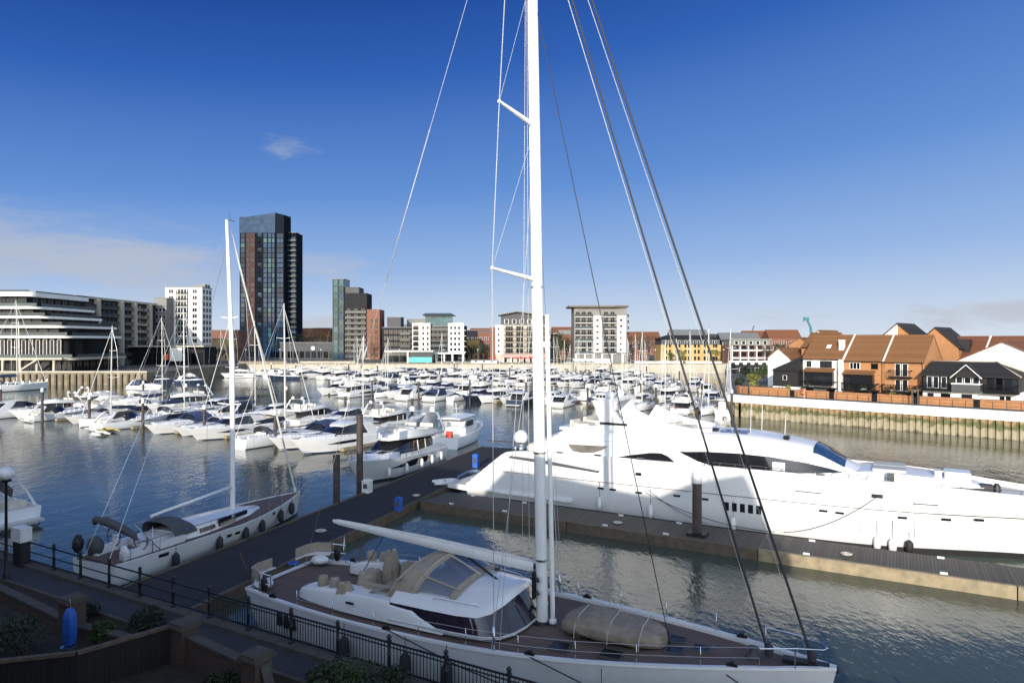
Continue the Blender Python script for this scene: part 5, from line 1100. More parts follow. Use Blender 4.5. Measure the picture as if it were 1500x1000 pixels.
row(0, 66.5, -1, -128, -56, 5.0, ['coupe', 'flyb', 'sporto', None, 'sport', 'sail', 'sporto', 'open', 'openc', 'sportn', 'sport', 'coupe', None, 'sail', 'sportn', 'coupe', 'sport'])
row(1, 69.5, 1, -132, -60, 5.0, ['flyb', 'sport', 'trawl', 'sailn', 'fly', 'sport', 'coupe', 'sail', 'sportn', 'coupe', 'sport', 'fly', 'coupe', 'sailw', 'fly'])
row(2, 127, -1, -116, -22, 4.2)
row(3, 130, 1, -120, -24, 4.2)
row(4, 177, -1, -206, -40, 4.3)
row(5, 180, 1, -212, -46, 4.3)
row(6, 219, -1, -172, -62, 4.3)
row(7, 222, 1, -152, -70, 4.3)
# a few boats in the corner basin by the terraced building
for i, (px, py, kind) in enumerate(((262, 557, 'sport'), (238, 562, 'navy'), (300, 550, 'coupe'), (322, 546, 'sailn'), (345, 553, 'flyb'), (286, 563, 'navy'), (410, 556, 'navy'), (216, 571, 'sportn'))):
    Y = CAMZ * 1000 / (py - 500); x = (px - 750) / 1000 * Y
    lab = '%s, %s boat along the corner basin' % (DESC[kind], ORD[i + 1])
    o = proto(kind, lab); o['group'] = 'boats in the corner basin'; place(o, x, Y, (.9, -.35) if i % 2 else (-.93, -.2), LEN[kind] / 2)
# tall masts seen against the left buildings
for px, py, kind, topy in ((25, 572, 'sail', 440), (270, 614, 'sailn', 452), (374, 612, 'sail', 470)):
    Y = CAMZ * 1000 / (py - 500); x = (px - 750) / 1000 * Y
    lab = {25: 'white sailing boat with tall mast below the left terraces', 270: 'navy sailing boat whose mast stands before the white tower block', 374: 'white sailing boat whose mast rises before the tall blue tower'}[px]
    o = proto(kind, lab); k = (CAMZ + (500 - topy) / 1000 * Y) / (LEN[kind] * .13 + (14 if kind == 'sail' else 15.5)); place(o, x, Y, (.493, .87), LEN[kind] * .555 * k); o.scale = (k, k, k)
# floating walkways between the rows with their piles
def walkway(lab, a0, a1, b, w=2.2):
    x, y = AB(a0, b); t = thing('floating_walkway', lab, 'pontoon', (x, y, 0), RZ1)
    n = int((a1 - a0) / 12)
    for k in range(n): MB().box(k*12 + .03, k*12 + 11.97, -w/2, w/2, -.2, .45).build('walkway_section', SUNWOOD, t)
    return t
for i, (a0, a1, b) in enumerate(((-134, -52, 68), (-120, -20, 128.5), (-214, -40, 178.5), (-172, -64, 220.5))):
    walkway('pale floating walkway between the moored boats, %s from the camera' % ORD[i + 1], a0, a1, b)
    n = 0
    for a in range(int(a0) + 6, int(a1), 13):
        for sg in ((-1, 1) if i < 2 else (1,)):
            x, y = AB(a + sg*1.2, b + sg * (11.5 if i < 2 else 1.5)); n += 1
            pile_at(x, y, rr.uniform(4.2, 5.4), .2, 'mooring pile with white cap, number %d along the %s walkway' % (n, ORD[i + 1]), 'piles of the floating walkways', .6)
    for j, a in enumerate(range(int(a0) + 9, int(a1), 10)):           # finger pontoons
        if i > 1: break
        for sg in (-1, 1):
            x, y = AB(a, b + sg*1.12); f = thing('finger_pontoon', 'narrow finger pontoon, %s along the %s side of the %s walkway' % (ordw(j + 1), 'near' if sg < 0 else 'far', ORD[i + 1]), 'pontoon', (x, y, 0), RZ1, 'finger pontoons')
            MB().box(-.35, .35, 0 if sg > 0 else -9, 9 if sg > 0 else 0, .05, .4).build('deck', SUNWOOD, f)
dinghy_small(160, 632, 'yellowish tender moored at the left front row', mat('yellow hypalon', (.4, .33, .10), .5), 3.2, 2.4, .1)
dinghy_small(146, 637, 'white tender in front of the yellowish one', FENDW, 2.6, 2.6, .1)
# ------------------------------------------------------------------ black railing, lamp, garden walls
ZC = ZP + .1
def xyp(px, py, z): Y = (CAMZ - z) * 1000 / (py - 500); return ((px - 750) / 1000 * Y, Y)
t = thing('railing', 'black iron railing with ball topped posts along the near promenade', 'railing', (*AB(0, 16.6), ZC), RZ1)
def post_mesh():
    mb = MB(); mb.lathe((0, 0, 0), [(.10, 0), (.10, .06), (.06, .1), (.055, .55), (.075, .58), (.055, .62), (.05, .95), (.085, .98), (.085, 1.02), (.04, 1.05), (.075, 1.1), (.075, 1.15), (.02, 1.21)], 10); return mb.mesh('post', IRON)
def panel_mesh(w, bars):
    mb = MB()
    for z in (.12, .92): mb.box(0, w, -.022, .022, z, z + .05)
    if bars: 
        n = int(w / .125)
        for k in range(1, n): mb.box(w*k/n - .01, w*k/n + .01, -.01, .01, .17, .92)
        mb.box(0, w, -.018, .018, .80, .83)
    else: mb.box(0, w, -.018, .018, .5, .54)
    return mb.mesh('railing_panel', IRON)
pm = post_mesh(); W_ = 2.15; pa = panel_mesh(W_ - .12, False); pb = panel_mesh(W_ - .12, True)
k0 = -19
for k in range(k0, 6):
    link('post', pm, t, (k*W_ - .9, 0, 0)); link('railing_panel', pb if k*W_ > -23.2 else pa, t, (k*W_ - .9 + .06, 0, 0))
x, y = xyp(9, 848, ZP); t = thing('lamp_post', 'black lamp post with white globe at the left edge', 'street lamp', (x, y, ZP))
MB().lathe((0, 0, 0), [(.14, 0), (.14, .25), (.08, .35), (.065, 1.0), (.05, 4.2), (.09, 4.25), (.09, 4.32)], 12).build('pole', IRON, t)
mb = MB(); mb.sphere((0, 0, 4.62), .33, .33, .3, 18, 12); mb.build('globe', mat('opal globe', (.8, .8, .8), .2), t)
mb = MB(); mb.lathe((0, 0, 4.28), [(.2, 0), (.22, .06), (.12, .1)], 12); mb.build('collar', IRON, t)
x, y = xyp(20, 833, ZP); t = thing('lifebuoy_cabinet', 'white cabinet on a dark box beside the lamp post at the railing', 'cabinet', (x, y + .5, ZP), RZ1)
MB().box(-.35, .35, -.2, .2, 0, 1.15).build('base', DARKM, t); MB().box(-.42, .42, -.25, .25, 1.15, 1.75).box(-.44, .44, -.27, .27, 1.75, 1.79).build('cabinet', FENDW, t)
# brick piers and garden walls
def pier(px, py, lab, h=1.15, z=ZP, w=.62):
    x, y = xyp(px, py, z + h); t = thing('brick_pier', lab, 'gate pier', (x, y, z - .1), RZ1)
    MB().box(-w/2, w/2, -w/2, w/2, 0, h).build('shaft', BDARK, t)
    mb = MB(); mb.box(-w/2 - .08, w/2 + .08, -w/2 - .08, w/2 + .08, h, h + .1); mb.box(-w/2 - .03, w/2 + .03, -w/2 - .03, w/2 + .03, h + .1, h + .18); mb.build('cap_stone', STONED, t); return (x, y)
p1 = pier(106, 876, 'brick pier with stone cap beside the blue cover'); p2 = pier(270, 912, 'brick pier with stone cap where the dark fence ends'); p3 = pier(376, 958, 'brick pier with stone cap at the corner of the sloping wall')
def wall_run(p, q, h0, h1, lab, z=ZP - .1, m=BDARK, name='garden_wall', wd=.24, cop=STONED):
    p, q = Vector(p), Vector(q); L_ = (q - p).length; t = thing(name, lab, 'wall' if name == 'garden_wall' else 'fence', (p.x, p.y, z), math.atan2(q.y - p.y, q.x - p.x))
    g = .34 if name == 'garden_wall' else .02
    MB().loft([[(g, -wd/2, 0), (g, wd/2, 0), (g, wd/2, h0), (g, -wd/2, h0)], [(L_ - g, -wd/2, 0), (L_ - g, wd/2, 0), (L_ - g, wd/2, h1), (L_ - g, -wd/2, h1)]], smooth=False).build('panel' if name != 'garden_wall' else 'wall', m, t)
    MB().loft([[(g, -wd/2 - .05, h0), (g, wd/2 + .05, h0), (g, wd/2 + .05, h0 + .09), (g, -wd/2 - .05, h0 + .09)], [(L_ - g, -wd/2 - .05, h1), (L_ - g, wd/2 + .05, h1), (L_ - g, wd/2 + .05, h1 + .09), (L_ - g, -wd/2 - .05, h1 + .09)]], smooth=False).build('coping', cop, t)
wall_run(xyp(-60, 838, ZP + .1), p1, .35, .35, 'low planter edge left of the first brick pier')
wall_run(p1, p2, .3, .3, 'low planter edge between the first two brick piers')
wall_run(p2, p3, .85, .85, 'old brick garden wall with stone coping between two piers')
q = Vector(p3) + (Vector(xyp(408, 1000, ZP + .5)) - Vector(p3)) ; wall_run(p3, q, .95, .4, 'short sloping brick wall running down from the corner pier')
p4 = xyp(250, 918, ZP + 1.05); d_ = Vector(xyp(112, 958, ZP + 1.05)) - Vector(p4)
wall_run(p4, Vector(p4) + d_, 1.15, 1.15, 'dark wooden fence running from the brick pier back towards the gardens', ZP - .1, FENCE, 'garden_fence', .08, TIMBER)
wall_run(Vector(p4) + d_, Vector(p4) + d_ + Vector((-9.5, -2.2)), 1.15, 1.0, 'dark wooden fence at the lower left corner', ZP - .1, FENCE, 'garden_fence', .08, TIMBER)
# closed blue parasol
x, y = xyp(102, 935, ZP + .2); t = thing('closed_parasol', 'closed parasol under a bright blue cover in the garden', 'parasol', (x, y, ZP - .1))
mb = MB(); mb.lathe((0, 0, 0), [(.03, 0), (.03, 1.6), (.02, 1.66)], 8); mb.lathe((0, 0, 0), [(.28, 0), (.28, .06), (.06, .1)], 12); mb.build('pole', STEEL, t)
mb = MB(); mb.loft([[(r*(1 + .12*math.sin(5*a))*math.cos(a), r*(1 + .12*math.sin(5*a))*math.sin(a), z) for a in [6.2832*k/30 for k in range(30)]] for r, z in ((.17, .12), (.2, .3), (.205, .7), (.2, 1.0), (.17, 1.2), (.10, 1.33), (.03, 1.37))]); mb.build('cover', BLUEP, t)
# shrubs: stem with limbs and many small leaves
def leaf_cloud(mb, rng, c, rx, ry, rz, n, size, hollow=.35, zcut=-1.):
    for _ in range(n):
        while True:
            p = Vector((rng.uniform(-1, 1), rng.uniform(-1, 1), rng.uniform(-1, 1)))
            l = p.length
            if hollow < l < 1 and p.z > zcut: break
        p = Vector((c[0] + p.x*rx, c[1] + p.y*ry, c[2] + p.z*rz)); s = size * rng.uniform(.6, 1.4)
        a = Vector((rng.gauss(0, 1), rng.gauss(0, 1), rng.gauss(0, 1))).normalized(); b = a.cross(Vector((rng.gauss(0, 1), rng.gauss(0, 1), rng.gauss(0, 1)))).normalized()
        mb.add([p - a*s, p - b*s*.45, p + a*s, p + b*s*.45], [(0, 1, 2, 3)])
def shrub(x, y, z, r, h, lab, m, n=700, seed=1, leaf=.09, group=None, cat='shrub'):
    rng = random.Random(seed); t = thing('shrub', lab, cat, (x, y, z), 0, group)
    mb = MB()
    for k in range(5): a = k*1.256; mb.tube([(0, 0, -.1), (math.cos(a)*r*.25, math.sin(a)*r*.25, h*.4), (math.cos(a)*r*.6, math.sin(a)*r*.6, h*.75)], [.04, .025, .01], 5)
    mb.build('stem', BARK, t)
    mb = MB()
    for k in range(6): a = rng.uniform(0, 6.28); q = rng.uniform(.2, .6); leaf_cloud(mb, rng, (math.cos(a)*r*q, math.sin(a)*r*q, h*rng.uniform(.35, .68)), r*.55, r*.55, h*.36, n // 6, leaf, .2)
    mb.build('foliage', m, t); return t
for i, (px, py, zz, r, h, m, lab) in enumerate(((505, 1010, ZP, 1.3, 1.0, LEAFM, 'rounded green shrub at the bottom edge below the railing'), (560, 1020, ZP, .9, .9, LEAFD, 'darker shrub at the bottom edge right of the green one'), (148, 935, ZP, .45, .7, LEAFM, 'small spiky green plant beside the blue cover'), (120, 905, ZP, .6, .7, LEAFD, 'dark low shrub behind the blue cover'), (218, 918, ZP, .8, .85, LEAFD, 'dark shrub growing over the planter edge by the middle pier'), (30, 965, ZP, 1.5, 1.5, LEAFD, 'large dark bush in the lower left corner'), (330, 1010, ZP, .8, .7, LEAFD, 'dark bush behind the old garden wall'), (470, 1012, ZP, .8, .9, LEAFD, 'dark bush at the bottom edge left of the green shrub'))):
    x, y = xyp(px, py, zz); shrub(x, y, zz - .15, r, h, lab, m, 1300, i, .065)
# the apartment block behind the viewpoint whose stepped roof throws the shade over the foreground
t = thing('apartment_building', 'stepped brick apartment block behind the promenade gardens', 'building', (*AB(0, -2.5), 0), RZ1)
prof = [(-95, 13.6), (-46, 13.6), (-45.5, 15.4), (-18, 15.2), (-17.5, 13.2), (-13.4, 13.2), (-13.0, 15.3), (-8, 15.2), (-3.4, 14.7), (-.9, 14.6), (1.4, 15.8), (4.8, 16.7), (6.5, 12.9), (6.9, 11.8), (6.9, 2.0), (-95, 2.0)]
MB().slab(prof, 0, -12).build('wall', BRED, t)
MB().slab([(x, z + .003) for x, z in prof[:-2]] + [(x, z + .16) for x, z in reversed(prof[:-2])], .1, -12.2).build('roof_edge', STONE, t)
for k in range(-14, 1):
    for z in (4, 7, 10): MB().box(k*6 - .9, k*6 + .9, .002, .05, z, z + 1.5).build('window', GLASS, t)
# ------------------------------------------------------------------ windows and balconies shared as meshes
WM = {}
def wmesh(kind, fr, gl, nx=1, nz=1, b=.09):
    k = (kind, fr.name, gl.name, nx, nz)
    if k not in WM:
        mb = MB(); mb.box(-.5, .5, -.02, .04, 0, 1, 1)
        for i in range(nx + 1): x = -.5 + i/nx; e = b * (.8 if 0 < i < nx else 1) / (nx ** .5); mb.box(x - (e if i == nx else e/2 if i else 0), x + (0 if i == nx else e/2 if i else e), -.06, .05, 0, 1, 0)
        for i in range(nz + 1): z = i/nz; e = b * .8; mb.box(-.5, .5, -.055, .05, max(0, z - e/2), min(1, z + e/2), 0)
        WM[k] = mb.mesh(kind, [fr, gl])
    return WM[k]
def win(root, x, z, w, h, y=0., rz=0., fr=None, gl=None, nx=1, nz=1, name='window'):
    return link(name, wmesh(name, fr or FRAMEW, gl or BGLASS, nx, nz), root, (x, y, z), rz, (w, 1, h))
BM = {}
def balcony(root, x, z, w, y=0., rz=0., rail='glass', dep=1.3, slabm=None):
    sm_ = slabm or FRAMEW; k = (rail, sm_.name)
    if k not in BM:
        mb = MB(); mb.box(-.5, .5, -1, 0, -.18, 0, 0)
        if rail == 'glass': mb.box(-.5, .5, -1., -.96, .08, 1.05, 1); mb.box(-.5, .5, -1.02, -.95, 1.05, 1.1, 2)
        elif rail == 'solid': mb.box(-.5, .5, -1.02, -.94, -.18, 1.0, 1)
        else:
            mb.box(-.5, .5, -1.0, -.96, .98, 1.05, 2); mb.box(-.5, .5, -1., -.97, .1, .15, 2)
            for i in range(25): mb.box(-.5 + i/24 - .006, -.5 + i/24 + .006, -.99, -.97, 0, 1.0, 2)
        for sx_ in (-.5, .485): mb.box(sx_, sx_ + .015, -1, 0, .08 if rail == 'glass' else .9, 1.05, 1 if rail != 'bars' else 2)
        BM[k] = mb.mesh('balcony', [sm_, {'glass': mat('balcony glass', (.05, .065, .07), .12, vary=.2, objvar=.4, spec=.2), 'solid': sm_, 'bars': FRAMED}[rail], FRAMED])
    return link('balcony', BM[k], root, (x, y, z), rz, (w, dep, 1))
QRZ = math.atan2(-.714, .70)
def gable_house(q0, q1, d, depth, eave, ridge, wm, rm, label, name='terraced_house', cat='house', z0=ZQ, along=True, over=.25, verge=FRAMEW, wallname='wall'):
    """ridge along the quay (along) or towards it"""
    w = q1 - q0; t = thing(name, label, cat, (*Q(q0, d), z0), QRZ)
    e, r = eave - z0, ridge - z0
    mb = MB()
    if along:
        P = [(0, 0), (depth, 0), (depth, e), (depth/2, r), (0, e)]
        mb.loft([[(x, y, z) for y, z in P] for x in (0.0, w)], smooth=False); mb.build(wallname, wm, t)
        mb = MB(); th = .16
        for (ya, za), (yb, zb) in (((-over, e - over*(r - e)/(depth/2)), (depth/2, r)), ((depth + over, e - over*(r - e)/(depth/2)), (depth/2, r))):
            mb.loft([[(x, ya, za + .02), (x, yb, zb + .02), (x, yb, zb + th + .02), (x, ya, za + th + .02)] for x in (-.05, w + .05)], smooth=False)
        mb.build('roof', rm, t)
        gz = e - over*(r - e)/(depth/2)
        MB().box(-.05, w + .05, -over - .14, -over - .01, gz - .04, gz + .08).build('gutter', FRAMED, t)
        MB().tube([(w - .22, -over - .07, gz), (w - .22, -.08, gz - .4), (w - .22, -.08, .1)], .045, 6).build('downpipe', FRAMED, t)
    else:
        P = [(0, 0), (w, 0), (w, e), (w/2, r), (0, e)]
        mb.loft([[(x, y, z) for x, z in P] for y in (0.0, depth)], smooth=False); mb.build(wallname, wm, t)
        mb = MB(); th = .16; sl = (r - e)/(w/2)
        for (xa, za), (xb, zb) in (((-over, e - over*sl), (w/2, r)), ((w + over, e - over*sl), (w/2, r))):
            mb.loft([[(xa, y, za + .02), (xb, y, zb + .02), (xb, y, zb + th + .02), (xa, y, za + th + .02)] for y in (-over, depth + .1)], smooth=False)
        mb.build('roof', rm, t)
    return t, w
def canopy_bay(t, x0, x1, zt, zg, m=RTILE):
    MB().loft([[(x, -1.3, zt - .55), (x, -.0, zt), (x, -.0, zt + .12), (x, -1.35, zt - .43)] for x in (x0, x1)], smooth=False).build('canopy_roof', m, t)
    b = MB(); b.box(x0 + .25, x1 - .2, -1.0, -.02, zg, zt - .5); b.build('glazed_bay', GLASS, t)
    mb = MB()
    for k in range(5): x = lerp(x0 + .25, x1 - .2, k/4); mb.box(x - .03, x + .03, -1.04, -1.002, zg, zt - .5)
    mb.box(x0 + .25, x1 - .2, -1.035, -1.002, zg - .05, zg + .03); mb.build('bay_frame', FRAMED, t)
def clutter(t, x0, x1, z, n, seed):
    q = random.Random(seed)
    for _ in range(n):
        x = q.uniform(x0, x1); mb = MB(); h = q.uniform(.25, .5); mb.lathe((x, -1.05, z), [(.12, 0), (.17, h*.6), (.16, h*.62), (.02, h*.64)], 8); mb.build('flower_pot', q.choice([TIMBER, FRAMEW, BRED]), t)
        mb = MB(); leaf_cloud(mb, q, (x, -1.05, z + h + .1), .28, .28, .35, 60, .09, .1); mb.build('pot_plant', q.choice([LEAFD, LEAFM]), t)
t, w = gable_house(6.4, 12.95, 9, 10, 9.7, 13.45, WRENDER, RTILE, 'white terraced house with brown roof, white chimney and canopy over its glazed bay')
win(t, 1.0, 4.75, .8, 1.0, 0, 0, FRAMED); win(t, 3.75, 4.7, 1.9, 1.1, 0, 0, FRAMED, None, 2); canopy_bay(t, .4, 5.3, 4.55, 1.9)
balcony(t, 2.9, 1.45, 5.2, 0, 0, 'bars', 1.5, FRAMED); win(t, 1.1, .1, 1.2, 1.15, 0, 0, FRAMED); win(t, 4.6, .1, 1.3, 1.15, 0, 0, FRAMED); clutter(t, .6, 5.2, 1.46, 3, 1)
MB().box(5.2, 5.95, 1.6, 2.3, 6.6, 9.1).box(5.15, 6.0, 1.55, 2.35, 9.1, 9.25).build('chimney', WRENDER, t)
rl = MB(); rl.loft([[(x, 2.0, 7.87), (x, 2.7, 8.39), (x, 2.66, 8.46), (x, 1.96, 7.94)] for x in (3.0, 3.7)], smooth=False); rl.build('roof_light', FRAMEW, t)
mb = MB()
for x in (6.5,): mb.box(x - .25, x + .1, -1.4, -.01, 0, 6.1)
mb.build('buttress_wall', WRENDER, t)
MB().loft([[(x, -.25, 5.98), (x, 5, 9.9), (x, 5, 10.2), (x, -.25, 6.3)] for x in (6.45, 6.65)], smooth=False).build('verge', FRAMEW, t)
t, w = gable_house(13.05, 18.85, 9, 10, 9.5, 13.42, BORANGE, RTILE, 'orange brick middle terraced house with canopy and plants on its balcony')
win(t, 1.6, 4.6, 1.6, 1.05, 0, 0, FRAMEW, None, 3); win(t, 4.5, 4.65, 1.0, .9, 0, 0, FRAMED); canopy_bay(t, .1, 4.7, 4.35, 1.7); balcony(t, 2.6, 1.4, 5.2, 0, 0, 'bars', 1.5, FRAMED); clutter(t, .2, 5, 1.41, 7, 2)
win(t, 2.5, .05, 2.0, 1.2, 0, 0, FRAMED); win(t, 4.6, .1, .9, 1.1, 0, 0, FRAMED)
MB().loft([[(x, -.25, 5.8), (x, 5, 9.88), (x, 5, 10.2), (x, -.25, 6.12)] for x in (5.72, 5.92)], smooth=False).build('verge', FRAMEW, t)
t, w = gable_house(18.95, 24.4, 9, 10, 9.45, 13.40, BORANGE, RTILE, 'orange brick end house with two dark balconies and a lit brick gable')
for x in (1.9, 2.9): win(t, x, 3.65, .8, 2.0, 0, 0, FRAMEW); win(t, x, 1.45, .8, 1.75, 0, 0, FRAMEW)
balcony(t, 2.4, 3.6, 3.0, 0, 0, 'bars', 1.2, FRAMED); balcony(t, 2.6, 1.4, 5.2, 0, 0, 'bars', 1.5, FRAMED); clutter(t, .3, 5, 1.41, 6, 3)
win(t, 1.2, .05, 1.2, 1.2, 0, 0, FRAMED); win(t, 3.8, .1, 1.6, 1.1, 0, 0, FRAMED)
# black boarded house
t = thing('boarded_house', 'black boarded house with dark hipped roof, gabled balcony and white ground floor', 'house', (*Q(24.75, 7), ZQ), QRZ)
MB().box(0, 11.4, 0, 8, 0, 2.0).build('ground_floor', WRENDER, t); MB().box(0.02, 11.38, -.06, 7.95, 2.0, 4.2).build('upper_wall', BBOARD, t)
mb = MB(); b0 = [(-.3, -.5), (11.8, -.5), (11.8, 8.3), (-.3, 8.3)]
mb.add([(x, y, 4.12) for x, y in b0] + [(.1, 3.9, 6.0), (8.2, 3.9, 6.05)] + [(x, y, 4.02) for x, y in b0], [(0, 1, 5, 4), (1, 2, 5), (2, 3, 4, 5), (3, 0, 4), (6, 7, 1, 0), (7, 8, 2, 1), (8, 9, 3, 2), (9, 6, 0, 3), (6, 9, 8, 7)]); rf = mb.build('roof', SLATE, t)
mb = MB(); mb.tube([(11.8, -.5, 4.2), (8.2, 3.9, 6.12)], .09, 5); mb.tube([(8.2, 3.9, 6.12), (11.8, 8.3, 4.2)], .09, 5); mb.tube([(.1, 3.9, 6.1), (8.2, 3.9, 6.12)], .09, 5); mb.build('ridge_tiles', mat('pale ridge', (.35, .30, .24), .8), rf)
mb = MB(); mb.loft([[(4.0, y, 4.0), (5.6, y, 5.55), (7.2, y, 4.0)] for y in (-.9, 3.4)], smooth=False); gb = mb.build('dormer_gable', BBOARD, t)
mb = MB()
for a, b in (((3.7, 3.75), (5.6, 5.62)), ((7.5, 3.75), (5.6, 5.62))): mb.loft([[(a[0], y, a[1]), (b[0], y, b[1]), (b[0], y, b[1] + .14), (a[0], y, a[1] + .14)] for y in (-1.2, 3.4)], smooth=False)
mb.build('dormer_roof', SLATE, gb)
mb = MB(); mb.tube([(3.7, -1.2, 3.85), (5.6, -1.2, 5.72), (7.5, -1.2, 3.85)], .07, 5); mb.build('barge_board', FRAMEW, gb)
MB().box(3.9, 7.3, -1.25, -.07, 1.95, 3.0).build('balcony_front', MGREY, t); MB().box(3.85, 7.35, -1.3, -.07, 3.0, 3.12).build('balcony_rail', FRAMEW, t)
for x in (4.6, 5.6, 6.6): win(t, x, 3.1, .85, .85, -.06, 0, FRAMEW)
for x in (.9, 1.7, 2.7): win(t, x, 2.25, .7, 1.7, -.06, 0, FRAMEW)
balcony(t, 1.9, 2.05, 3.7, -.06, 0, 'bars', 1.2, FRAMED); balcony(t, 9.6, 2.05, 4.0, -.06, 0, 'bars', 1.4, FRAMED); balcony(t, 2.2, 2.05, 4.2, 11.4, R(90), 'bars', 1.2, FRAMED)
for x in (8.3, 9.3, 10.3, 11.0): win(t, x, 2.25, .8, 1.75, -.06, 0, FRAMED)
for x, w_ in ((1.0, 1.0), (2.9, 1.2), (5.5, 1.3), (9.6, .7), (10.3, .7)): win(t, x, .05, w_, 1.5, 0, 0, FRAMED if w_ > 1 else FRAMEW)
# neighbours behind
t, w = gable_house(24.5, 41, 17, 14, 8.3, 12.4, WRENDER, RTILE2, 'tall white rendered gable rising behind the black boarded house', 'gabled_house', 'house', ZQ, False, .5)
win(t, 11.5, 5.0, .8, 1.1, 0, 0, FRAMED)
t, w = gable_house(15, 60, 32, 12, 9.7, 13.3, BRED, RTILE2, 'long red roofed terrace behind the black house and white gable', 'terraced_house')
for x in (6.2, 12.2, 24, 36): MB().loft([[(a, -.3, 6.1), (a, 6, 9.85), (a, 6, 10.05), (a, -.3, 6.3)] for a in (x, x + .25)], smooth=False).build('verge', FRAMEW, t)
for x in (9.2,): MB().box(x - .9, x + .9, 1.2, 3.4, 6.8, 9.4).build('dormer', SLATE, t)
t, w = gable_house(11.0, 18.5, 30, 10, 12.3, 15.7, WRENDER, SLATE, 'white gable with dark roof edges above the terrace ridge', 'gabled_house', 'house', ZQ, False, .4)
MB().loft([[(3.75, y, 8.85), (7.5, y, 8.8), (3.75, y, 12.2)] for y in (-.04, -.002)], smooth=False).build('brick_half', BORANGE, t)
t, w = gable_house(17.0, 24, 31, 10, 11.5, 14.9, BORANGE, SLATE, 'orange brick gable with dark roof just right of the white gable', 'gabled_house', 'house', ZQ, False, .4)
t = thing('boarded_house', 'low black boarded house with sloping slate roof at the left end of the terrace', 'house', (*Q(1.9, 7.5), ZQ), QRZ)
MB().box(0, 4.3, 0, 7, 0, 1.4).build('ground_floor', WRENDER, t); MB().box(.02, 4.28, -.05, 6.95, 1.4, 4.2).build('upper_wall', BBOARD, t)
mb = MB(); mb.add([(-.3, -.4, 4.1), (4.4, -.4, 4.1), (4.4, 7.3, 4.1), (-.3, 7.3, 4.1), (3.6, 3.4, 6.5), (4.4, 3.4, 6.5)], [(0, 1, 5, 4), (2, 3, 4, 5), (3, 0, 4), (1, 2, 5), (3, 2, 1, 0)]); mb.build('roof', SLATE, t)
win(t, 2.1, 2.5, .7, .8, -.05, 0, FRAMEW); MB().slab([(.6 + 3*i/8, .02 + (1.2*math.sin(math.pi*i/8) if 0 < i < 8 else 0)) for i in range(9)], -.3, -.05).build('arched_wall', WRENDER, t)
t, w = gable_house(-1.8, 2.2, 13.5, 9, 9.5, 11.2, WRENDER, RTILE, 'small white gabled house at the quay corner behind the boarded house', 'gabled_house', 'house', ZQ, False, .3)
t, w = gable_house(-1.6, 2.4, 22, 11, 11.9, 13.1, BORANGE, RTILE, 'orange brick house with a shallow curved gable above the quay corner', 'gabled_house', 'house', ZQ, False, .15)
t, w = gable_house(1.9, 4.3, 24, 9, 13.2, 14.5, WRENDER, RTILE, 'tiny white gable peeping over the terrace roof on its left', 'gabled_house', 'house', ZQ, False, .2)
t, w = gable_house(2.4, 7.6, 18, 9, 11.5, 14.0, BORANGE, RTILE, 'orange roofed house rising behind the left end of the terrace', 'gabled_house', 'house')
# brick garden walls along the promenade with dark gates, railing at the edge
t = thing('garden_wall', 'orange brick garden wall with dark gates along the quay promenade', 'wall', (*Q(-1, 4), ZQ), QRZ)
cuts = [0, 7.7, 13.9, 20.1, 25.7, 33, 41, 50, 60]
for a, b in zip(cuts, cuts[1:]):
    h = 1.15 if a else 1.3
    MB().box(a + .4, b - .4, 0, .25, 0, h).build('wall_panel', BORANGE, t); MB().box(a + .38, b - .38, -.04, .29, h, h + .07).build('coping', BRED, t)
    if a: MB().box(a - .38, a + .38, .05, .15, 0, 1.15).build('gate', FRAMED, t)
arc2 = [Q(-1 - 3*math.sin(x), 7 - 3*math.cos(x)) for x in (0, .5, 1.0, 1.57)]
mb = MB()
for a, b in zip(arc2, arc2[1:]): 
    m_ = ((a[0] + b[0])/2, (a[1] + b[1])/2); mb.obox((m_[0], m_[1], ZQ), math.dist(a, b), .25, 1.3, math.atan2(b[1] - a[1], b[0] - a[0]))
o = mb.build('garden_wall', BORANGE); tag(o, 'curved brick wall end round the shrubs at the quay corner', 'wall')
t = thing('railing', 'thin dark railing on top of the white quay capping', 'railing', (*Q(0, .3), 3.64), QRZ)
pm2 = MB().box(-.03, .03, -.03, .03, 0, 1.05).mesh('post', IRON)
for k in range(0, 66): link('post', pm2, t, (k*1.5, 0, 0)) if k < 60 else None
mb = MB()
for z in (.5, 1.0): mb.box(0, 89, -.015, .015, z, z + .035)
mb.build('rail', IRON, t)
x, y = Q(8.9, 3.4); t = thing('lifebuoy_stand', 'red lifebuoy on a short post before the garden wall', 'lifebuoy', (x, y, ZQ + .05), QRZ)
MB().box(-.05, .05, -.03, .05, 0, 1.2).build('post', FRAMEW, t)
mb = MB(); mb.tube([(.36*math.cos(6.2832*k/16), -.1, .95 + .36*math.sin(6.2832*k/16)) for k in range(17)], .1, 6, False); mb.build('ring', ORANGE, t)
x, y = Q(24.9, 2.6); t = thing('timber_frame', 'bare timber post frame standing by the brick wall', 'post frame', (x, y, ZQ + .05), QRZ); MB().box(-.45, -.3, 0, .15, 0, 2.0).build('post', TIMBER, t); MB().box(.3, .45, 0, .15, 0, 2.0).build('post', TIMBER, t); MB().box(-.6, .6, -.01, .16, 2.0, 2.15).build('beam', TIMBER, t)
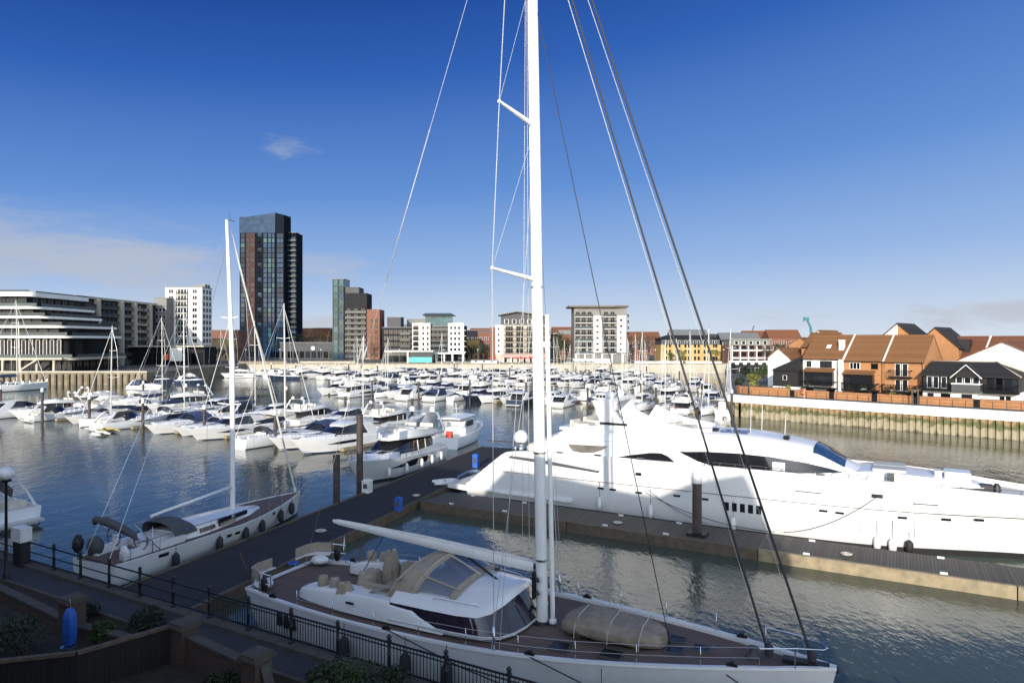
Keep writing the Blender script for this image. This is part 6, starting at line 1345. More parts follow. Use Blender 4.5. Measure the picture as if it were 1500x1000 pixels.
for i, (q, d, r, h, m, lab) in enumerate(((-1.6, 7.4, 1.0, 2.3, LEAFY, 'tall yellow green shrub at the quay corner'), (.3, 6.6, 1.2, 1.7, TWIG, 'bare twiggy shrub at the quay corner beside the yellow one'), (2.2, 5.8, .9, 1.6, LEAFM, 'green shrub before the arched white wall'), (3.9, 5.8, 1.0, 1.5, LEAFM, 'green bush under the boarded house'), (5.3, 5.6, .6, 1.9, LEAFY, 'spiky yellow green plant before the black house wall'), (21.5, 5.4, 1.2, 1.5, LEAFY, 'bright yellow green bush in front of the end house'), (36.8, 6.0, 1.0, 1.3, LEAFM, 'green bush at the right end of the black house'), (32.5, 5.4, .6, 1.1, LEAFY, 'small yellow plant behind the wall by the black house'))):
    x, y = Q(q, d); shrub(x, y, ZQ, r, h, lab, m, 500, 50 + i, .13)
# ------------------------------------------------------------------ the town across the water; each building stands square to the view
def X(px, D): return (px - 750) / 1000 * D
def Zy(py, D): return CAMZ - (py - 500) / 1000 * D
def bld(name, label, px0, px1, D, ytop, depth, m, cat='building', wallname='wall', roof=ROOFG):
    x0, x1 = X(px0, D), X(px1, D); t = thing(name, label, cat, (x0, D, ZQ)); w = x1 - x0; h = Zy(ytop, D) - ZQ
    MB().box(0, w, 0, depth, 0, h).build(wallname, m, t)
    if roof: MB().box(-.15, w + .15, -.15, depth + .15, h + .003, h + .35).build('roof', roof, t)
    return t, w, h
def grid(t, xs, zs, w, h, y=0., rz=0., fr=None, gl=None, nx=1, nz=1, name='window', jit=0):
    for z in zs:
        for x in xs:
            if rz == 0: win(t, x, z, w, h, y, 0, fr, gl, nx, nz, name)
            else: win(t, y, z, w, h, x, rz, fr, gl, nx, nz, name)     # x runs along the side wall
def lin(a, b, n): return [a + (b - a) * (i + .5) / n for i in range(n)]
# terraced white building, left
t = thing('terraced_building', 'terraced waterfront building stepping up in white curved decks on the far left', 'building', (0, 0, 0))
Y0, Y1 = 201., 228.
def deck(xc, z0, z1, over, m, nm, back=Y1, x0=-232.):
    r = 3.0; pts = [(x0, Y0 - over)] + [(xc + over - r + r*math.sin(a), Y0 - over + r - r*math.cos(a)) for a in [math.pi/2*k/6 for k in range(7)]] + [(xc + over, back), (x0, back)]
    return MB().prism(pts, z0, z1).build(nm, m, t)
lv = [(3.5, 7.0, -129.5), (7.6, 13.5, -131.), (14.3, 16.5, -132.5), (17.2, 19.3, -137.5), (20.0, 22.1, -140.), (22.75, 25.8, -142.)]
for i, (a, b, xc) in enumerate(lv):
    deck(xc, a - .2, b + .7, -1.8 if i else -3.2, DGREY, 'storey', Y1 + 2)
    deck(xc, b, b + (.72 if i < 5 else 1.3), .6, WRENDER if i else PALEST, 'deck_slab')
    mb = MB(); mb.box(-231, xc + .3, Y0 - .5, Y0 - .44, b + .75, b + 1.7) if i < 5 else mb.box(-231, xc - 1, Y0 + 1, Y0 + 1.1, b + 1.35, b + 2.0); mb.box(xc + .25, xc + .31, Y0 + 2.2, Y1, b + .75, b + 1.7); mb.build('balustrade', mat('balcony glass', (.05, .065, .07), .12, vary=.2, objvar=.4, spec=.2), t)
    for k in range(16 if i != 1 else 22):
        x = xc - 3.5 - k * (3.2 if i != 1 else 2.1); win(t, x, a + .35, 2.6 if i != 1 else 1.2, (b - a) - .7, Y0 + (1.74 if i else 3.14), 0, FRAMEW if i == 1 else MGREY, BGLASS, 2 if i != 1 else 1)
    for k in range(7): win(t, xc - (1.8 if i else 3.2), a + .35, 2.8, (b - a) - .7, Y0 + 5 + k*3.4, R(90), FRAMED, BGLASS, 2)
for k in range(10): MB().box(-134.5 - k*5, -133.9 - k*5, 199.8, 200.4, ZQ, 7.0).build('column', PALEST, t)
MB().loft([[(-143, 198.6, 4.0), (-143, 199.6, 4.0), (-143, 199.6, 4.5), (-143, 198.6, 4.5)], [(-138, 198.6, 7.2), (-138, 199.6, 7.2), (-138, 199.6, 7.7), (-138, 198.6, 7.7)], [(-131, 198.6, 7.2), (-131, 199.6, 7.2), (-131, 199.6, 7.7), (-131, 198.6, 7.7)]], smooth=False).build('outside_stair', PALEST, t)
# dark range with pale fins
t = thing('apartment_block', 'long dark apartment block with tall pale fins behind the terraced building', 'building', (-147, 229.5, ZQ)); h = 23.8
MB().box(-20, 0, 0, 52, 0, h).build('wall', DGREY, t); MB().box(-20.2, .8, -.2, 52.2, h + .003, h + .8).build('roof', PALEST, t)
for y0 in (11, 25.5, 34.5, 45.5): MB().box(.05, 1.9, y0 - .6, y0 + .6, 0, h).build('fin', PALEST, t)
for k in range(8):
    for y0, y1 in ((1, 10), (12.5, 24), (27, 33.5), (36, 44.5)):
        z = 1.0 + k*2.85; balcony(t, (y0 + y1)/2, z, y1 - y0, .02, R(90), 'glass', 1.2, GRENDER).location = (.02, (y0 + y1)/2, z)
        for q in lin(y0, y1, int((y1 - y0)/2.8)): win(t, .0, z + .1, 1.6, 2.1, q, R(90), GRENDER, BGLASS, 2)
t, w, h = bld('annex_building', 'narrow grey annex between the dark range and the white tower block', 226, 244, 284, 437, 12, GRENDER)
grid(t, lin(.3, w - .3, 3), [1 + 2.9*k for k in range(8)], 1.2, 1.7)
t, w, h = bld('restaurant_building', 'low dark restaurant with a long pale canopy on the corner quay', 165, 300, 262, 508, 10, DGREY, 'restaurant', 'wall', None)
MB().box(-1, w + 1, -3, 10, h + .004, h + .5).build('roof', PALEST, t); grid(t, lin(.5, w - .5, 14), [.4], 1.9, 4.2, fr=FRAMED)
MB().box(w*.67, w*.80, -3.6, -3.05, h - 5.3, h - .3).build('sign_panel', WRENDER, t); MB().box(w*.6, w*.655, -3.4, -3.05, h - 4.9, h - 2.6).build('red_sign', ORANGE, t)
# white tower block
t, w, h = bld('tower_block', 'white eleven storey apartment tower with central balconies on a dark strip', 242, 296, 290, 421, 9.5, WRENDER)
zs = [3.2 + 2.62*k for k in range(11)]
grid(t, [w*.16, w*.80], zs, 2.2, 1.7, fr=FRAMEW, nx=2)
MB().box(w*.30, w*.62, -.012, .3, 1.5, h - .6).build('dark_panel', DGREY, t)  # flat dark panel just proud of the wall, behind the balconies
for z in zs: balcony(t, w*.46, z - .5, w*.32, 0, 0, 'bars', .9, WRENDER); win(t, w*.46, z - .3, w*.26, 2.0, -.012, 0, FRAMEW, BGLASS, 3)
for z in zs:
    for y in (1.8, 4.7, 7.6): win(t, w, z, 1.9, 1.7, y, R(90), GRENDER, BGLASS, 2)
MB().box(w*.7, w*1.0 - .1, 3, 8, h + .36, h + 1.6).build('plant_room', GRENDER, t)
MB().box(-.4, w + .4, -.25, -.01, 2.2, 2.6).build('canopy', WRENDER, t)
# tall tower
D = 388.
t = thing('tower_block', 'tall dark blue glass tower with a red brick panel, highest building in view', 'tower', (X(351, D), D, ZQ)); w = X(403, D) - X(351, D); h = Zy(318, D) - ZQ
MB().box(0, w, 0, 13, 0, h).build('wall', mat('tower core', (.006, .009, .015), .9, spec=.1), t)
mb = MB(); mb.add([(-.1, -.35, h - 9), (w + .1, -.35, h - 9), (w + .1, 13.1, h - 9), (-.1, 13.1, h - 9), (-.1, -.35, h - .5), (w + .1, -.35, h + 2.5), (w + 4.9, 13.1, h + 2.5), (-.1, 13.1, h - .5)], [(0, 3, 2, 1), (4, 5, 6, 7), (0, 1, 5, 4), (1, 2, 6, 5), (2, 3, 7, 6), (3, 0, 4, 7)]); mb.build('crown', BLGLASS, t)
MB().box(w + .003, w + 4.8, .6, 13, 0, h + 1.5).build('side_wing', mat('tower core', (.006, .009, .015), .9, spec=.1), t)
nf = 25; fh = (h - 9) / nf
cols = [(.02, .155), (.66, .78), (.79, .90), (.905, .99)]
BANDW = {}
for k in range(nf):
    z = k*fh
    for a, b in cols: win(t, w*(a + b)/2, z + .1, w*(b - a) - .15, fh - .25, -.002, 0, FRAMED, BLGLASS if rnd.random() < .74 else TEALGL, 1)
    if k % 3 == 0: win(t, w*.56, z + .1, w*.12, fh*1.0, -.002, 0, FRAMED, BLGLASS)
    win(t, w + 2.6, z + .1, 3.8, fh - .3, .6, 0, FRAMED, BLGLASS if rnd.random() < .9 else TEALGL, 2)
MB().box(w*.19, w*.44, -.5, -.004, 6, h - 9.2).build('brick_panel', brick('maroon brick', (.040, .014, .014), (.03, .02, .02), 0, .5), t)
for k in range(1, nf - 1):
    win(t, w*(.24 if k % 2 else .26), k*fh + .8, .9, 1.5, -.5, 0, MGREY, BGLASS)
    if k % 3: win(t, w*.37, k*fh + .6, 1.4, 1.9, -.5, 0, MGREY, BGLASS)
for k in range(nf): balcony(t, w*.53, k*fh + .4, w*.11, -.004, 0, 'bars', 1.2, FRAMED)
t2, w2, h2 = bld('tower_block', 'slightly lower dark tower wing with stacked balconies joined right of the blue tower', 415.2, 434, 396, 341, 12, mat('tower core', (.006, .009, .015), .9, spec=.1))
fh2 = (h2 - 4) / 23
for k in range(23): balcony(t2, w2/2 + .1, 2 + k*fh2, w2 - .1, 0, 0, 'glass', 1.1, FRAMED); win(t2, w2*.3, 2.2 + k*fh2, w2*.42, 2.3, 0, 0, FRAMED, BLGLASS, 2); win(t2, w2*.76, 2.2 + k*fh2, w2*.36, 2.3, 0, 0, FRAMED, BLGLASS, 2)
# lit brick flats beside it
t, w, h = bld('brick_flats', 'low orange brick flats left of the tall blue tower', 308, 350, 335, 484, 10, BRED); grid(t, lin(.5, w - .5, 5), [1, 4, 7], 1.2, 1.5, fr=FRAMEW)
t, w, h = bld('brick_flats', 'small yellow brick building in front of the orange flats', 311, 336, 318, 497, 8, BYELLOW); grid(t, lin(.5, w - .5, 3), [1, 3.6], 1.2, 1.5)
t, w, h = bld('retail_building', 'long low grey building between the tall tower and the glass block', 410, 492, 345, 502, 14, MGREY, 'building', 'wall', ROOFG)
grid(t, lin(.5, w - .5, 9), [.6], 2.4, 3.4, fr=FRAMED); mb = MB(); mb.lathe((0, 0, 0), [(.02, 0), (1., .0), (1., .2), (.02, .2)], 20); o = mb.build('round_sign', WRENDER, t, (w*.59, -.02, 5.6)); o.rotation_euler = (R(90), 0, 0)
# glass block with brick end
t, w, h = bld('office_block', 'slim green glass block with dark storeys beside it and a red brick end', 487, 504, 340, 409, 12, TEALGL, 'building', 'glass_tower')
nf = 12
for k in range(nf): win(t, w*.27, k*h/nf + .1, w*.46, h/nf - .25, 0, 0, FRAMED, TEALGL); win(t, w*.76, k*h/nf + .1, w*.46, h/nf - .25, 0, 0, FRAMED, TEALGL if k % 3 else BLGLASS)
xa, xb, xc = w + .003, X(537, 340) - X(487, 340), X(556, 340) - X(487, 340); hm = Zy(429, 340) - ZQ; hb = Zy(453, 340) - ZQ
MB().box(xa, xb, .5, 13, 0, hm).build('dark_storeys', DGREY, t); MB().box(xa, xb - 4, 1.2, 12, hm + .003, hm + 3).build('top_storey', MGREY, t); MB().box(xb + .003, xc, .2, 13, 0, hb).build('brick_end', BRED, t)
for k in range(9): balcony(t, (xa + xb)/2 + .3, 1.2 + k*2.75, xb - xa - .8, .5, 0, 'glass', 1.3, GRENDER); grid(t, lin(xa + .4, xb - .2, 3), [1.4 + k*2.75], 2.2, 2.1, .5, 0, FRAMED, None, 2)
for k in range(7): win(t, lerp(xb, xc, .38), 1.5 + k*2.8, .9, 1.9, .2, 0, FRAMED); win(t, lerp(xb, xc, .75), 1.5 + k*2.8, 1.4, 1.9, .2, 0, FRAMED)
# grey flats
t, w, h = bld('apartment_block', 'dark grey apartment block left of the white winged apartments', 560, 606, 325, 480, 12, DGREY); grid(t, lin(.6, w - .6, 6), [1 + 2.9*k for k in range(5)], 1.7, 1.8, fr=GRENDER)
for k in range(4): balcony(t, w*.74, 3.6 + 2.9*k, w*.34, 0, 0, 'glass', 1.2, GRENDER)
t, w, h = bld('apartment_block', 'grey box of flats rising behind the dark grey block', 567, 587, 345, 465, 10, MGREY); grid(t, lin(.4, w - .4, 4), [8.6, 12], 1.1, 2.4)
t, w, h = bld('apartment_block', 'pale block of flats in the far background', 596, 628, 360, 468, 10, GRENDER); grid(t, lin(.4, w - .4, 5), [8, 11], 1.3, 1.6)
# white winged apartments
D = 300.; t, w, h = bld('apartment_building', 'white apartment building with two wings round a dark glazed centre and penthouse', 605, 681, D, 478, 14, DGREY)
def xx(px): return X(px, D) - X(605, D)
zb_ = Zy(516, D) - ZQ; zt_ = Zy(473.5, D) - ZQ
for a, b, cs in ((605, 631, (.62, .86)), (657, 680, (.2, .45, .7))):
    x0, x1 = xx(a), xx(b); MB().box(x0, x1, -2.2, -.005, zb_, zt_).build('white_wing', WRENDER, t)
    for k in range(5):
        z = zb_ + .7 + k*2.35
        for c in cs: win(t, lerp(x0, x1, c), z, 1.0, 1.25, -2.2, 0, FRAMED)
        if a == 605: balcony(t, lerp(x0, x1, .2), z - .4, (x1 - x0)*.36, -2.2, 0, 'bars', 1.2, WRENDER); win(t, lerp(x0, x1, .2), z - .3, (x1 - x0)*.3, 1.9, -2.2, 0, FRAMED)
        else: balcony(t, x1 - .2, z - .4, 1.6, -1.6, R(90), 'bars', 1.2, WRENDER)
for k in range(5): balcony(t, xx(644), zb_ + .3 + k*2.35, xx(656) - xx(632), 0, 0, 'glass', 1.2, GRENDER); grid(t, lin(xx(632), xx(656), 4), [zb_ + .5 + k*2.35], 1.5, 1.8, 0, 0, FRAMED)
zp = Zy(465, D) - ZQ
MB().box(xx(622), xx(660), 2, 12, h + .36, zp + 1.0).build('penthouse', TEALGL, t); mb = MB(); mb.add([(xx(618), -1, zp + 1.0), (xx(665), -1, zp + 1.0), (xx(665), 13, zp + 1.0), (xx(618), 13, zp + 1.0), (xx(623), 1, zp + 2.0), (xx(660), 1, zp + 2.0), (xx(660), 11, zp + 2.0), (xx(623), 11, zp + 2.0)], [(0, 3, 2, 1), (4, 5, 6, 7), (0, 1, 5, 4), (1, 2, 6, 5), (2, 3, 7, 6), (3, 0, 4, 7)]); mb.build('penthouse_roof', mat('blue grey roof', (.06, .085, .10), .4), t)
MB().box(xx(600), xx(682), -4.5, -2.3, zb_ - .6, zb_ - .02).build('podium_canopy', WRENDER, t)
for px in (604, 618, 640, 652, 664, 679): MB().box(xx(px) - .3, xx(px) + .3, -4.4, -3.9, 0, zb_ - .6).build('column', WRENDER, t)
grid(t, lin(xx(608), xx(678), 12), [.3], 1.3, 3.2, 0, 0, FRAMED)
t, w, h = bld('pavilion', 'low pavilion with white roof and teal hoarding beneath the white wings', 566, 633, 288, 515, 6, mat('pavilion glass', (.05, .06, .06), .15), 'pavilion', 'wall', None)
MB().box(-.5, w + .5, -1.5, 6.2, h + .004, h + .5).build('roof', WRENDER, t); MB().box(w*.5, w, -1.2, -1.0, .2, 2.4).build('hoarding', TEALP, t); MB().box(w*.46, w*.49, -1.2, -.9, 0, h).build('column', WRENDER, t)
grid(t, lin(.5, w*.45, 5), [.4], 2.0, 2.6, 0, 0, FRAMED)
# brick houses between
for a, b, D, y, m, lab in ((680, 702, 325, 497, BYELLOW, 'yellow brick flats right of the white winged apartments'), (700, 722, 335, 486, BRED, 'red brick flats behind the gap left of the pale gabled block'), (681, 722, 372, 484, DGREY, 'dark roofed block far behind the brick flats'), (808, 838, 325, 490, BRED, 'red brick flats just right of the big mast'), (797, 822, 345, 488, WRENDER, 'white building half hidden behind the big mast'), (818, 836, 362, 484, GRENDER, 'pale grey block behind the red flats right of the mast'), (920, 950, 320, 506, BRED, 'low red brick building right of the overhanging roof block'), (1080, 1112, 345, 503, BRED, 'low brick building behind the yellow brick flats')):
    t, w, h = bld('brick_flats', lab, a, b, D, y, 10, m); grid(t, lin(.5, w - .5, max(3, int(w/2.3))), [1 + 2.9*k for k in range(max(1, int((h - 2)/2.9) + (1 if h < 5 else 0)))], 1.1, 1.5)
# pale gabled block behind the mast
D = 292.; t, w, h = bld('apartment_building', 'pale apartment block with arched roof and pink ground floor behind the big mast', 726, 800, D, 476, 14, PALEST, 'building', 'wall', None)
MB().box(.02, 3.2, -.35, -.005, 3.6, h).build('white_bay', WRENDER, t); MB().box(-2.4, -.01, .2, 12, 0, h - 1).build('brick_side', BRED, t)
mb = MB(); mb.slab([(2.2, h + .003), (w, h + .003), (w, h + 3.0), (w*.8, h + 4.2), (w*.45, h + 5.4), (2.2, h + 4.3)], 1.5, 12); mb.build('roof_storey', MGREY, t)
mb = MB(); P = [(1.0, h + 4.1), (w*.42, h + 5.6), (w*.8, h + 4.5), (w + 1, h + 3.2)]; mb.loft([[(x, y, z + dz) for y, dz in ((-.5, 0), (12.5, 0), (12.5, .45), (-.5, .45))] for x, z in P], smooth=False); mb.build('arched_roof', ROOFG, t)
grid(t, lin(3, w*.9, 5), [h + .6], 1.8, 1.9, 1.5, 0, FRAMEW)
for k in range(5):
    z = 3.9 + k*2.4; win(t, 1.3, z + .3, .8, 1.1, -.35, 0, FRAMED)
    for c in (.27, .48, .69, .9): balcony(t, w*c, z, w*.19, 0, 0, 'bars', 1.3, PALEST); win(t, w*c, z + .15, w*.15, 1.9, 0, 0, GRENDER, BGLASS, 3)
MB().box(2.9, w, -1.6, -.2, 2.2, 3.5).build('pink_band', PINKP, t); grid(t, lin(3, w, 7), [.05], 1.2, 2.0, -.2, 0, FRAMEW); 
for k in range(5): MB().box(3.2 + k*3.4, 3.5 + k*3.4, -1.55, -1.3, 0, 2.2).build('column', FRAMEW, t)
for i, px in enumerate((722, 762, 776)):
    x = X(px, 284); t = thing('cafe_parasol', 'red cafe parasol on the far quay, %s from the left' % ORD[i + 1], 'parasol', (x, 284, ZQ), 0, 'red parasols on the far quay'); mb = MB(); mb.tube([(0, 0, 0), (0, 0, 2.2)], .05, 6); mb.build('pole', FRAMEW, t); mb = MB(); mb.lathe((0, 0, 1.9), [(1.9, 0), (1.85, .15), (.1, .9)], 8); mb.build('canopy', REDC, t)
# block with the overhanging flat roof
D = 290.; t, w, h = bld('apartment_building', 'grey apartment block with overhanging flat roof and two white window towers', 841, 918, D, 450, 14, GRENDER, 'building', 'wall', None)
def xx(px): return X(px, D) - X(841, D)
mb = MB(); mb.prism([(-2.4, -2.4), (w*.75, -2.8), (w + .8, -1), (w + .8, 14.5), (-2.4, 14.5)], h + .01, h + .7); mb.build('roof', mat('brown roof edge', (.12, .10, .085), .6), t)
zw = Zy(462.5, D) - ZQ
for a, b in ((869, 881), (903, 916)):
    MB().box(xx(a), xx(b), -2.0, -.005, 4.3, zw).build('white_tower', WRENDER, t)
    for k in range(6): win(t, xx((a + b)/2) - .2, 5.0 + k*2.5, 1.1, .95, -2.0, 0, FRAMED)
for k in range(7):
    z = 3.9 + k*2.6
    for a, b in ((842, 868), (883, 902)): balcony(t, xx((a + b)/2), z, xx(b) - xx(a), 0, 0, 'bars' if k % 2 else 'glass', 1.5, WRENDER); grid(t, lin(xx(a), xx(b), 3 if a < 850 else 2), [z + .15], 1.9, 2.0, 0, 0, GRENDER, None, 2)
    balcony(t, w - .5, z, 3.0, 3, R(90), 'bars', 1.2, GRENDER).location = (w, 3, z); win(t, w, z + .2, 2.2, 1.9, 7, R(90), FRAMED); win(t, w, z + .2, 1.4, 1.9, 11, R(90), FRAMED)
for px in (843, 856, 869, 881, 896, 912): MB().box(xx(px) - .25, xx(px) + .25, -2.0, -1.5, 0, 3.72).build('column', WRENDER, t)
MB().box(-1, w*.66, -6, -5.7, 0, 1.7).build('white_screen', WRENDER, t)
t, w, h = bld('boat_shed', 'long low white shed on the quay in front of the overhanging roof block', 826, 872, 279, 531, 3, WRENDER, 'shed'); grid(t, lin(.3, w - .3, 5), [.5], 1.0, .7)
t, w, h = bld('boat_shed', 'low white hoarding on the quay left of the pale gabled block', 690, 728, 280, 528, 3, WRENDER, 'shed'); grid(t, lin(.3, w - .3, 3), [.5], 1.0, .8)
# yellow brick flats
D = 305.; t, w, h = bld('brick_flats', 'long yellow brick flats with grey mansard storey seen through the forestays', 968, 1056, D, 505, 14, BYELLOW, 'building', 'wall', None)
MB().box(.3, w - .3, .5, 13.5, h + .003, h + 2.6).build('mansard_storey', MGREY, t)
mb = MB(); mb.add([(-.5, -.5, h + 2.6), (w + .5, -.5, h + 2.6), (w + .5, 14.5, h + 2.6), (-.5, 14.5, h + 2.6), (4, 7, h + 4.4), (w - 4, 7, h + 4.4)], [(0, 1, 5, 4), (1, 2, 5), (2, 3, 4, 5), (3, 0, 4), (0, 3, 2, 1)]); mb.build('roof', SLATE, t)
for i, c in enumerate((.05, .2, .36, .52, .68, .84, .96)): MB().box(w*c - .55, w*c + .55, -.6, -.005, 0, h).build('brick_pier', BYELLOW, t)
xs = [w*c for c in (.09, .15, .25, .31, .41, .47, .57, .63, .73, .79, .88, .92)]
grid(t, xs, [.6, 3.6, 6.3], .9, 1.7, 0, 0, FRAMED); grid(t, xs, [h + .5], .9, 1.5, .5, 0, FRAMEW)
t, w, h = bld('brick_flats', 'dark side wing of the yellow brick flats', 1056.5, 1070, 312, 498, 14, DGREY); grid(t, lin(.4, w - .4, 2), [1.2, 4.2, 7.2], 1.2, 1.6)
# brick and white balconied flats
D = 268.; t, w, h = bld('brick_flats', 'brick flats with white balcony bands beside the brown roofed houses', 1071, 1131, D, 506, 12, BRED, 'building', 'wall', None)
MB().box(.4, w - .4, 1, 11, h + .003, h + 2.2).build('top_storey', GRENDER, t); MB().box(0, w, .4, 11.5, h + 2.2, h + 2.6).build('roof', mat('green grey roof', (.20, .23, .20), .7), t)
grid(t, lin(1, w - 1, 5), [h + .4], 1.5, 1.4, 1, 0, FRAMEW)
for z in (-.1 + h*.32, h*.72): MB().box(-.2, w + .2, -1.4, -.01, z, z + .5).build('balcony_band', FRAMEW, t)
for k in range(6): MB().box(w*k/5 - .15, w*k/5 + .15, -1.3, -1.0, 0, h - .2).build('column', FRAMEW, t)
for z in (.3, h*.42, h*.78): grid(t, lin(.3, w - .3, 5), [z], 2.0, 1.7, 0, 0, FRAMED, None, 2)
# chandlery sheds, white fences, quay clutter as separate low things
for i, (a, b, D, y, m) in enumerate(((930, 1000, 283, 532, WRENDER), (1005, 1065, 280, 531, WRENDER), (640, 690, 282, 530, GRENDER), (440, 520, 283, 530, PALEST), (350, 420, 282, 531, STONE))):
    w = X(b, D) - X(a, D); t = thing('quay_fence', ['white boarded fence on the far quay below the yellow flats, left part', 'white boarded fence on the far quay below the yellow flats, right part', 'grey boarded fence below the white winged apartments', 'pale planter wall on the far quay below the grey retail building', 'stone planter wall below the tall blue tower'][i], 'fence', (X(a, D), D, ZQ)); h = max(.8, Zy(y, D) - ZQ)
    for k in range(6): MB().box(w*k/6 + .1, w*(k + 1)/6 - .1, 0, .2, 0, h).build('panel', m, t)
    for k in range(7): MB().box(w*k/6 - .1, w*k/6 + .1, -.05, .25, 0, h + .15).build('post', m, t)
# cranes
D = 620.; t = thing('tower_crane', 'teal dockside crane standing above the brown roofs', 'crane', (X(1189, D), D, ZQ))
TEALC = mat('weathered teal', (.03, .16, .17), .7)
MB().box(-3, 3, -3, 3, 0, 12).build('base', TEALC, t); mb = MB(); mb.tube([(0, 0, 12), (-1.0, 0, 22), (-4.6, 0, 29.5)], [1.3, 1.0, .8], 6); mb.build('tower', TEALC, t); mb = MB(); mb.box(-7, -2.6, -1.2, 1.2, 28, 31); mb.tube([(-6, 0, 30), (-8, 0, 27)], .4, 5); mb.build('jib_head', TEALC, t)
D = 560.; t = thing('tower_crane', 'thin grey crane jib far beyond the brick flats', 'crane', (X(1099, D), D, ZQ)); mb = MB(); mb.tube([(0, 0, 0), (0, 0, 12)], .8, 6); mb.build('tower', MGREY, t); mb = MB(); mb.tube([(0, 0, 12), (3.2, 0, 22)], .45, 5); mb.build('jib', MGREY, t)
# ------------------------------------------------------------------ trees
def tree(x, y, h, lab, m, n=500, seed=1, leaf=.35, bare=False, group=None, spread=.32):
    rng = random.Random(seed); t = thing('tree', lab, 'tree', (x, y, ZQ), 0, group); mb = MB()
    mb.tube([(0, 0, -.3), (.1, 0, h*.3), (0, .1, h*.62), (0, 0, h*.92)], [h*.025, h*.02, h*.012, h*.003], 6); tips = []
    for k in range(9):
        a = rng.uniform(0, 6.28); z0 = h*rng.uniform(.22, .6); r = h*spread*rng.uniform(.5, 1); e = (math.cos(a)*r, math.sin(a)*r, z0 + h*rng.uniform(.15, .36)); mb.tube([(0, 0, z0), (e[0]*.5, e[1]*.5, lerp(z0, e[2], .6)), e], [h*.012, h*.008, h*.002], 5); tips.append(e)
        if bare:
            for j in range(5): f = (e[0] + rng.gauss(0, h*.07), e[1] + rng.gauss(0, h*.07), e[2] + rng.uniform(0, h*.16)); mb.tube([e, f], [h*.003, h*.001], 3)
    mb.build('trunk', BARK, t); mb = MB(); tips.append((0, 0, h*.8))
    for e in tips: r = h*rng.uniform(.10, .18); leaf_cloud(mb, rng, e, r*1.15, r*1.15, r*.9, n // len(tips), leaf, .1)
    mb.build('crown', m, t); return t
TL = [(818, 292, 14, LEAFD, 'dark evergreen right behind the big mast'), (830, 300, 12, LEAFD, 'dark evergreen between the mast and the overhanging roof block'), (812, 315, 15, LEAFM, 'green tree behind the dark evergreens by the mast'), (708, 296, 9, LEAFD, 'small dark tree left of the pale gabled block'), (690, 312, 8, LEAFD, 'low dark tree right of the white winged apartments'), (716, 318, 10, TWIG, 'bare tree left of the pale gabled block'),
      (925, 312, 13, TWIG, 'bare brown tree right of the overhanging roof block'), (938, 318, 15, TWIG, 'taller bare brown tree before the yellow flats'), (950, 310, 12, TWIG, 'bare brown tree nearest the yellow flats'), (960, 325, 13, TWIG, 'bare tree behind the left corner of the yellow flats'), (1000, 294, 5, LEAFY, 'yellowish young tree before the yellow flats'), (1048, 292, 6, LEAFY, 'yellowish young tree at the right end of the yellow flats'), (984, 296, 4.5, LEAFM, 'small green tree before the yellow flats'),
      (440, 372, 15, LEAFD, 'dark tree behind the grey retail building, leftmost'), (455, 380, 17, TWIG, 'bare tree behind the grey retail building'), (470, 372, 15, LEAFD, 'dark tree behind the grey retail building, next to the glass block'), (343, 300, 8, LEAFD, 'dark tree at the foot of the tall blue tower'), (322, 302, 7, LEAFD, 'dark tree before the small yellow building'), (300, 298, 7, LEAFD, 'dark tree at the foot of the white tower block'), (548, 318, 9, TWIG, 'bare tree at the foot of the brick end'), (1140, 250, 9, LEAFD, 'dark tree between the balconied flats and the houses'), (1125, 262, 7, TWIG, 'bare tree beside the balconied flats')]
for i, (px, D, h, m, lab) in enumerate(TL): tree(X(px, D), D, h, lab, m, 700, 200 + i, .28 if m is not TWIG else .16, m is TWIG)
q = random.Random(5)
FW = []
mb = MB()
for i in range(150):
    Y = q.uniform(420, 640); x = q.uniform(-.82, .82) * Y; h = q.uniform(7, 13); leaf_cloud(mb, q, (x, Y, ZQ + h*.55), h*.8, h*.6, h*.5, 60, 1.0, .1)
tag(mb.build('distant_trees', mat('distant leaves', (.05, .05, .03), .8, vary=.5, scale=.05)), 'mass of distant trees and hedges between the far buildings', 'trees', None, 'stuff')
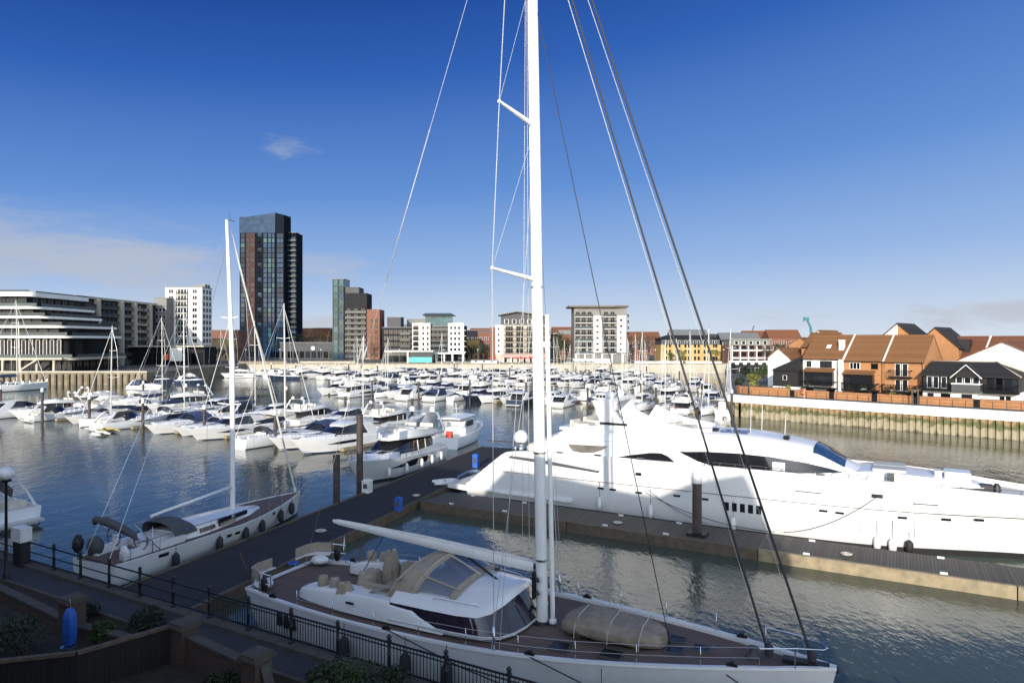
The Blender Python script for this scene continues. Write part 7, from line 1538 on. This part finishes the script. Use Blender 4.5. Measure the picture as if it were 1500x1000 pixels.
# far houses on the skyline
for i, (px, D, w, h, m) in enumerate(((150, 420, 24, 16, GRENDER), (330, 460, 20, 14, BRED), (450, 430, 26, 17, BRED), (478, 470, 22, 18, DGREY), (590, 450, 18, 20, GRENDER), (645, 470, 20, 18, BRED), (712, 430, 20, 17, BRED), (760, 480, 24, 18, GRENDER), (830, 440, 18, 18, BRED), (938, 450, 26, 15, BRED), (1085, 420, 24, 14, DGREY), (1115, 470, 22, 16, BRED), (1150, 430, 20, 16, BRED), (1010, 480, 26, 17, GRENDER))):
    x = X(px, D); t = thing('far_house', 'distant %s on the skyline, %s from the left' % ({'grey render': 'grey building', 'red brick': 'brick house', 'dark cladding': 'dark building'}[m.name], ORD[i + 1]), 'house', (x - w/2, D, ZQ))
    MB().loft([[(xx_, 0, 0), (xx_, 12, 0), (xx_, 12, h*.7), (xx_, 6, h), (xx_, 0, h*.7)] for xx_ in (0, w)], smooth=False).build('wall', m, t)
    MB().loft([[(xx_, -.5, h*.7 - .2), (xx_, 6, h + .15), (xx_, 12.5, h*.7 - .2), (xx_, 12.5, h*.7 + .15), (xx_, 6, h + .5), (xx_, -.5, h*.7 + .15)] for xx_ in (-.4, w + .4)], smooth=False).build('roof', RTILE2 if m is BRED else ROOFG, t)
    grid(t, lin(1, w - 1, 6), [1.5, 4.5, 7.5] if h > 12 else [1.5, 4.5], 1.3, 1.6)
# people-height quay furniture: lamp posts along the far quay
for i, px in enumerate((360, 410, 470, 530, 585, 650, 700, 860, 915, 960, 1010, 1060)):
    x = X(px, 275.5); t = thing('lamp_post', 'slim pale lamp post on the far quay, %s from the left' % ORD[i + 1], 'street lamp', (x, 275.5, ZQ), 0, 'lamp posts on the far quay'); mb = MB(); mb.tube([(0, 0, 0), (0, 0, 5.5)], [.09, .05], 6); mb.build('pole', GRENDER, t); mb = MB(); mb.lathe((0, 0, 5.5), [(.1, 0), (.3, .1), (.3, .3), (.05, .4)], 8); mb.build('lantern', FRAMEW, t)

# the corner between the balconied flats and the houses
w = X(1136, 238) - X(1068, 238); t = thing('quay_fence', 'white wall with dark openings in front of the balconied brick flats', 'wall', (X(1068, 238), 238, ZQ))
MB().box(0, w, 0, .3, 0, 2.3).build('wall', WRENDER, t)
for k in range(6): MB().box(w*(k + .25)/6, w*(k + .8)/6, -.06, -.004, .9, 1.7).build('opening', DGREY, t)
t = thing('boat_shed', 'low dark shed behind the shrubs at the quay corner', 'shed', (X(1078, 190), 190, ZQ)); w = X(1128, 190) - X(1078, 190)
MB().box(0, w, 0, 5, 0, 2.2).build('wall', BBOARD, t); MB().box(-.2, w + .2, -.3, 5.2, 2.203, 2.4).build('roof', SLATE, t); grid(t, lin(.4, w - .4, 4), [.7], 1.2, 1.0, fr=FRAMEW)
for i, (px, D, r, h, m, lab) in enumerate(((1092, 172, 2.2, 3.0, LEAFD, 'dark bush before the low dark shed, left one'), (1118, 165, 2.4, 3.4, LEAFM, 'large green bush before the low dark shed'), (1136, 150, 1.9, 3.2, TWIG, 'big bare twiggy bush at the quay corner'), (1104, 150, 1.6, 2.0, LEAFY, 'yellowish bush before the low dark shed'), (1082, 140, 1.2, 1.6, LEAFD, 'small dark bush nearest the rounded wall end'))):
    shrub(X(px, D), D, ZQ, r, h, lab, m, 900, 90 + i, .2)
